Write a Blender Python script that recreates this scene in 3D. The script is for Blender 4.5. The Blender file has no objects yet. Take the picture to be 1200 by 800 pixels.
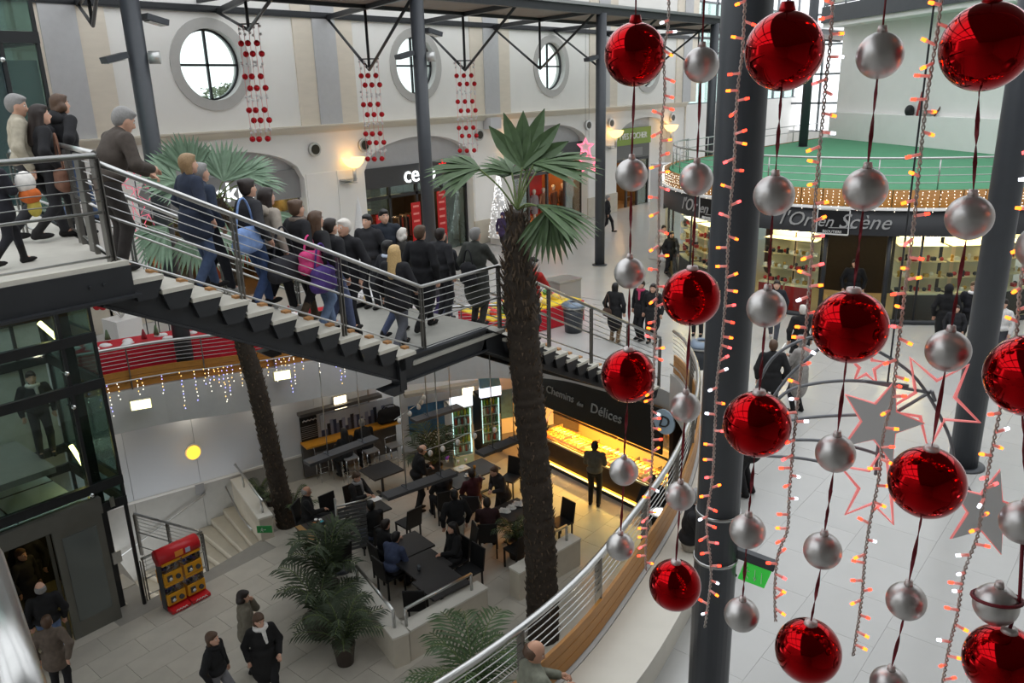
import bpy, bmesh, math, random
import numpy as np
from mathutils import Vector, Matrix
random.seed(7); rng=np.random.default_rng(7)
S=bpy.context.scene; C=S.collection
PI=math.pi
# ---------------------------------------------------------------- camera
F=940.; ZC=6.6; PITCH=math.radians(17.5); ROLL=math.atan(81/2972); AZ=math.radians(49.6557)
_fw=np.array([math.sin(AZ)*math.cos(PITCH),math.cos(AZ)*math.cos(PITCH),-math.sin(PITCH)])
_rt=np.array([math.cos(AZ),-math.sin(AZ),0.]); _dn=-np.cross(_rt,_fw)
CD=math.cos(ROLL)*_dn-math.sin(ROLL)*_rt; CR=math.cos(ROLL)*_rt+math.sin(ROLL)*_dn; CF=_fw
CAM=np.array([0,0,ZC])
cd=bpy.data.cameras.new('camera'); cam=bpy.data.objects.new('camera',cd); C.objects.link(cam)
cd.sensor_width=36; cd.lens=F/1200*36; cd.clip_start=.05; cd.clip_end=400
cam.matrix_world=Matrix(((CR[0],-CD[0],-CF[0],0),(CR[1],-CD[1],-CF[1],0),(CR[2],-CD[2],-CF[2],ZC),(0,0,0,1)))
S.camera=cam
# ---------------------------------------------------------------- sky (overcast, seen and let in through the open glass roof)
w=bpy.data.worlds.new('sky'); S.world=w; w.use_nodes=True
bg=w.node_tree.nodes['Background']; bg.inputs[0].default_value=(.93,.965,1,1); bg.inputs[1].default_value=1.6
S.view_settings.view_transform='Standard'; S.view_settings.look='None'; S.view_settings.gamma=1; S.view_settings.use_curve_mapping=False
S.view_settings.exposure=0.32
# ---------------------------------------------------------------- pixel -> ray helpers (1200x800 frame)
def ray(x,y):
    v=(x-600)*CR+(y-400)*CD+F*CF; return v/np.linalg.norm(v)
def onz(x,y,z):
    d=ray(x,y); return CAM+d*((z-ZC)/d[2])
def ony(x,y,Y):
    d=ray(x,y); return CAM+d*(Y/d[1])
def atdepth(x,y,dep):
    d=ray(x,y); return CAM+d*(dep/d.dot(CF))
def overP(x,y,P):                      # on the upright plane through P that faces the viewer
    d=ray(x,y); h=P[0]**2+P[1]**2
    return CAM+d*(h/(d[0]*P[0]+d[1]*P[1]))
# ---------------------------------------------------------------- materials
MT={}
def lin(c):
    return tuple(((v/255)/12.92 if v/255<=.04045 else ((v/255+.055)/1.055)**2.4) for v in c)
def mat(name,rgb,rough=.6,metal=0.,var=.0,scale=6.,bump=0.,emit=None,es=0.,trans=0.,ior=1.45,rand=0.,spec=.5,alpha=1.,stretch=None,coat=0.):
    if name in MT: return MT[name]
    m=bpy.data.materials.new(name); m.use_nodes=True; nt=m.node_tree; b=nt.nodes['Principled BSDF']
    c=lin(rgb); I=b.inputs
    I['Base Color'].default_value=(*c,1); I['Roughness'].default_value=rough; I['Metallic'].default_value=metal
    I['Transmission Weight'].default_value=trans; I['IOR'].default_value=ior; I['Specular IOR Level'].default_value=spec; I['Alpha'].default_value=alpha
    I['Coat Weight'].default_value=coat
    if emit: I['Emission Color'].default_value=(*lin(emit),1); I['Emission Strength'].default_value=es
    N=nt.nodes; L=nt.links
    if var or bump:
        tc=N.new('ShaderNodeTexCoord'); mp=N.new('ShaderNodeMapping'); nz=N.new('ShaderNodeTexNoise')
        nz.inputs['Scale'].default_value=scale; nz.inputs['Detail'].default_value=5
        if stretch: mp.inputs['Scale'].default_value=stretch
        L.new(tc.outputs['Object'],mp.inputs[0]); L.new(mp.outputs[0],nz.inputs[0])
    if var or rand:
        mx=N.new('ShaderNodeHueSaturation'); mx.inputs['Color'].default_value=(*c,1)
        src=None
        if var:
            mr=N.new('ShaderNodeMapRange'); mr.inputs[3].default_value=1-var; mr.inputs[4].default_value=1+var
            mr.inputs[1].default_value=.25; mr.inputs[2].default_value=.75
            L.new(nz.outputs[0],mr.inputs[0]); src=mr.outputs[0]
        if rand:
            oi=N.new('ShaderNodeObjectInfo'); m2=N.new('ShaderNodeMapRange'); m2.inputs[3].default_value=1-rand; m2.inputs[4].default_value=1+rand
            L.new(oi.outputs['Random'],m2.inputs[0])
            if src:
                mu=N.new('ShaderNodeMath'); mu.operation='MULTIPLY'; L.new(src,mu.inputs[0]); L.new(m2.outputs[0],mu.inputs[1]); src=mu.outputs[0]
            else: src=m2.outputs[0]
        L.new(src,mx.inputs['Value']); L.new(mx.outputs[0],I['Base Color'])
    if bump:
        bp=N.new('ShaderNodeBump'); bp.inputs['Strength'].default_value=bump; bp.inputs['Distance'].default_value=.02
        L.new(nz.outputs[0],bp.inputs['Height']); L.new(bp.outputs[0],I['Normal'])
    MT[name]=m; return m
def glow(name,rgb,es): return mat(name,rgb,emit=rgb,es=es)
def glass(name,rgb=(225,240,235),rough=.02,alpha=.16): # thin pane: mostly clear, a little mirror
    if name in MT: return MT[name]
    m=bpy.data.materials.new(name); m.use_nodes=True; nt=m.node_tree; N=nt.nodes; L=nt.links
    N.remove(N['Principled BSDF']); o=N['Material Output']
    t=N.new('ShaderNodeBsdfTransparent'); t.inputs[0].default_value=(*lin(rgb),1)
    g=N.new('ShaderNodeBsdfGlossy'); g.inputs['Roughness'].default_value=rough
    fr=N.new('ShaderNodeFresnel'); fr.inputs[0].default_value=1.6
    ad=N.new('ShaderNodeMath'); ad.operation='MULTIPLY_ADD'; ad.inputs[1].default_value=.55; ad.inputs[2].default_value=alpha*.1; L.new(fr.outputs[0],ad.inputs[0])
    mx=N.new('ShaderNodeMixShader'); L.new(ad.outputs[0],mx.inputs[0]); L.new(t.outputs[0],mx.inputs[1]); L.new(g.outputs[0],mx.inputs[2]); L.new(mx.outputs[0],o.inputs[0])
    MT[name]=m; return m
# ---------------------------------------------------------------- mesh builder
class MB:
    def __init__(s): s.v=[]; s.f=[]; s.mi=[]; s.sm=[]
    def add(s,vs,fs,mi=0,smooth=False):
        o=len(s.v); s.v+= [tuple(map(float,p)) for p in vs]; s.f+=[tuple(i+o for i in f) for f in fs]; s.mi+=[mi]*len(fs); s.sm+=[smooth]*len(fs); return s
    def box(s,c,sz,rz=0,mi=0,R=None):
        a,b,d=sz[0]/2,sz[1]/2,sz[2]/2; p=[(x,y,z) for z in(-d,d) for x,y in((-a,-b),(a,-b),(a,b),(-a,b))]
        if R is None:
            cs,sn=math.cos(rz),math.sin(rz); p=[(c[0]+x*cs-y*sn,c[1]+x*sn+y*cs,c[2]+z) for x,y,z in p]
        else: p=[tuple(np.array(c)+R@np.array(q)) for q in p]
        return s.add(p,[(0,3,2,1),(4,5,6,7),(0,1,5,4),(1,2,6,5),(2,3,7,6),(3,0,4,7)],mi)
    def bb(s,x0,x1,y0,y1,z0,z1,mi=0): return s.box(((x0+x1)/2,(y0+y1)/2,(z0+z1)/2),(x1-x0,y1-y0,z1-z0),mi=mi)
    def bar(s,p,q,w,h,up=(0,0,1),mi=0):   # rectangular bar between points
        p=np.array(p,float);q=np.array(q,float); t=q-p; L=np.linalg.norm(t)
        if L<1e-6: return s
        t/=L; u=np.array(up,float); sd=np.cross(t,u); n=np.linalg.norm(sd)
        if n<1e-4: sd=np.cross(t,(1,0,0)); n=np.linalg.norm(sd)
        sd/=n; u=np.cross(sd,t); R=np.array([t,sd,u]).T
        return s.box((p+q)/2,(L,w,h),R=R,mi=mi)
    def tube(s,pts,r,n=8,mi=0,caps=True,closed=False):
        P=[np.array(p,float) for p in pts]; m=len(P); rs=r if hasattr(r,'__len__') else [r]*m
        vs=[]; pu=None
        for i in range(m):
            if closed: t=P[(i+1)%m]-P[i-1]
            else: t=P[min(i+1,m-1)]-P[max(i-1,0)]
            t=t/(np.linalg.norm(t)+1e-9)
            if pu is None: pu=np.array((0,0,1.)) if abs(t[2])<.9 else np.array((1.,0,0))
            a=pu-t*pu.dot(t); a/=np.linalg.norm(a)+1e-9; b=np.cross(t,a); pu=a
            for k in range(n):
                an=2*PI*k/n; vs.append(P[i]+(a*math.cos(an)+b*math.sin(an))*rs[i])
        fs=[]; mm=m if closed else m-1
        for i in range(mm):
            j=(i+1)%m
            for k in range(n): fs.append((i*n+k,i*n+(k+1)%n,j*n+(k+1)%n,j*n+k))
        s.add(vs,fs,mi,True)
        if caps and not closed:
            o=len(s.v)-m*n; s.f+=[tuple(o+k for k in range(n))[::-1],tuple(o+(m-1)*n+k for k in range(n))]; s.mi+=[mi]*2; s.sm+=[False]*2
        return s
    def lathe(s,prof,c=(0,0,0),n=16,mi=0,smooth=True,a0=0,a1=2*PI):
        full=abs(a1-a0-2*PI)<1e-6; cols=n if full else n+1; vs=[]
        for r,z in prof:
            for k in range(cols):
                an=a0+(a1-a0)*k/n; vs.append((c[0]+r*math.cos(an),c[1]+r*math.sin(an),c[2]+z))
        fs=[]
        for i in range(len(prof)-1):
            for k in range(n):
                k2=(k+1)%cols; fs.append((i*cols+k,i*cols+k2,(i+1)*cols+k2,(i+1)*cols+k))
        return s.add(vs,fs,mi,smooth)
    def ball(s,c,r,n=16,m=10,mi=0):
        rr=r if hasattr(r,'__len__') else (r,r,r); vs=[];fs=[]
        for i in range(m+1):
            th=PI*i/m
            for k in range(n): an=2*PI*k/n; vs.append((c[0]+rr[0]*math.sin(th)*math.cos(an),c[1]+rr[1]*math.sin(th)*math.sin(an),c[2]-rr[2]*math.cos(th)))
        for i in range(m):
            for k in range(n): fs.append((i*n+k,i*n+(k+1)%n,(i+1)*n+(k+1)%n,(i+1)*n+k))
        return s.add(vs,fs,mi,True)
    def prism(s,poly,z0,z1,mi=0):   # convex or simple xy polygon
        n=len(poly); vs=[(p[0],p[1],z0) for p in poly]+[(p[0],p[1],z1) for p in poly]
        return s.add(vs,[tuple(range(n))[::-1],tuple(range(n,2*n))]+[(i,(i+1)%n,n+(i+1)%n,n+i) for i in range(n)],mi)
    def prismd(s,poly,d,mi=0):   # planar 3d polygon extruded by vector d
        n=len(poly); P=[np.array(p,float) for p in poly]; vs=P+[p+np.array(d) for p in P]
        return s.add(vs,[tuple(range(n))[::-1],tuple(range(n,2*n))]+[(i,(i+1)%n,n+(i+1)%n,n+i) for i in range(n)],mi)
    def mesh(s,name,mats,off=None):
        me=bpy.data.meshes.new(name); v=s.v
        if off is not None: v=(np.array(v)-np.array(off)).tolist()
        me.from_pydata(v,[],s.f)
        for m in (mats if isinstance(mats,(list,tuple)) else [mats]): me.materials.append(m)
        me.polygons.foreach_set('material_index',s.mi); me.polygons.foreach_set('use_smooth',s.sm); me.update(); return me
def O(name,mb,mats,parent=None,world=True):
    """link one mesh object; coordinates are world ones unless world=False (then local to the parent)"""
    if isinstance(mb,bpy.types.Mesh): me=mb; off=(0,0,0)
    else:
        if parent is None or not world:
            if parent is None:
                a=np.array(mb.v); off=np.array([(a[:,0].min()+a[:,0].max())/2,(a[:,1].min()+a[:,1].max())/2,a[:,2].min()])
            else: off=np.zeros(3)
        else: off=np.array(WL(parent))
        me=mb.mesh(name,mats,off)
    o=bpy.data.objects.new(name,me); C.objects.link(o)
    if parent is not None:
        o.parent=parent
    elif not isinstance(mb,bpy.types.Mesh): o.location=off
    return o
def WL(o):
    l=Vector((0,0,0))
    while o: l=l+o.location; o=o.parent
    return l
def tag(o,label,cat,group=None):
    o['label']=label; o['category']=cat
    if group: o['group']=group
    return o
def thing(name,label,cat,loc=(0,0,0),rz=0,group=None):
    o=bpy.data.objects.new(name,None); C.objects.link(o); o.empty_display_size=.1
    o.location=tuple(map(float,loc)); o.rotation_euler=(0,0,rz); return tag(o,label,cat,group)
def struct(name,mb,mats,parent=None):
    o=O(name,mb,mats,parent)
    if parent is None: o['kind']='structure'
    return o
def sroot(name,loc=(0,0,0)):
    o=bpy.data.objects.new(name,None); C.objects.link(o); o.location=loc; o['kind']='structure'; return o
def dup(root,loc=None,rz=None,label=None,group=None):
    r=root.copy(); C.objects.link(r)
    if loc is not None: r.location=tuple(map(float,loc))
    if rz is not None: r.rotation_euler=(0,0,rz)
    if label: r['label']=label
    if group: r['group']=group
    for ch in list(root.children):
        c=ch.copy(); C.objects.link(c); c.parent=r
        for g in list(ch.children):
            d=g.copy(); C.objects.link(d); d.parent=c
    return r
def piece(me,name,parent,loc,rz=0):    # one more piece sharing a mesh
    o=bpy.data.objects.new(name,me); C.objects.link(o); o.parent=parent; o.location=tuple(map(float,loc)); o.rotation_euler=(0,0,rz); return o
_fonts={}
def text_mb(body,size,ext=.01,shear=0,align='CENTER',spacing=1.):
    cu=bpy.data.curves.new('lettering','FONT'); cu.body=body; cu.size=size; cu.extrude=ext; cu.shear=shear; cu.align_x=align; cu.align_y='CENTER'; cu.space_character=spacing; cu.resolution_u=3
    o=bpy.data.objects.new('lettering',cu); C.objects.link(o); dg=bpy.context.evaluated_depsgraph_get(); dg.update()
    me=o.evaluated_get(dg).to_mesh(); vs=[tuple(v.co) for v in me.vertices]; fs=[tuple(p.vertices) for p in me.polygons]
    o.evaluated_get(dg).to_mesh_clear(); bpy.data.objects.remove(o); bpy.data.curves.remove(cu); return vs,fs
def text(body,size,org,right,up,m,parent=None,name='lettering',ext=.01,shear=0,spacing=1.,bold=0):
    vs,fs=text_mb(body,size,ext+bold,shear,spacing=spacing); r=np.array(right,float); r/=np.linalg.norm(r); u=np.array(up,float); u/=np.linalg.norm(u); n=np.cross(r,u); o=np.array(org,float)
    mb=MB().add([o+r*v[0]+u*v[1]+n*v[2] for v in vs],fs); return O(name,mb,m,parent)
def catmull(P,k=6,closed=False):
    P=[np.array(p,float) for p in P]; n=len(P); out=[]
    rngi=range(n if closed else n-1)
    for i in rngi:
        p0=P[(i-1)%n] if closed else P[max(i-1,0)]; p1=P[i]; p2=P[(i+1)%n] if closed else P[i+1]; p3=P[(i+2)%n] if closed else P[min(i+2,n-1)]
        for j in range(k):
            t=j/k; out.append(.5*((2*p1)+(-p0+p2)*t+(2*p0-5*p1+4*p2-p3)*t*t+(-p0+3*p1-3*p2+p3)*t**3))
    if not closed: out.append(P[-1])
    return out
def resample(P,step):
    P=np.array(P,float); d=np.r_[0,np.cumsum(np.linalg.norm(np.diff(P,axis=0),axis=1))]; n=max(2,int(round(d[-1]/step))+1)
    s=np.linspace(0,d[-1],n); return np.array([np.interp(s,d,P[:,i]) for i in range(P.shape[1])]).T
# materials used widely
steel=mat('brushed_steel',(190,190,188),.28,1.,var=.05,scale=30); darksteel=mat('grey_painted_steel',(66,69,74),.4,.0,var=.06,scale=4)
black=mat('black_painted_steel',(42,44,47),.42,.0,var=.12,scale=5); chrome=mat('chrome',(215,218,220),.08,1.)
white=mat('white_paint',(232,231,228),.55,var=.02,scale=2); stone=mat('pale_limestone',(196,188,172),.45,var=.07,scale=3,bump=.05)
tread=mat('pale_tread_stone',(206,202,190),.5,var=.05,scale=8); wood=mat('honey_wood',(172,118,52),.4,var=.15,scale=5,stretch=(1,1,10))
pglass=glass('clear_glass'); dglass=glass('tinted_glass',(150,170,165))
# ================================================================ STRUCTURE
ZL=-3.3; YW=24.04
fl_mat=mat('polished_pale_floor',(180,179,176),.25,var=.03,scale=1.2); fl_tile=mat('pale_floor_tile',(181,180,177),.23,var=.03,scale=1.5,rand=.025)
lo_mat=mat('lower_floor_grout',(150,146,138),.5,var=.05); lo_tile=mat('lower_stone_tile',(186,180,168),.4,var=.08,scale=2.5,rand=.06)
OPEN=[(-3,9),(-2,7),(0,5.9),(2,5.0),(4.12,4.53),(6,4.46),(7.84,4.75),(9.7,5.18),(11.7,5.9),(13.3,6.7),(14.6,7.65),(15.2,8.5),(15.25,10),(15.2,11.6),(14.2,13.3),(12,15),(9.33,16.24),(7.99,17.01),(6.82,17.41),(5.5,17.7),(2,18),(-1,17.5),(-3,15),(-3.6,12)]
OP=[tuple(p) for p in catmull([(a,b,0) for a,b in OPEN],5,True)]; OPxy=[(p[0],p[1]) for p in OP]
def inside(p,poly):
    x,y=p; c=False; n=len(poly)
    for i in range(n):
        x1,y1=poly[i]; x2,y2=poly[i-1]
        if (y1>y)!=(y2>y) and x<(x2-x1)*(y-y1)/(y2-y1)+x1: c=not c
    return c
def slab_with_hole(name,outer,hole,z0,z1,m):
    bm=bmesh.new(); mbv=[]
    for z in (z1,z0):
        es=[]
        for loop in (outer,hole):
            vs=[bm.verts.new((p[0],p[1],z)) for p in loop]
            es+=[bm.edges.new((vs[i],vs[(i+1)%len(vs)])) for i in range(len(vs))]
            mbv.append(vs)
        bmesh.ops.triangle_fill(bm,use_beauty=True,use_dissolve=False,edges=es)
    for a,b in ((mbv[0],mbv[2]),(mbv[1],mbv[3])):
        n=len(a)
        for i in range(n): bm.faces.new((a[i],a[(i+1)%n],b[(i+1)%n],b[i]))
    bmesh.ops.recalc_face_normals(bm,faces=bm.faces)
    me=bpy.data.meshes.new(name); bm.to_mesh(me); bm.free(); me.materials.append(m)
    o=bpy.data.objects.new(name,me); C.objects.link(o); o['kind']='structure'; return o
floor=slab_with_hole('floor',[(-14,-9),(62,-9),(62,27),(-14,27)],OPxy,-.45,-.012,fl_mat)
# large floor slabs near the viewer, one piece each
tm=MB().bb(-.4985,.4985,-.4985,.4985,-.011,0).mesh('floor_tile',fl_tile); tc=0
for i in range(3,24):
    for j in range(-3,15):
        x,y=i+.5+.5*(j%2),j+.5
        P=onz(600,400,0); d=np.array([x,y,0])-CAM; dz=d.dot(CF)
        if dz<2: continue
        u,v=600+F*d.dot(CR)/dz,400+F*d.dot(CD)/dz
        if not(700<u<1240 and 330<v<840): continue
        if any(inside((x+a,y+b),OPxy) for a in(-.5,0,.5) for b in(-.5,0,.5)): continue
        if math.hypot(x-29.5,y-8.73)<7.6: continue
        piece(tm,'tile',floor,(x,y,0)); tc+=1
lower=struct('floor_lower',MB().bb(-8,24,-2,21,ZL-.3,ZL-.012),lo_mat)
th=math.radians(0); tl=MB().bb(-.447,.447,-.297,.297,-.011,0).mesh('floor_tile',lo_tile)
for i in range(3,19):
    for j in range(0,20):
        x,y=i*.9+.45*(j%2)+.2,6.6+j*.6
        d=np.array([x,y,ZL])-CAM; dz=d.dot(CF); u,v=600+F*d.dot(CR)/dz,400+F*d.dot(CD)/dz
        if not(-30<u<760 and 540<v<840): continue
        if 5.9<x<9.4 and y>15.05: continue
        piece(tl,'tile',lower,(x-WL(lower).x,y-WL(lower).y,.3-.012+.012))
# ---- far wall in bays: upper wall with a round window, lower wall with an arch
wallm=mat('off_white_render',(238,236,231),.7,var=.03,scale=.8,bump=.02); beige=mat('beige_stone_panel',(224,214,198),.6,var=.05,scale=1.5,stretch=(1,1,4)); greyband=mat('pale_grey_band',(190,190,191),.6,var=.04)
ringm=mat('grey_window_ring',(186,184,180),.6,var=.03); winblack=mat('black_window_frame',(32,34,38),.5)
wb=sroot('wall_back',(0,YW,0)); CXS=[-3.18,5.54,14.26,22.98,31.7,40.42]; HB=4.36; WZ=7.54
def arch_z(t,hw,zs,za):   # t in [-hw,hw]
    return zs+(za-zs)*math.sqrt(max(0,1-(t/hw)**2))
for cx in CXS:
    mb=MB(); n=64; R=1.36
    ins,outs=[],[]
    for k in range(n):
        a=2*PI*(k+.5)/n; c,s=math.cos(a),math.sin(a); ins.append((cx+R*c,YW,WZ+R*s))
        t=min(HB/abs(c) if abs(c)>1e-6 else 1e9,((12.5-WZ) if s>0 else (WZ-5.3))/abs(s) if abs(s)>1e-6 else 1e9); outs.append((cx+t*c,YW,WZ+t*s))
    mb.add(ins+outs,[(k,(k+1)%n,n+(k+1)%n,n+k) for k in range(n)])
    for X,Z in ((HB,12.5),(HB,5.3),(-HB,12.5),(-HB,5.3)):   # corners
        pk=max(range(n),key=lambda k:(outs[k][0]-cx)*X+(outs[k][2]-WZ)*(Z-WZ)); 
    cor=[(cx+sx*HB,YW,z) for sx in(-1,1) for z in(5.3,12.5)]
    for c_ in cor:
        ks=sorted(range(n),key=lambda k:(outs[k][0]-c_[0])**2+(outs[k][2]-c_[2])**2)[:2]
        mb.add([outs[ks[0]],outs[ks[1]],c_],[(0,1,2)])
    O('upper_bay',mb,wallm,wb)
    # lower wall with arch
    mb=MB(); hw=3.0; xs=np.linspace(-hw,hw,25)
    zz=[arch_z(t,hw,3.75,4.88) for t in xs]
    for i in range(24): mb.add([(cx+xs[i],YW,zz[i]),(cx+xs[i+1],YW,zz[i+1]),(cx+xs[i+1],YW,5.3),(cx+xs[i],YW,5.3)],[(0,1,2,3)])
    for i in range(24): mb.add([(cx+xs[i],YW,zz[i]),(cx+xs[i+1],YW,zz[i+1]),(cx+xs[i+1],YW+.5,zz[i+1]),(cx+xs[i],YW+.5,zz[i])],[(0,3,2,1)])
    for sx in(-1,1):
        a,b=(cx-HB,cx-hw) if sx<0 else (cx+hw,cx+HB); mb.bb(a,b,YW,YW+.5,0,5.3)
    O('lower_bay',mb,wallm,wb)
    O('arch_infill',MB().bb(cx-hw,cx+hw,YW+.42,YW+.48,3.3,4.95),greyband,wb)
    for sx in (-1,1):
        x=cx+sx*(HB-.68); O('pier_base',MB().bb(x-.72,x+.72,YW-.06,YW,0,1.05),stone,wb)
        O('pier_panel',MB().bb(x-.62,x+.62,YW-.03,YW+.01,1.05,3.9),wallm,wb)
    # window
    if cx>0:
        wn=sroot('window_%d'%(CXS.index(cx)),(cx,YW,WZ)); 
        def ring(r0,r1,y0,y1,n=48):
            v=[];f=[]
            for k in range(n):
                a=2*PI*k/n
                for r,y in((r0,y0),(r1,y0),(r1,y1),(r0,y1)): v.append((cx+r*math.cos(a),y,WZ+r*math.sin(a)))
            for k in range(n):
                for q in range(4): f.append((k*4+q,k*4+(q+1)%4,((k+1)%n)*4+(q+1)%4,((k+1)%n)*4+q))
            return MB().add(v,f)
        O('window_surround',ring(1.06,1.37,YW-.04,YW+.5),ringm,wn); O('window_frame',ring(1.0,1.07,YW+.22,YW+.3),winblack,wn)
        O('glazing_bar',MB().bb(cx-.035,cx+.035,YW+.22,YW+.3,WZ-1.02,WZ+1.02),winblack,wn); O('glazing_bar',MB().bb(cx-1.02,cx+1.02,YW+.22,YW+.3,WZ-.035,WZ+.035),winblack,wn)
        nq=10
        for qx in(0,1):
            for qz in(0,1):
                pts=[(cx,YW+.26,WZ)]+[(cx+1.02*math.cos(PI/2*(k/nq)+PI/2*(qx+2*qz)),YW+.26,WZ+1.02*math.sin(PI/2*(k/nq)+PI/2*(qx+2*qz))) for k in range(nq+1)]
                O('window_pane',MB().add(pts,[tuple(range(len(pts)))]),pglass,wn)
        if cx<43:
            pass
for cx in [CXS[0]-HB]+[c+HB for c in CXS]:    # pilaster strips between the bays
    O('pilaster_panel',MB().bb(cx-1.26,cx+1.26,YW-.05,YW,5.55,12.4),beige,wb)
    O('pilaster_band',MB().bb(cx-.48,cx+.48,YW-.1,YW-.05,5.55,12.4),greyband,wb)
for z0,z1,d in((5.3,5.38,.12),(5.38,5.5,.2),(5.5,5.56,.28)): O('cornice',MB().bb(-7.5,44.8,YW-d,YW,z0,z1),mat('cornice_cream',(214,206,190),.6),wb)
# glazed end of the hall beyond the arcades
gw=sroot('window_9',(44.8,YW,0)); mullm=mat('grey_mullion',(120,124,128),.4,.3)
O('low_wall',MB().bb(44.8,62,YW-.1,YW+.3,0,5.4),wallm,gw)
for i in range(10):
    x=44.9+i*1.85; O('mullion',MB().bb(x-.07,x+.07,YW,YW+.14,5.4,12.5),mullm,gw)
for z in(5.4,7.2,9.2,11.2): O('transom',MB().bb(44.8,62,YW,YW+.14,z-.06,z+.06),mullm,gw)
for i in range(9):
    x=44.9+i*1.85; O('window_pane',MB().bb(x+.08,x+1.77,YW+.06,YW+.07,5.45,11.2),pglass,gw)
ge=sroot('window_10',(61,0,0))
for i in range(14):
    y=-8+i*2.3; O('mullion',MB().bb(60.9,61.05,y-.07,y+.07,3,12.5),mullm,ge)
for z in(3,5,7,9,11): O('transom',MB().bb(60.9,61.05,-9,24,z-.07,z+.07),mullm,ge)
struct('wall_far_low',MB().bb(60.8,61.1,-9,24,0,3),wallm)
struct('wall_front',MB().bb(-14,62,-9.3,-9,0,13),mat('front_gallery_wall',(190,188,184),.7,var=.1,scale=.4))  # pale grey with slight random mottling
struct('wall_left',MB().bb(-14.3,-14,-9,27,-.4,13),mat('left_gallery_wall',(190,188,184),.7,var=.1,scale=.4))
# skylight steel overhead
rb=sroot('roof_frame',(20,8,13))
for i in range(13): O('roof_beam',MB().bb(-14+6*i-.15,-14+6*i+.15,-9,27,12.6,13.1),darksteel,rb)
for j in range(7): O('roof_purlin',MB().bb(-14,62,-9+5.5*j-.1,-9+5.5*j+.1,12.9,13.15),darksteel,rb)
struct('ceiling',MB().bb(-14,9,-9,2.6,9.7,9.9),mat('ceiling_grey',(140,138,134),.7,var=.05))  # unseen slab over the viewer, added to darken the baubles' reflections
# ---- canopy along the far wall, on columns
cn=sroot('canopy',(20,20.5,9.1)); brown=mat('brown_soffit',(136,122,112),.6,var=.08,scale=2)
for i in range(-1,14):
    x=i*4.36-.6; O('soffit_panel',MB().bb(x+.02,x+4.34,17.25,21.2,9.16,9.24),brown,cn)
O('edge_beam',MB().bb(-6,60,17.0,17.2,9.0,9.28),black,cn)
O('soffit_light_gap',MB().bb(-6,60,YW-.14,YW-.12,9.1,9.2),black,cn)
O('middle_beam',MB().bb(-6,60,20.4,20.55,9.05,9.16),black,cn)
O('upper_walkway_edge',MB().bb(-6,60,16.9,17.0,9.24,9.34),steel,cn)
O('wall_plate',MB().bb(-6,44.8,YW-.12,YW-.02,9.05,9.25),black,cn)
TR=[(9.23,8.26),(13.4,8.3),(17.57,7.27),(21.97,7.26),(26.3,7.3),(30.6,7.3),(35,7.3),(39.4,7.3)]
NODES=[]
for X,z in TR:
    a,b,c=(X-1.2,17.1,9.05),(X+1.25,YW-.1,9.05),(X,20.5,z); NODES.append(c)
    mb=MB(); mb.bar((X-1.2,17.1,9.1),(X+1.25,YW-.1,9.1),.12,.16); O('cross_beam',mb,black,cn)
    for p,q in((a,c),(b,c),((X,20.5,9.05),c)): O('truss_rod',MB().tube([p,q],.045,8),black,cn)
for X in (5,14): O('roof_glazing_bar',MB().bb(X,X+.1,17.2,24,9.3,9.4),black,cn)
# ---- columns
def column(x,y,z0,z1,r,label,lamps=()):
    t=thing('steel_column',label,'column',(x,y,z0)); O('shaft',MB().lathe([(0,0),(r,0),(r,z1-z0),(0,z1-z0)],(x,y,z0),24),darksteel,t)
    O('base_plate',MB().lathe([(0,0),(r*1.5,0),(r*1.5,.025),(r,.03)],(x,y,z0),24),darksteel,t)
    for an,z,kind in lamps:
        dx,dy=math.cos(an),math.sin(an); p=np.array((x+dx*(r+.02),y+dy*(r+.02),z))
        if kind=='flood':
            q=O('floodlight',MB().bar(p+np.array((dx,dy,0))*.05,p+np.array((dx,dy,-.22))*.5,.3,.12),darksteel,t)
            O('lamp_glass',MB().bar(p+np.array((dx,dy,-.22))*.1-np.array((0,0,.07)),p+np.array((dx,dy,-.22))*.45-np.array((0,0,.07)),.24,.012),mat('lamp_glass',(220,220,215),.2),q)
        else:
            O('spot_lamp',MB().tube([p,p+np.array((dx,dy,0))*.22],.13,14),mat('pale_lamp_metal',(200,200,198),.3,.6),t)
    return t
column(8.5,17.1,-.0,9.05,.19,'grey steel column rising behind the stairs with floodlights near the brown stone pilaster',((.0,8.2,'flood'),(PI,7.45,'flood'),(-.6,7.4,'spot')))
column(16.5,17.1,0,9.05,.19,'grey steel column in front of the clothing shop with the white sign',((-.2,8.2,'flood'),(PI-.2,7.6,'flood'),(-.9,7.5,'spot')))
column(25.5,17.1,0,9.05,.19,'grey steel column standing on the pale floor before the green shop sign',((PI-.2,7.6,'flood'),))
column(34.3,17.1,0,9.05,.19,'grey steel column beyond the jewellery kiosk at the corridor end')
column(37.4,14.0,3.7,12.5,.2,'grey steel column standing on the green terrace')
Pe=onz(1128,545,0); column(Pe[0],Pe[1],0,12.5,.235,'slanted-looking thick grey steel column beside the jewellery kiosk glass',)
d=ray(853,400); hd=np.array([d[0],d[1]])/math.hypot(d[0],d[1])*7.0; column(hd[0],hd[1],0,12.5,.2,'thick dark steel column beside the curved stone bench')
bt=MB()
for z in(2.25,2.75): bt.lathe([(.203,-.015),(.212,-.015),(.212,.015),(.203,.015)],(hd[0],hd[1],z),24)
O('cable_tie_band',bt,steel,bpy.data.objects['steel_column.006'])
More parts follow.
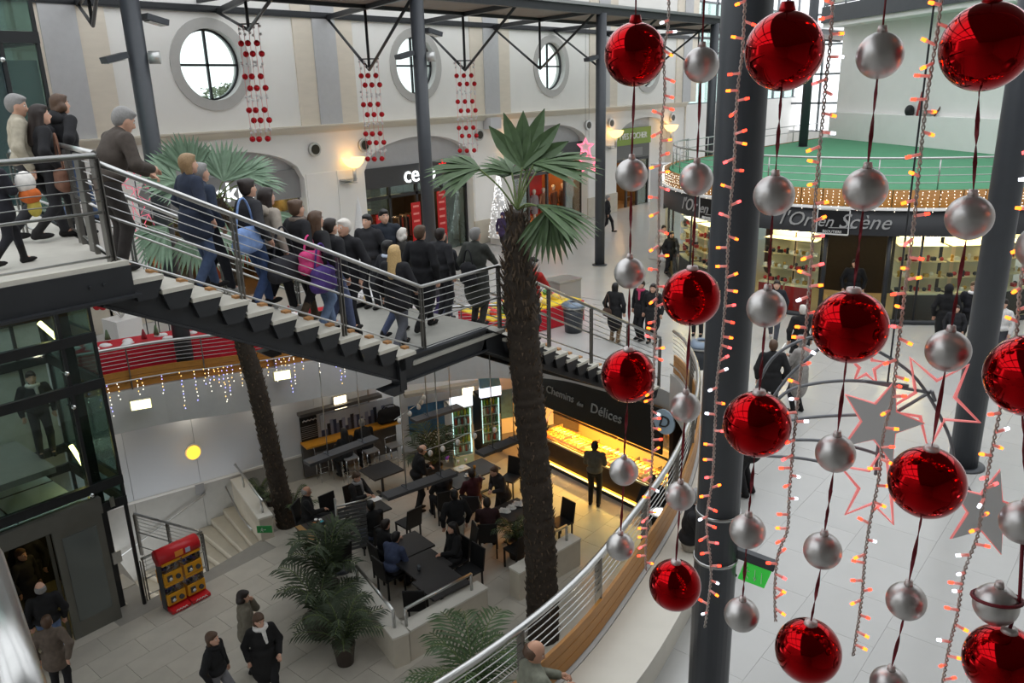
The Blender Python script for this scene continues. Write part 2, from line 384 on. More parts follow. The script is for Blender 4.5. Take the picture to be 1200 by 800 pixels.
# ---- round jewellery kiosk with green terrace on top
KC=(29.5,8.73); KR=6.85; kz=3.2
ks=sroot('kiosk_building',(KC[0],KC[1],0)); turf=mat('green_carpet',(78,140,104),.9,var=.06,scale=3)
def arc(r,a0,a1,n): return [(KC[0]+r*math.cos(a0+(a1-a0)*k/n),KC[1]+r*math.sin(a0+(a1-a0)*k/n)) for k in range(n+1)]
A0,A1=math.radians(95),math.radians(290)
ter=arc(KR-.12,A0,A1,48)+[(33.5,.5),(43.6,14.4),(43.8,15.3),(36,15.5)]
struct('floor_terrace',MB().prism(ter,kz,3.72),turf)
signm=mat('charcoal_fascia',(50,51,54),.45,var=.04)
O('sign_fascia',MB().lathe([(KR+.05,2.5),(KR+.05,kz),(KR-.25,kz),(KR-.25,2.5),(KR+.05,2.5)],(KC[0],KC[1],0),64,a0=A0,a1=A1),signm,ks)
O('white_ledge',MB().lathe([(KR+.12,kz),(KR+.12,kz+.07),(KR-.2,kz+.07),(KR-.2,kz),(KR+.12,kz)],(KC[0],KC[1],0),64,a0=A0,a1=A1),white,ks)
nb=40
for k in range(nb):
    a0=A0+(A1-A0)*(k+.02)/nb; a1=A0+(A1-A0)*(k+.98)/nb
    O('wood_panel',MB().lathe([(KR+.04,kz+.08),(KR+.04,3.74),(KR-.05,3.74),(KR-.05,kz+.08),(KR+.04,kz+.08)],(KC[0],KC[1],0),2,a0=a0,a1=a1),wood,ks)
O('side_wood_band',MB().bar((29,15.52,3.48),(36,15.65,3.48),.06,.5),wood,ks); O('side_wood_band',MB().bar((36,15.65,3.48),(43.7,15.4,3.48),.06,.5),wood,ks)
O('rear_core',MB().lathe([(3.2,0),(3.2,2.6)],(KC[0],KC[1],0),32),mat('kiosk_core',(44,40,38),.7,var=.1),ks)
O('kiosk_ceiling',MB().lathe([(.1,2.55),(KR-.2,2.55)],(KC[0],KC[1],0),48),mat('kiosk_ceiling_white',(225,220,208),.6),ks)
O('kiosk_floor',MB().lathe([(.1,.01),(KR-.1,.01),(KR-.1,0)],(KC[0],KC[1],0),48),mat('kiosk_floor_cream',(190,170,130),.35,var=.05),ks)
# terrace guard rail
tr=thing('terrace_railing','grey steel railing around the green terrace above the kiosk','railing',(KC[0],KC[1],3.72))
for z,r in((4.55,.03),(4.3,.012),(4.1,.012),(3.9,.012)): O('top_rail' if r>.02 else 'rail_wire',MB().tube([(x,y,z) for x,y in arc(KR-.25,A0,A1,60)],r,6),steel,tr)
for k in range(0,61,4):
    x,y=arc(KR-.25,A0,A1,60)[k]; O('post',MB().tube([(x,y,3.72),(x,y,4.55)],.02,6),steel,tr)
for z in(4.5,4.2): O('top_rail' if z>4.3 else 'rail_wire',MB().tube([(28.9,15.4,z),(36,15.55,z),(43.6,15.2,z)],.02,6),steel,tr)
for k in range(9): O('post',MB().tube([(29+k*1.8,15.42,3.72),(29+k*1.8,15.42,4.5)],.02,6),steel,tr)
# white end wall above the terrace, with the gallery on top
wdir=np.array((-.651,-.76,0)); w0=np.array((43.9,14.7,3.7)); w1=w0+wdir*24
struct('wall_terrace',MB().bar(w0+np.array((0,0,2.75)),w1+np.array((0,0,2.75)),.3,5.5),white)
pl=np.array((-.76,.651,0)); 
struct('trim_1',MB().bar(w0+pl*.3+np.array((0,0,.65)),w1+pl*.3+np.array((0,0,.65)),.4,1.3),white)
struct('trim_2',MB().bar(w0+pl*.6+np.array((0,0,5.5)),w1+pl*.6+np.array((0,0,5.5)),1.4,.25),white)
struct('trim_3',MB().bar(w0+pl*1.3+np.array((0,0,5.95)),w1+pl*1.3+np.array((0,0,5.95)),.25,.75),darksteel)
gl=sroot('window_11',tuple(w0+np.array((0,0,6.3))))
for k in range(13): 
    p=w0+wdir*(k*1.9)+pl*1.3+np.array((0,0,6.3)); O('mullion',MB().bar(p,p+np.array((0,0,2.2)),.06,.06),mullm,gl)
for z in(6.4,6.95,8.4): O('transom',MB().bar(w0+pl*1.3+np.array((0,0,z)),w1+pl*1.3+np.array((0,0,z)),.06,.06),mullm,gl)
for k in range(12):
    p=w0+wdir*(k*1.9+.05)+pl*1.3+np.array((0,0,6.65)); O('window_pane',MB().bar(p,p+wdir*1.8,.01,.5),dglass,gl)
O('wall_lamp_pole',MB().tube([w0+wdir*7+pl*.25+np.array((0,0,.6)),w0+wdir*7+pl*.25+np.array((0,0,2.6))],.03,6),white,bpy.data.objects['wall_terrace'])

for nm,lb,cat,k,mbf,c_ in (('black_sack','slumped black sack on the white ledge of the terrace wall','sack',6.2,lambda p:MB().ball((p[0],p[1],p[2]+.2),(.25,.2,.25),12,8),(36,36,38)),('red_pennant','folded red pennant on the white ledge of the terrace wall','flag',6.9,lambda p:MB().lathe([(.14,0),(.1,.4),(.02,1.0),(0,1.02)],p,8),(150,40,40)),('grey_crate','grey crate on the white ledge of the terrace wall','crate',7.4,lambda p:MB().box((p[0],p[1],p[2]+.12),(.7,.3,.24),.86),(150,150,148)),('brown_pole','slanted brown pole leaning on the terrace wall ledge','pole',7.9,lambda p:MB().tube([p,(p[0]+.25,p[1]-.35,p[2]+.8)],.035,8),(90,60,50))):
    p=w0+wdir*k+pl*.33+np.array((0,0,1.3)); tag(O(nm,mbf(tuple(p)),mat(nm+'_colour',c_,.6)),lb,cat)
# ================================================================ STAIRS, DECK, BALUSTRADES
Y0,Y1=8.5,11.6; ZD=4.95; ZLD=2.78
X1,X2,X3,X4=3.7,7.95,9.7,15.2
N1,N2=13,16
def stair_z(x,y=10):
    if x<X1: return ZD
    if x<X2: return ZD-(ZD-ZLD)*min(1,(math.floor((x-X1)/((X2-X1)/N1))+1)/N1)
    if x<X3: return ZLD
    if x<X4: return ZLD-ZLD*min(1,(math.floor((x-X3)/((X4-X3)/N2))+1)/N2)
    return 0.
st=thing('steel_staircase','long black steel staircase with pale treads and a middle landing','stairs',(9.5,10,0))
blockm=mat('raw_wood_block',(190,140,90),.6,var=.1)
def flight(xa,xb,za,zb,n):
    dx=(xb-xa)/n; dz=(za-zb)/n
    t=MB().bb(0,dx+.04,Y0-.13,Y1+.1,-.05,0).mesh('tread',tread)
    b=MB().prismd([(0.0,Y0-.12,-.05),(dx+.03,Y0-.12,-.05),(dx-.06,Y0-.12,-.24),(.06,Y0-.12,-.24)],(0,Y1-Y0+.2,0)).mesh('tread_bracket',black)
    w_=MB().bb(dx-.02,dx+.07,Y0+.05,Y0+.15,-.03,.03).mesh('wood_block',blockm)
    for k in range(n):
        x=xa+k*dx; z=za-(k+1)*dz
        if k<n-1 or True:
            if z>zb-.01 and k<n-1: 
                l=(x-9.5,-10,z); piece(t,'tread',st,l); piece(b,'tread_bracket',st,l); piece(w_,'nosing_block',st,l)
flight(X1,X2,ZD,ZLD,N1); flight(X3,X4,ZLD,0,N2)
O('landing_deck',MB().bb(X2-.33,X3+.02,Y0-.1,Y1+.1,ZLD-.06,ZLD),mat('landing_floor',(170,168,160),.5,var=.05),st)
for yy in(Y0-.02,Y1-.05):
    for p,q,nm in(((3.4,yy,4.75),(7.45,yy,2.68),'flight_stringer'),((7.42,yy,2.69),(9.3,yy,2.69),'landing_beam'),((9.27,yy,2.69),(14.6,yy,.05),'flight_stringer')):
        s=MB(); s.bar(p,q,.05,.36); s.bar(np.array(p)+(0,0,.18),np.array(q)+(0,0,.18),.16,.025); s.bar(np.array(p)-(0,0,.18),np.array(q)-(0,0,.18),.16,.025); O(nm,s,black,st)
    O('stringer_plate',MB().bb(7.33,7.45,yy-.1,yy+.1,2.4,2.9),black,st); O('stringer_gusset',MB().prismd([(7.0,yy-.09,2.5),(7.4,yy-.09,2.5),(7.4,yy-.09,2.36),(7.2,yy-.09,2.36)],(0,.18,0)),black,st)
for x in(7.6,8.4,9.2): O('cross_beam',MB().bb(x-.05,x+.05,Y0,Y1,2.52,2.72),black,st)
# upper deck
dk=thing('upper_deck','pale upper deck with black steel edge beam at the head of the stairs','deck',(0,12,ZD))
dpoly=[(-8,8.42),(3.72,8.42),(4.0,9.85),(4.75,13.4),(5.1,15),(-8,15)]
O('deck_floor',MB().prism(dpoly,ZD-.07,ZD),mat('deck_boards',(196,192,182),.55,var=.06,scale=6),dk)
O('edge_kerb',MB().bb(-8,3.72,8.36,8.46,ZD-.03,ZD+.05),tread,dk)
s=MB().bb(-8,3.72,8.34,8.38,4.64,4.95); s.bb(-8,3.75,8.25,8.5,4.62,4.65); O('edge_beam',s,black,dk)
for x in(3.28,3.42): O('bolt',MB().tube([(x,8.34,4.8),(x,8.31,4.8)],.018,8),black,dk)
O('side_beam',MB().bar((3.72,8.5,4.8),(5.1,15,4.8),.06,.3),black,dk)
for y in(9.5,11,12.5,14): O('joist',MB().bb(-8,4,y-.05,y+.05,4.7,4.88),black,dk)
# railing maker: handrail + mid rail + cables + twin-plate posts
def railing(name,label,segs,h=1.06,posts=1.15,group=None,tailup=None,mid=.5,cab=4,cat='railing',end=True):
    a=np.array(segs[0]); t=thing(name,label,cat,tuple(a),0,group)
    up=np.array((0,0,1.))
    top=[np.array(p)+up*h for p in segs]; O('handrail',MB().tube(top,.03,10),steel,t)
    if mid: O('mid_rail',MB().tube([np.array(p)+up*h*mid for p in segs],.016,8),steel,t)
    O('bottom_rail',MB().tube([np.array(p)+up*.1 for p in segs],.013,6),steel,t)
    for k in range(cab):
        z=h*mid+(h-h*mid)*(k+1)/(cab+1); O('cable',MB().tube([np.array(p)+up*z for p in segs],.006,5),steel,t)
    for i in range(len(segs)-1):
        p,q=np.array(segs[i]),np.array(segs[i+1]); L=np.linalg.norm(q-p); n=max(1,round(L/posts)); dr=(q-p)/L; dr[2]=0
        for k in range(n+(1 if i==len(segs)-2 else 0)):
            c=p+(q-p)*k/n; s=MB()
            for e in(-.025,.025): s.bar(c+dr*e-up*.12,c+dr*e+up*(h-.03),.012,.05,up=(dr[1],-dr[0],0))
            O('post',s,mat('dark_steel_post',(120,118,114),.35,.8),t)
    return t
def fl(xa,xb,za,zb,y): return [(xa,y,za),(xb,y,zb)]
railing('stair_railing','steel cable railing on the atrium side of the staircase',[(X1-.1,Y0,ZD),(X2,Y0,ZLD),(X3,Y0,ZLD),(X4-.1,Y0,.17)],posts=1.42)
railing('stair_railing','steel cable railing on the shop-wall side of the staircase',[(X1+.2,Y1,ZD),(X2,Y1,ZLD),(X3,Y1,ZLD),(X4-.1,Y1,.17)],posts=1.42)
railing('deck_railing','steel cable railing along the black edge beam of the upper deck',[(-8,8.45,ZD),(3.6,8.45,ZD)],posts=1.15,h=1.12)
g=railing('deck_railing','short return of steel railing where the upper deck meets the stairs',[(3.62,8.5,ZD),(4.2,10.9,ZD)],posts=.8,h=1.14)
for p in((3.64,8.6),(3.85,9.5),(4.02,10.2)): O('flat_post',MB().bb(p[0]-.012,p[0]+.012,p[1]-.06,p[1]+.06,ZD,ZD+1.1),mat('dark_steel_post',(120,118,114)),g)
# ---- balustrade around the opening: upstand, bench, wood back, cables
def offset(path,d):
    out=[]; n=len(path)
    for i in range(n):
        a=np.array(path[max(i-1,0)]); b=np.array(path[min(i+1,n-1)]); t=(b-a)/(np.linalg.norm(b-a)+1e-9); out.append((path[i][0]+t[1]*d,path[i][1]-t[0]*d))
    return out
def balustrade(pts,label,side,bench,nseg_step=1.55):
    path=[(p[0],p[1]) for p in resample(catmull([(a,b,0) for a,b in pts],8),.31)]
    t=thing('atrium_balustrade',label,'balustrade',(path[0][0],path[0][1],0))
    L=lambda d,z:[(x,y,z) for x,y in offset(path,d*side)]
    def strip(d0,d1,z0,z1):
        mb=MB(); A=L(d0,z0);B=L(d1,z0);c_=L(d1,z1);D=L(d0,z1); n=len(A)
        for i in range(n-1): mb.add([A[i],A[i+1],B[i+1],B[i],D[i],D[i+1],c_[i+1],c_[i]],[(0,3,2,1),(4,5,6,7),(0,1,5,4),(1,2,6,5),(2,3,7,6),(3,0,4,7)])
        return mb
    O('upstand',strip(-.02,.14,-.5,.45),mat('grey_upstand',(186,186,184),.6,var=.03),t)
    if bench:
        bs=sroot('stone_bench_base',(path[0][0],path[0][1],0)); 
    step=5
    for i in range(0,len(path)-1,step):
        j=min(i+step,len(path)-1)
        if j-i<2: continue
        sub=path[i:j+1]; A=offset(path,.05*side)[i:j+1]
        for k,(z0,z1) in enumerate(((.47,.6),(.61,.74),(.75,.88))):
            mb=MB(); o1=offset(path,.09*side)[i:j+1]; o0=offset(path,.05*side)[i:j+1]; n=len(o1); e=.01
            for q in range(n-1):
                mb.add([(*o0[q],z0),(*o0[q+1],z0),(*o1[q+1],z0),(*o1[q],z0),(*o0[q],z1),(*o0[q+1],z1),(*o1[q+1],z1),(*o1[q],z1)],[(0,3,2,1),(4,5,6,7),(0,1,5,4),(1,2,6,5),(2,3,7,6),(3,0,4,7)])
            O('wood_plank',mb,wood,t)
        c=path[i]; tt=np.array(path[min(i+1,len(path)-1)])-np.array(path[i]); an=math.atan2(tt[1],tt[0])
        cc=offset(path,.03*side)[i]; O('post',MB().box((cc[0],cc[1],.92),(.09,.02,.98),an+PI/2),mat('dark_steel_post',(120,118,114)),t)
    O('handrail',MB().tube(L(.03,1.43),.04,10),steel,t)
    O('mid_rail',MB().tube(L(-.03,.68),.016,6),steel,t)
    for z in(.98,1.07,1.16,1.25,1.34): O('cable',MB().tube(L(.03,z),.007,5),steel,t)
    if bench:
        C.objects.unlink(bs); bpy.data.objects.remove(bs)
        b=thing('stone_bench','curved pale stone bench following the atrium balustrade','bench',(path[0][0],path[0][1],0)); bm_=mat('bench_stone',(205,200,188),.4,var=.04,scale=3)
        oo=[offset(path,d*side) for d in(.15,.16,.72,.78)]
        for i in range(0,len(path)-1,step):
            j=min(i+step,len(path)-1)
            def seg(d0,d1,z0,z1):
                mb=MB(); a_=offset(path,d0*side)[i:j+1]; b_=offset(path,d1*side)[i:j+1]; n=len(a_)
                for q in range(n-1):
                    f=.006 if q==0 else 0
                    mb.add([(*a_[q],z0),(*a_[q+1],z0),(*b_[q+1],z0),(*b_[q],z0),(*a_[q],z1),(*a_[q+1],z1),(*b_[q+1],z1),(*b_[q],z1)],[(0,3,2,1),(4,5,6,7),(0,1,5,4),(1,2,6,5),(2,3,7,6),(3,0,4,7)])
                return mb
            O('seat_slab',seg(.15,.8,.41,.45 if (i//step)%2 else .448),bm_,b); O('front_slab',seg(.62,.76,0,.41),bm_,b)
    return t
near=[(-2,7),(0,5.9),(2,5.0),(4.12,4.53),(6,4.46),(7.84,4.75),(9.7,5.18),(11.7,5.9),(13.3,6.7),(14.6,7.65),(15.1,8.2)]
balustrade(near,'curved balustrade with honey wood back and steel cables above the stone bench',1,True)
balustrade([(14.9,12.3),(14.2,13.3),(12,15),(9.33,16.24),(7.99,17.01),(6.82,17.41),(6.1,17.6)],'curved balustrade with wood band and icicle lights in front of the red display',1,False)
# ---- glass lift tower
lt=thing('glass_lift_tower','tall glass lift shaft with black steel frame beside the upper deck','lift',(4,16.3,ZL))
EX0,EX1,EY0,EY1=1.6,5.85,15.05,17.5; ft=12.4
frm=mat('lift_frame_black',(36,38,40),.35,var=.1); slv=mat('lift_door_steel',(120,120,114),.4,.6,var=.05)
for x in(EX0,EX1-.62,EX1-.06): 
    for y in(EY0,EY1): O('shaft_post',MB().bb(x,x+.06,y-.03,y+.03,ZL,ft),frm,lt)
O('corner_panel',MB().bb(EX1-.56,EX1-.3,EY0+.25,EY0+.35,ZL,4.2),frm,lt)
for z in(-.9,-.45,1.55,2.45,4.55,7.6,9.5):
    for y in(EY0,EY1): O('shaft_beam',MB().bb(EX0,EX1,y-.05,y+.05,z-.09,z+.09),frm,lt)
    O('shaft_beam',MB().bb(EX1-.08,EX1,EY0,EY1,z-.1,z+.1),frm,lt); O('shaft_beam',MB().bb(EX0,EX0+.1,EY0,EY1,z-.1,z+.1),frm,lt)
tg=glass('lift_glass',(215,230,226))
for z0,z1 in((-.8,1.5),(1.65,4.4),(4.7,7.5),(7.7,9.4)):
    O('glass_pane',MB().bb(EX0+.05,EX1-.65,EY0-.02,EY0-.01,z0,z1),tg,lt); O('glass_pane',MB().bb(EX1-.58,EX1-.05,EY0-.02,EY0-.01,z0,z1),tg,lt)
    O('glass_pane',MB().bb(EX1-.02,EX1-.01,EY0,EY1,z0,z1),tg,lt)
    for zz in(z0+.25,z1-.25):
        O('spider_fitting',MB().ball((EX1-.62,EY0-.05,zz),.05,8,6),chrome,lt); O('spider_arm',MB().bar((EX1-.62,EY0-.03,zz),(EX1-.62,EY0+.2,zz),.03,.03),chrome,lt)
O('rear_wall',MB().bb(EX0,EX1-.1,EY1+.02,EY1+.08,ZL,ft),mat('lift_back_wall',(185,184,180),.5,var=.1),lt)
# portal and doors at the lower level
O('door_lintel',MB().bb(EX0,EX1-.5,EY0-.12,EY0+.02,-.95,-.62),slv,lt)
for x in(2.75,3.0): pass
O('door_jamb',MB().bb(3.2,3.34,EY0-.12,EY0+.02,ZL,-.95),slv,lt)
dl=O('door_leaf',MB().bb(4.42,5.32,EY0-.09,EY0-.03,ZL,-.95),slv,lt)
O('door_glass',MB().bb(4.56,5.18,EY0-.11,EY0-.09,ZL+.35,-1.15),mat('door_mirror_glass',(110,116,114),.12,.3),dl)
O('door_leaf',MB().bb(4.36,4.42,EY0+.05,EY0+.09,ZL,-.95),slv,lt); O('side_panel',MB().bb(EX0,3.2,EY0-.05,EY0-.02,ZL,-.95),frm,lt)
O('call_panel',MB().bb(5.35,5.52,EY0-.12,EY0-.09,-2.1,-1.85),steel,lt); O('key_plate',MB().bb(5.5,5.58,EY0-.13,EY0-.1,-.9,-.7),steel,lt)
# lift car standing at the lower level
cr=thing('lift_car','lift car with mirrored steel walls seen through the open lift doors','lift car',(3.9,16.3,ZL+.02))
O('car_floor',MB().bb(2.6,5.1,EY0+.15,EY1-.1,ZL+.01,ZL+.05),mat('car_floor',(150,145,120),.3,var=.1),cr)
O('car_back',MB().bb(2.6,5.1,EY1-.12,EY1-.08,ZL,-1.0),mat('car_wall',(90,88,80),.25,.5),cr); O('car_side',MB().bb(5.06,5.1,EY0+.15,EY1-.1,ZL,-1),MT['car_wall'],cr); O('car_side',MB().bb(2.6,2.64,EY0+.15,EY1-.1,ZL,-1),MT['car_wall'],cr)
O('car_roof',MB().bb(2.6,5.1,EY0+.15,EY1-.1,-.72,-.66),mat('car_roof_metal',(205,214,214),.5,.0),cr)
for y in(15.7,16.5): O('roof_seam',MB().bb(2.6,5.1,y-.01,y+.01,-.66,-.64),darksteel,cr)
for x in(2.9,4.0): O('roof_seam',MB().bb(x-.01,x+.01,EY0+.15,EY1-.1,-.66,-.64),darksteel,cr)
lampy=glow('warm_tube_light',(255,225,140),9.)
O('car_lamp',MB().bar((4.95,EY0+.3,-1.0),(4.95,EY0+1.2,-1.0),.07,.05),lampy,cr)
def tube_lamp(p,q,label): O('tube_lamp',MB().tube([p,q],.045,8),lampy,lt)
tube_lamp(ony(46,378,15.9),ony(76,404,15.5),'slanting yellow tube lamp in the upper part of the lift shaft')
tube_lamp(ony(83,522,15.9),ony(108,560,15.4),'slanting yellow tube lamp by the lift car roof')
coolt=glow('cool_tube_light',(215,240,255),8.)
for a,b in(((48,365),(66,361)),((95,354),(116,350))): O('cool_tube_lamp',MB().tube([ony(*a,15.6),ony(*b,15.6)],.05,8),coolt,lt)
O('shaft_fill_panel',MB().bb(EX0+.4,EX1-.8,EY0+.6,EY0+1.2,9.2,9.26),glow('shaft_fill_glow',(240,245,250),7.),lt); O('shaft_fill_panel',MB().bb(EX0+.4,EX1-.8,EY0+.6,EY0+1.0,4.35,4.4),MT['shaft_fill_glow'],lt)  # glowing panels added to brighten the inside of the shaft
# landing inside the tower at the middle level
O('shaft_landing',MB().bb(EX0,4.9,EY0+.5,EY1,-.1,0.02),mat('shaft_landing_floor',(150,146,138),.5,var=.06),lt)
lf=O('upper_door',MB().bb(EX0+.2,3.6,EY1-.2,EY1-.1,ZD,ZD+2.6),mat('upper_door_grey',(150,154,158),.4),lt)
O('head_glass_frame',MB().bb(EX1-.5,EX1-.05,EY0+.1,EY0+.16,ZD+.1,ZD+2.3),mat('upper_door_grey',(150,154,158)),lt)
O('blue_grey_panel',MB().bb(EX1-1.0,EX1-.55,EY0+.1,EY0+.16,ZD,ZD+2.6),mat('blue_grey_panel',(128,134,144),.4),lt)
# ================================================================ LOWER LEVEL
def onv(x,y,A,B):      # pixel on the upright plane through plan line A-B
    d=ray(x,y); n=np.array((-(B[1]-A[1]),B[0]-A[0])); t=n.dot(np.array(A)-CAM[:2])/n.dot(d[:2]); return CAM+d*t
lw=mat('lower_wall_grey',(222,226,232),.6,var=.02,scale=1); ldado=mat('lower_dado',(176,174,168),.5,var=.05)
WA,WB_=np.array((7.02,18.17)),np.array((11.32,17.02)); wd=(WB_-WA)/np.linalg.norm(WB_-WA); wnrm=np.array((wd[1],-wd[0]))  # toward viewer
wl=sroot('wall_lower',(9,17.6,ZL)); a_=WA-wd*6; 
for k in range(8):
    p=a_+wd*(1.55*k+.004); q=a_+wd*(1.55*(k+1)-.004)
    O('wall_panel',MB().bar((*(p-wnrm*.06),-1.52),(*(q-wnrm*.06),-1.52),.12,2.15),lw,wl)
    O('dado_panel',MB().bar((*(p-wnrm*.06),-4.1),(*(q-wnrm*.06),-4.1),.12,2.96),ldado,wl)
O('dado_rail',MB().bar((*(a_),-2.6),(*(a_+wd*12.3),-2.6),.06,.06),white,wl)
e1=a_+wd*12.4
O('passage_wall',MB().bar((*e1,-1.9),(e1[0]+1.0,e1[1]+.9,-1.9),.1,2.9),mat('passage_beige',(176,164,156),.6),wl)
FW0,FW1=np.array((14.0,16.1)),np.array((18.2,13.9))
fw=sroot('wall_fridges',(15.8,15,ZL)); O('wall_panel',MB().bar((*FW0,-1.87),(*((FW0+FW1)/2),-1.87),.12,2.86),lw,fw); O('wall_panel',MB().bar((*((FW0+FW1)/2+.01),-1.87),(*FW1,-1.87),.12,2.86),lw,fw)
fd=(FW1-FW0)/np.linalg.norm(FW1-FW0); fn=np.array((fd[1],-fd[0]))
mural=mat('blue_mural',(70,120,165),.5,var=.5,scale=4)
O('mural',MB().bar((*(FW0+fd*.2+fn*.07),-2.35),(*(FW0+fd*3.8+fn*.07),-2.35),.02,.9),mural,fw); O('shelf',MB().bar((*(FW0+fd*.1+fn*.15),-1.5),(*(FW0+fd*2.6+fn*.15),-1.5),.25,.1),ldado,fw)
struct('wall_lower_right',MB().bb(18.2,18.4,-2,14,ZL,-.45),mat('kitchen_wall',(120,112,100),.6,var=.1))
struct('wall_lower_near',MB().bb(-8,18.2,3.2,3.4,ZL,-.45),lw)
# stairwell cut down into the lower floor
bpy.data.objects.remove(bpy.data.objects['floor_lower'].children[0]) if False else None
hole=[tuple(onz(*p,ZL)[:2]) for p in((174,702),(243,668),(306,632),(270,578))]; hole.append(tuple((WA-wd*.6+wnrm*.02)))
for ch in list(lower.children):
    c=WL(ch); 
    if any(inside((c.x+a,c.y+b),hole) for a in(-.4,0,.4) for b in(-.28,0,.28)): bpy.data.objects.remove(ch)
old=lower; lower2=slab_with_hole('floor_lower',[(-8,-2),(24,-2),(24,21),(-8,21)],hole,ZL-.3,ZL-.012,lo_mat)
for ch in list(old.children):
    l=WL(ch); ch.parent=lower2; ch.location=(l.x,l.y,ZL)
bpy.data.objects.remove(old)
sr=thing('basement_stairs','pale stone steps winding down beside the grey wall behind the candy machines','stairs',(hole[2][0],hole[2][1],ZL-2))
h=[np.array(p) for p in hole]
for k in range(9):
    t0,t1=k/9,(k+1)/9; a=h[2]+(h[1]-h[2])*0; 
    p0=h[2]+(h[1]-h[2])*t0; q0=h[3]+(h[4]-h[3])*t0; p1=h[2]+(h[1]-h[2])*t1; q1=h[3]+(h[4]-h[3])*t1
    O('step',MB().prism([tuple(p0),tuple(p1),tuple(q1),tuple(q0)],ZL-2.2,ZL-.17*(k+1)),stone,sr)
O('landing',MB().prism([tuple(h[0]),tuple(h[1]),tuple(h[4])],ZL-2.2,ZL-1.7),stone,sr)
pw=thing('stone_parapet','pale stone parapet with steel handrail beside the basement steps','parapet',(*hole[2],ZL))
pa,pb=onz(306,634,ZL)[:2],onz(268,578,ZL)[:2]; pdv=(pb-pa)/np.linalg.norm(pb-pa); pn=np.array((pdv[1],-pdv[0])); pa=pa+pn*.17; pb=pb+pn*.17+pdv*.7
O('parapet_body',MB().bar((*pa,ZL+.1),(*pb,ZL+.1),.3,.9),stone,pw); O('parapet_cap',MB().bar((*(pa-pdv*.02),ZL+.57),(*pb,ZL+.57),.34,.05),mat('pale_cap_stone',(216,212,202),.4),pw)
O('handrail',MB().tube([(*(pa+pdv*.1),ZL+.95),(*(pb-pdv*.1),ZL+.95)],.028,8),steel,pw)
for t in(.06,.5,.94): p=pa+(pb-pa)*t; O('handrail_post',MB().tube([(*p,ZL+.58),(*p,ZL+.95)],.025,8),steel,pw)
O('wall_handrail',MB().tube([(*(pa-pn*.3+pdv*.2),ZL+.25),(*(pa-pn*.32+pdv*1.),ZL+.2),(*(pb-pn*.3-pdv*.6),ZL+.5)],.02,8),steel,pw)
O('wall_handrail',MB().tube([(*(WA+wnrm*.12+wd*-.5),ZL-.6),(*(WA+wnrm*.12+wd*1.8),ZL+.45)],.022,8),steel,wl)
es=thing('exit_sign','green emergency exit sign with running figure on the stone parapet end','sign',onz(310,622,-2.7))
ec=onz(310,620,-2.75); rr=np.array((CR[0],CR[1],0)); rr/=np.linalg.norm(rr); es.location=ec
O('sign_plate',MB().bar(ec-rr*.17,ec+rr*.17,.02,.17),mat('exit_green',(40,140,70),.5),es)
def running_man(c,s,m,parent,nrm):
    mb=MB(); u=np.array((0,0,1.)); o=c+nrm
    def st_(a,b,w_): mb.bar(o+rr*a[0]*s+u*a[1]*s,o+rr*b[0]*s+u*b[1]*s,.004,w_*s,up=np.cross(rr,u))
    for a,b,w_ in(((0,.2),(-.1,-.1),.16),((-.1,-.1),(-.35,-.35),.12),((-.1,-.1),(.15,-.25),.12),((.15,-.25),(.12,-.5),.1),((0,.15),(.28,.05),.1),((0,.15),(-.28,.05),.1),((.0,.3),(.0,.44),.16),((.45,0),(.8,0),.1),((.45,0),(.58,.12),.08),((.45,0),(.58,-.12),.08)): st_(a,b,w_)
    return O('running_figure',mb,m,parent)
nz_=np.array((-CF[0],-CF[1],0)); nz_/=np.linalg.norm(nz_)
running_man(ec-rr*.05,.11,white,es,nz_*.02)
railing('stairwell_railing','low steel railing guarding the basement steps behind the candy machines',[(*hole[0],ZL),(*hole[1],ZL),tuple(np.r_[h[1]+(h[4]-h[1])*.62,ZL])],h=.95,posts=1.0)
# candy machines
mr=math.atan2(h[1][1]-h[0][1],h[1][0]-h[0][0]); mc=(onz(195,712,ZL)+onz(238,694,ZL))/2
yel=mat('yellow_plastic',(226,160,30),.35); red=mat('red_plastic',(200,30,38),.35); capm=mat('capsule_mix',(120,110,150),.4,var=.8,scale=40); clearp=glass('clear_plastic',(235,235,240))
cm=thing('candy_machine_stand','stand of four yellow candy machines with red top and red feet','vending machine',mc,mr)
def L_(name,mb,m,par=cm): return O(name,mb,m,par,world=False)
for i in(-1,1):
    x=i*.215
    ft_=L_('red_foot',MB().prismd([(x-.2,-.3,.02),(x-.2,.12,.02),(x-.2,.12,.14),(x-.2,-.3,.08)],(.4,0,0)),red); 
    for zz in(.14,.62):
        u=L_('dispenser',MB().bb(x-.19,x+.19,-.16,.18,zz,zz+.24),yel)
        O('coin_slot',MB().bb(x-.13,x-.03,-.185,-.16,zz+.06,zz+.18),darksteel,u,world=False); O('turn_knob',MB().tube([(x-.08,-.185,zz+.12),(x-.08,-.22,zz+.12)],.035,10),chrome,u,world=False); O('prize_flap',MB().tube([(x+.09,-.16,zz+.1),(x+.09,-.2,zz+.1)],.05,12),darksteel,u,world=False)
        w_=L_('capsule_bin',MB().bb(x-.175,x+.175,-.14,.16,zz+.245,zz+.42),clearp)
        cb=MB()
        for q in range(16): cb.ball((x+random.uniform(-.13,.13),random.uniform(-.1,.1),zz+.27+random.uniform(0,.11)),.035,8,6,mi=q%4)
        O('capsules',cb,[mat('capsule_%s'%n,c,.3) for n,c in(('blue',(70,90,170)),('silver',(190,190,200)),('violet',(110,70,130)),('black',(40,40,50)))],w_,world=False)['kind']='stuff'
        L_('bin_lid',MB().bb(x-.19,x+.19,-.16,.18,zz+.42,zz+.47),yel)
L_('frame',MB().bb(-.42,-.4,-.1,.1,0,1.3).bb(.4,.42,-.1,.1,0,1.3),darksteel)
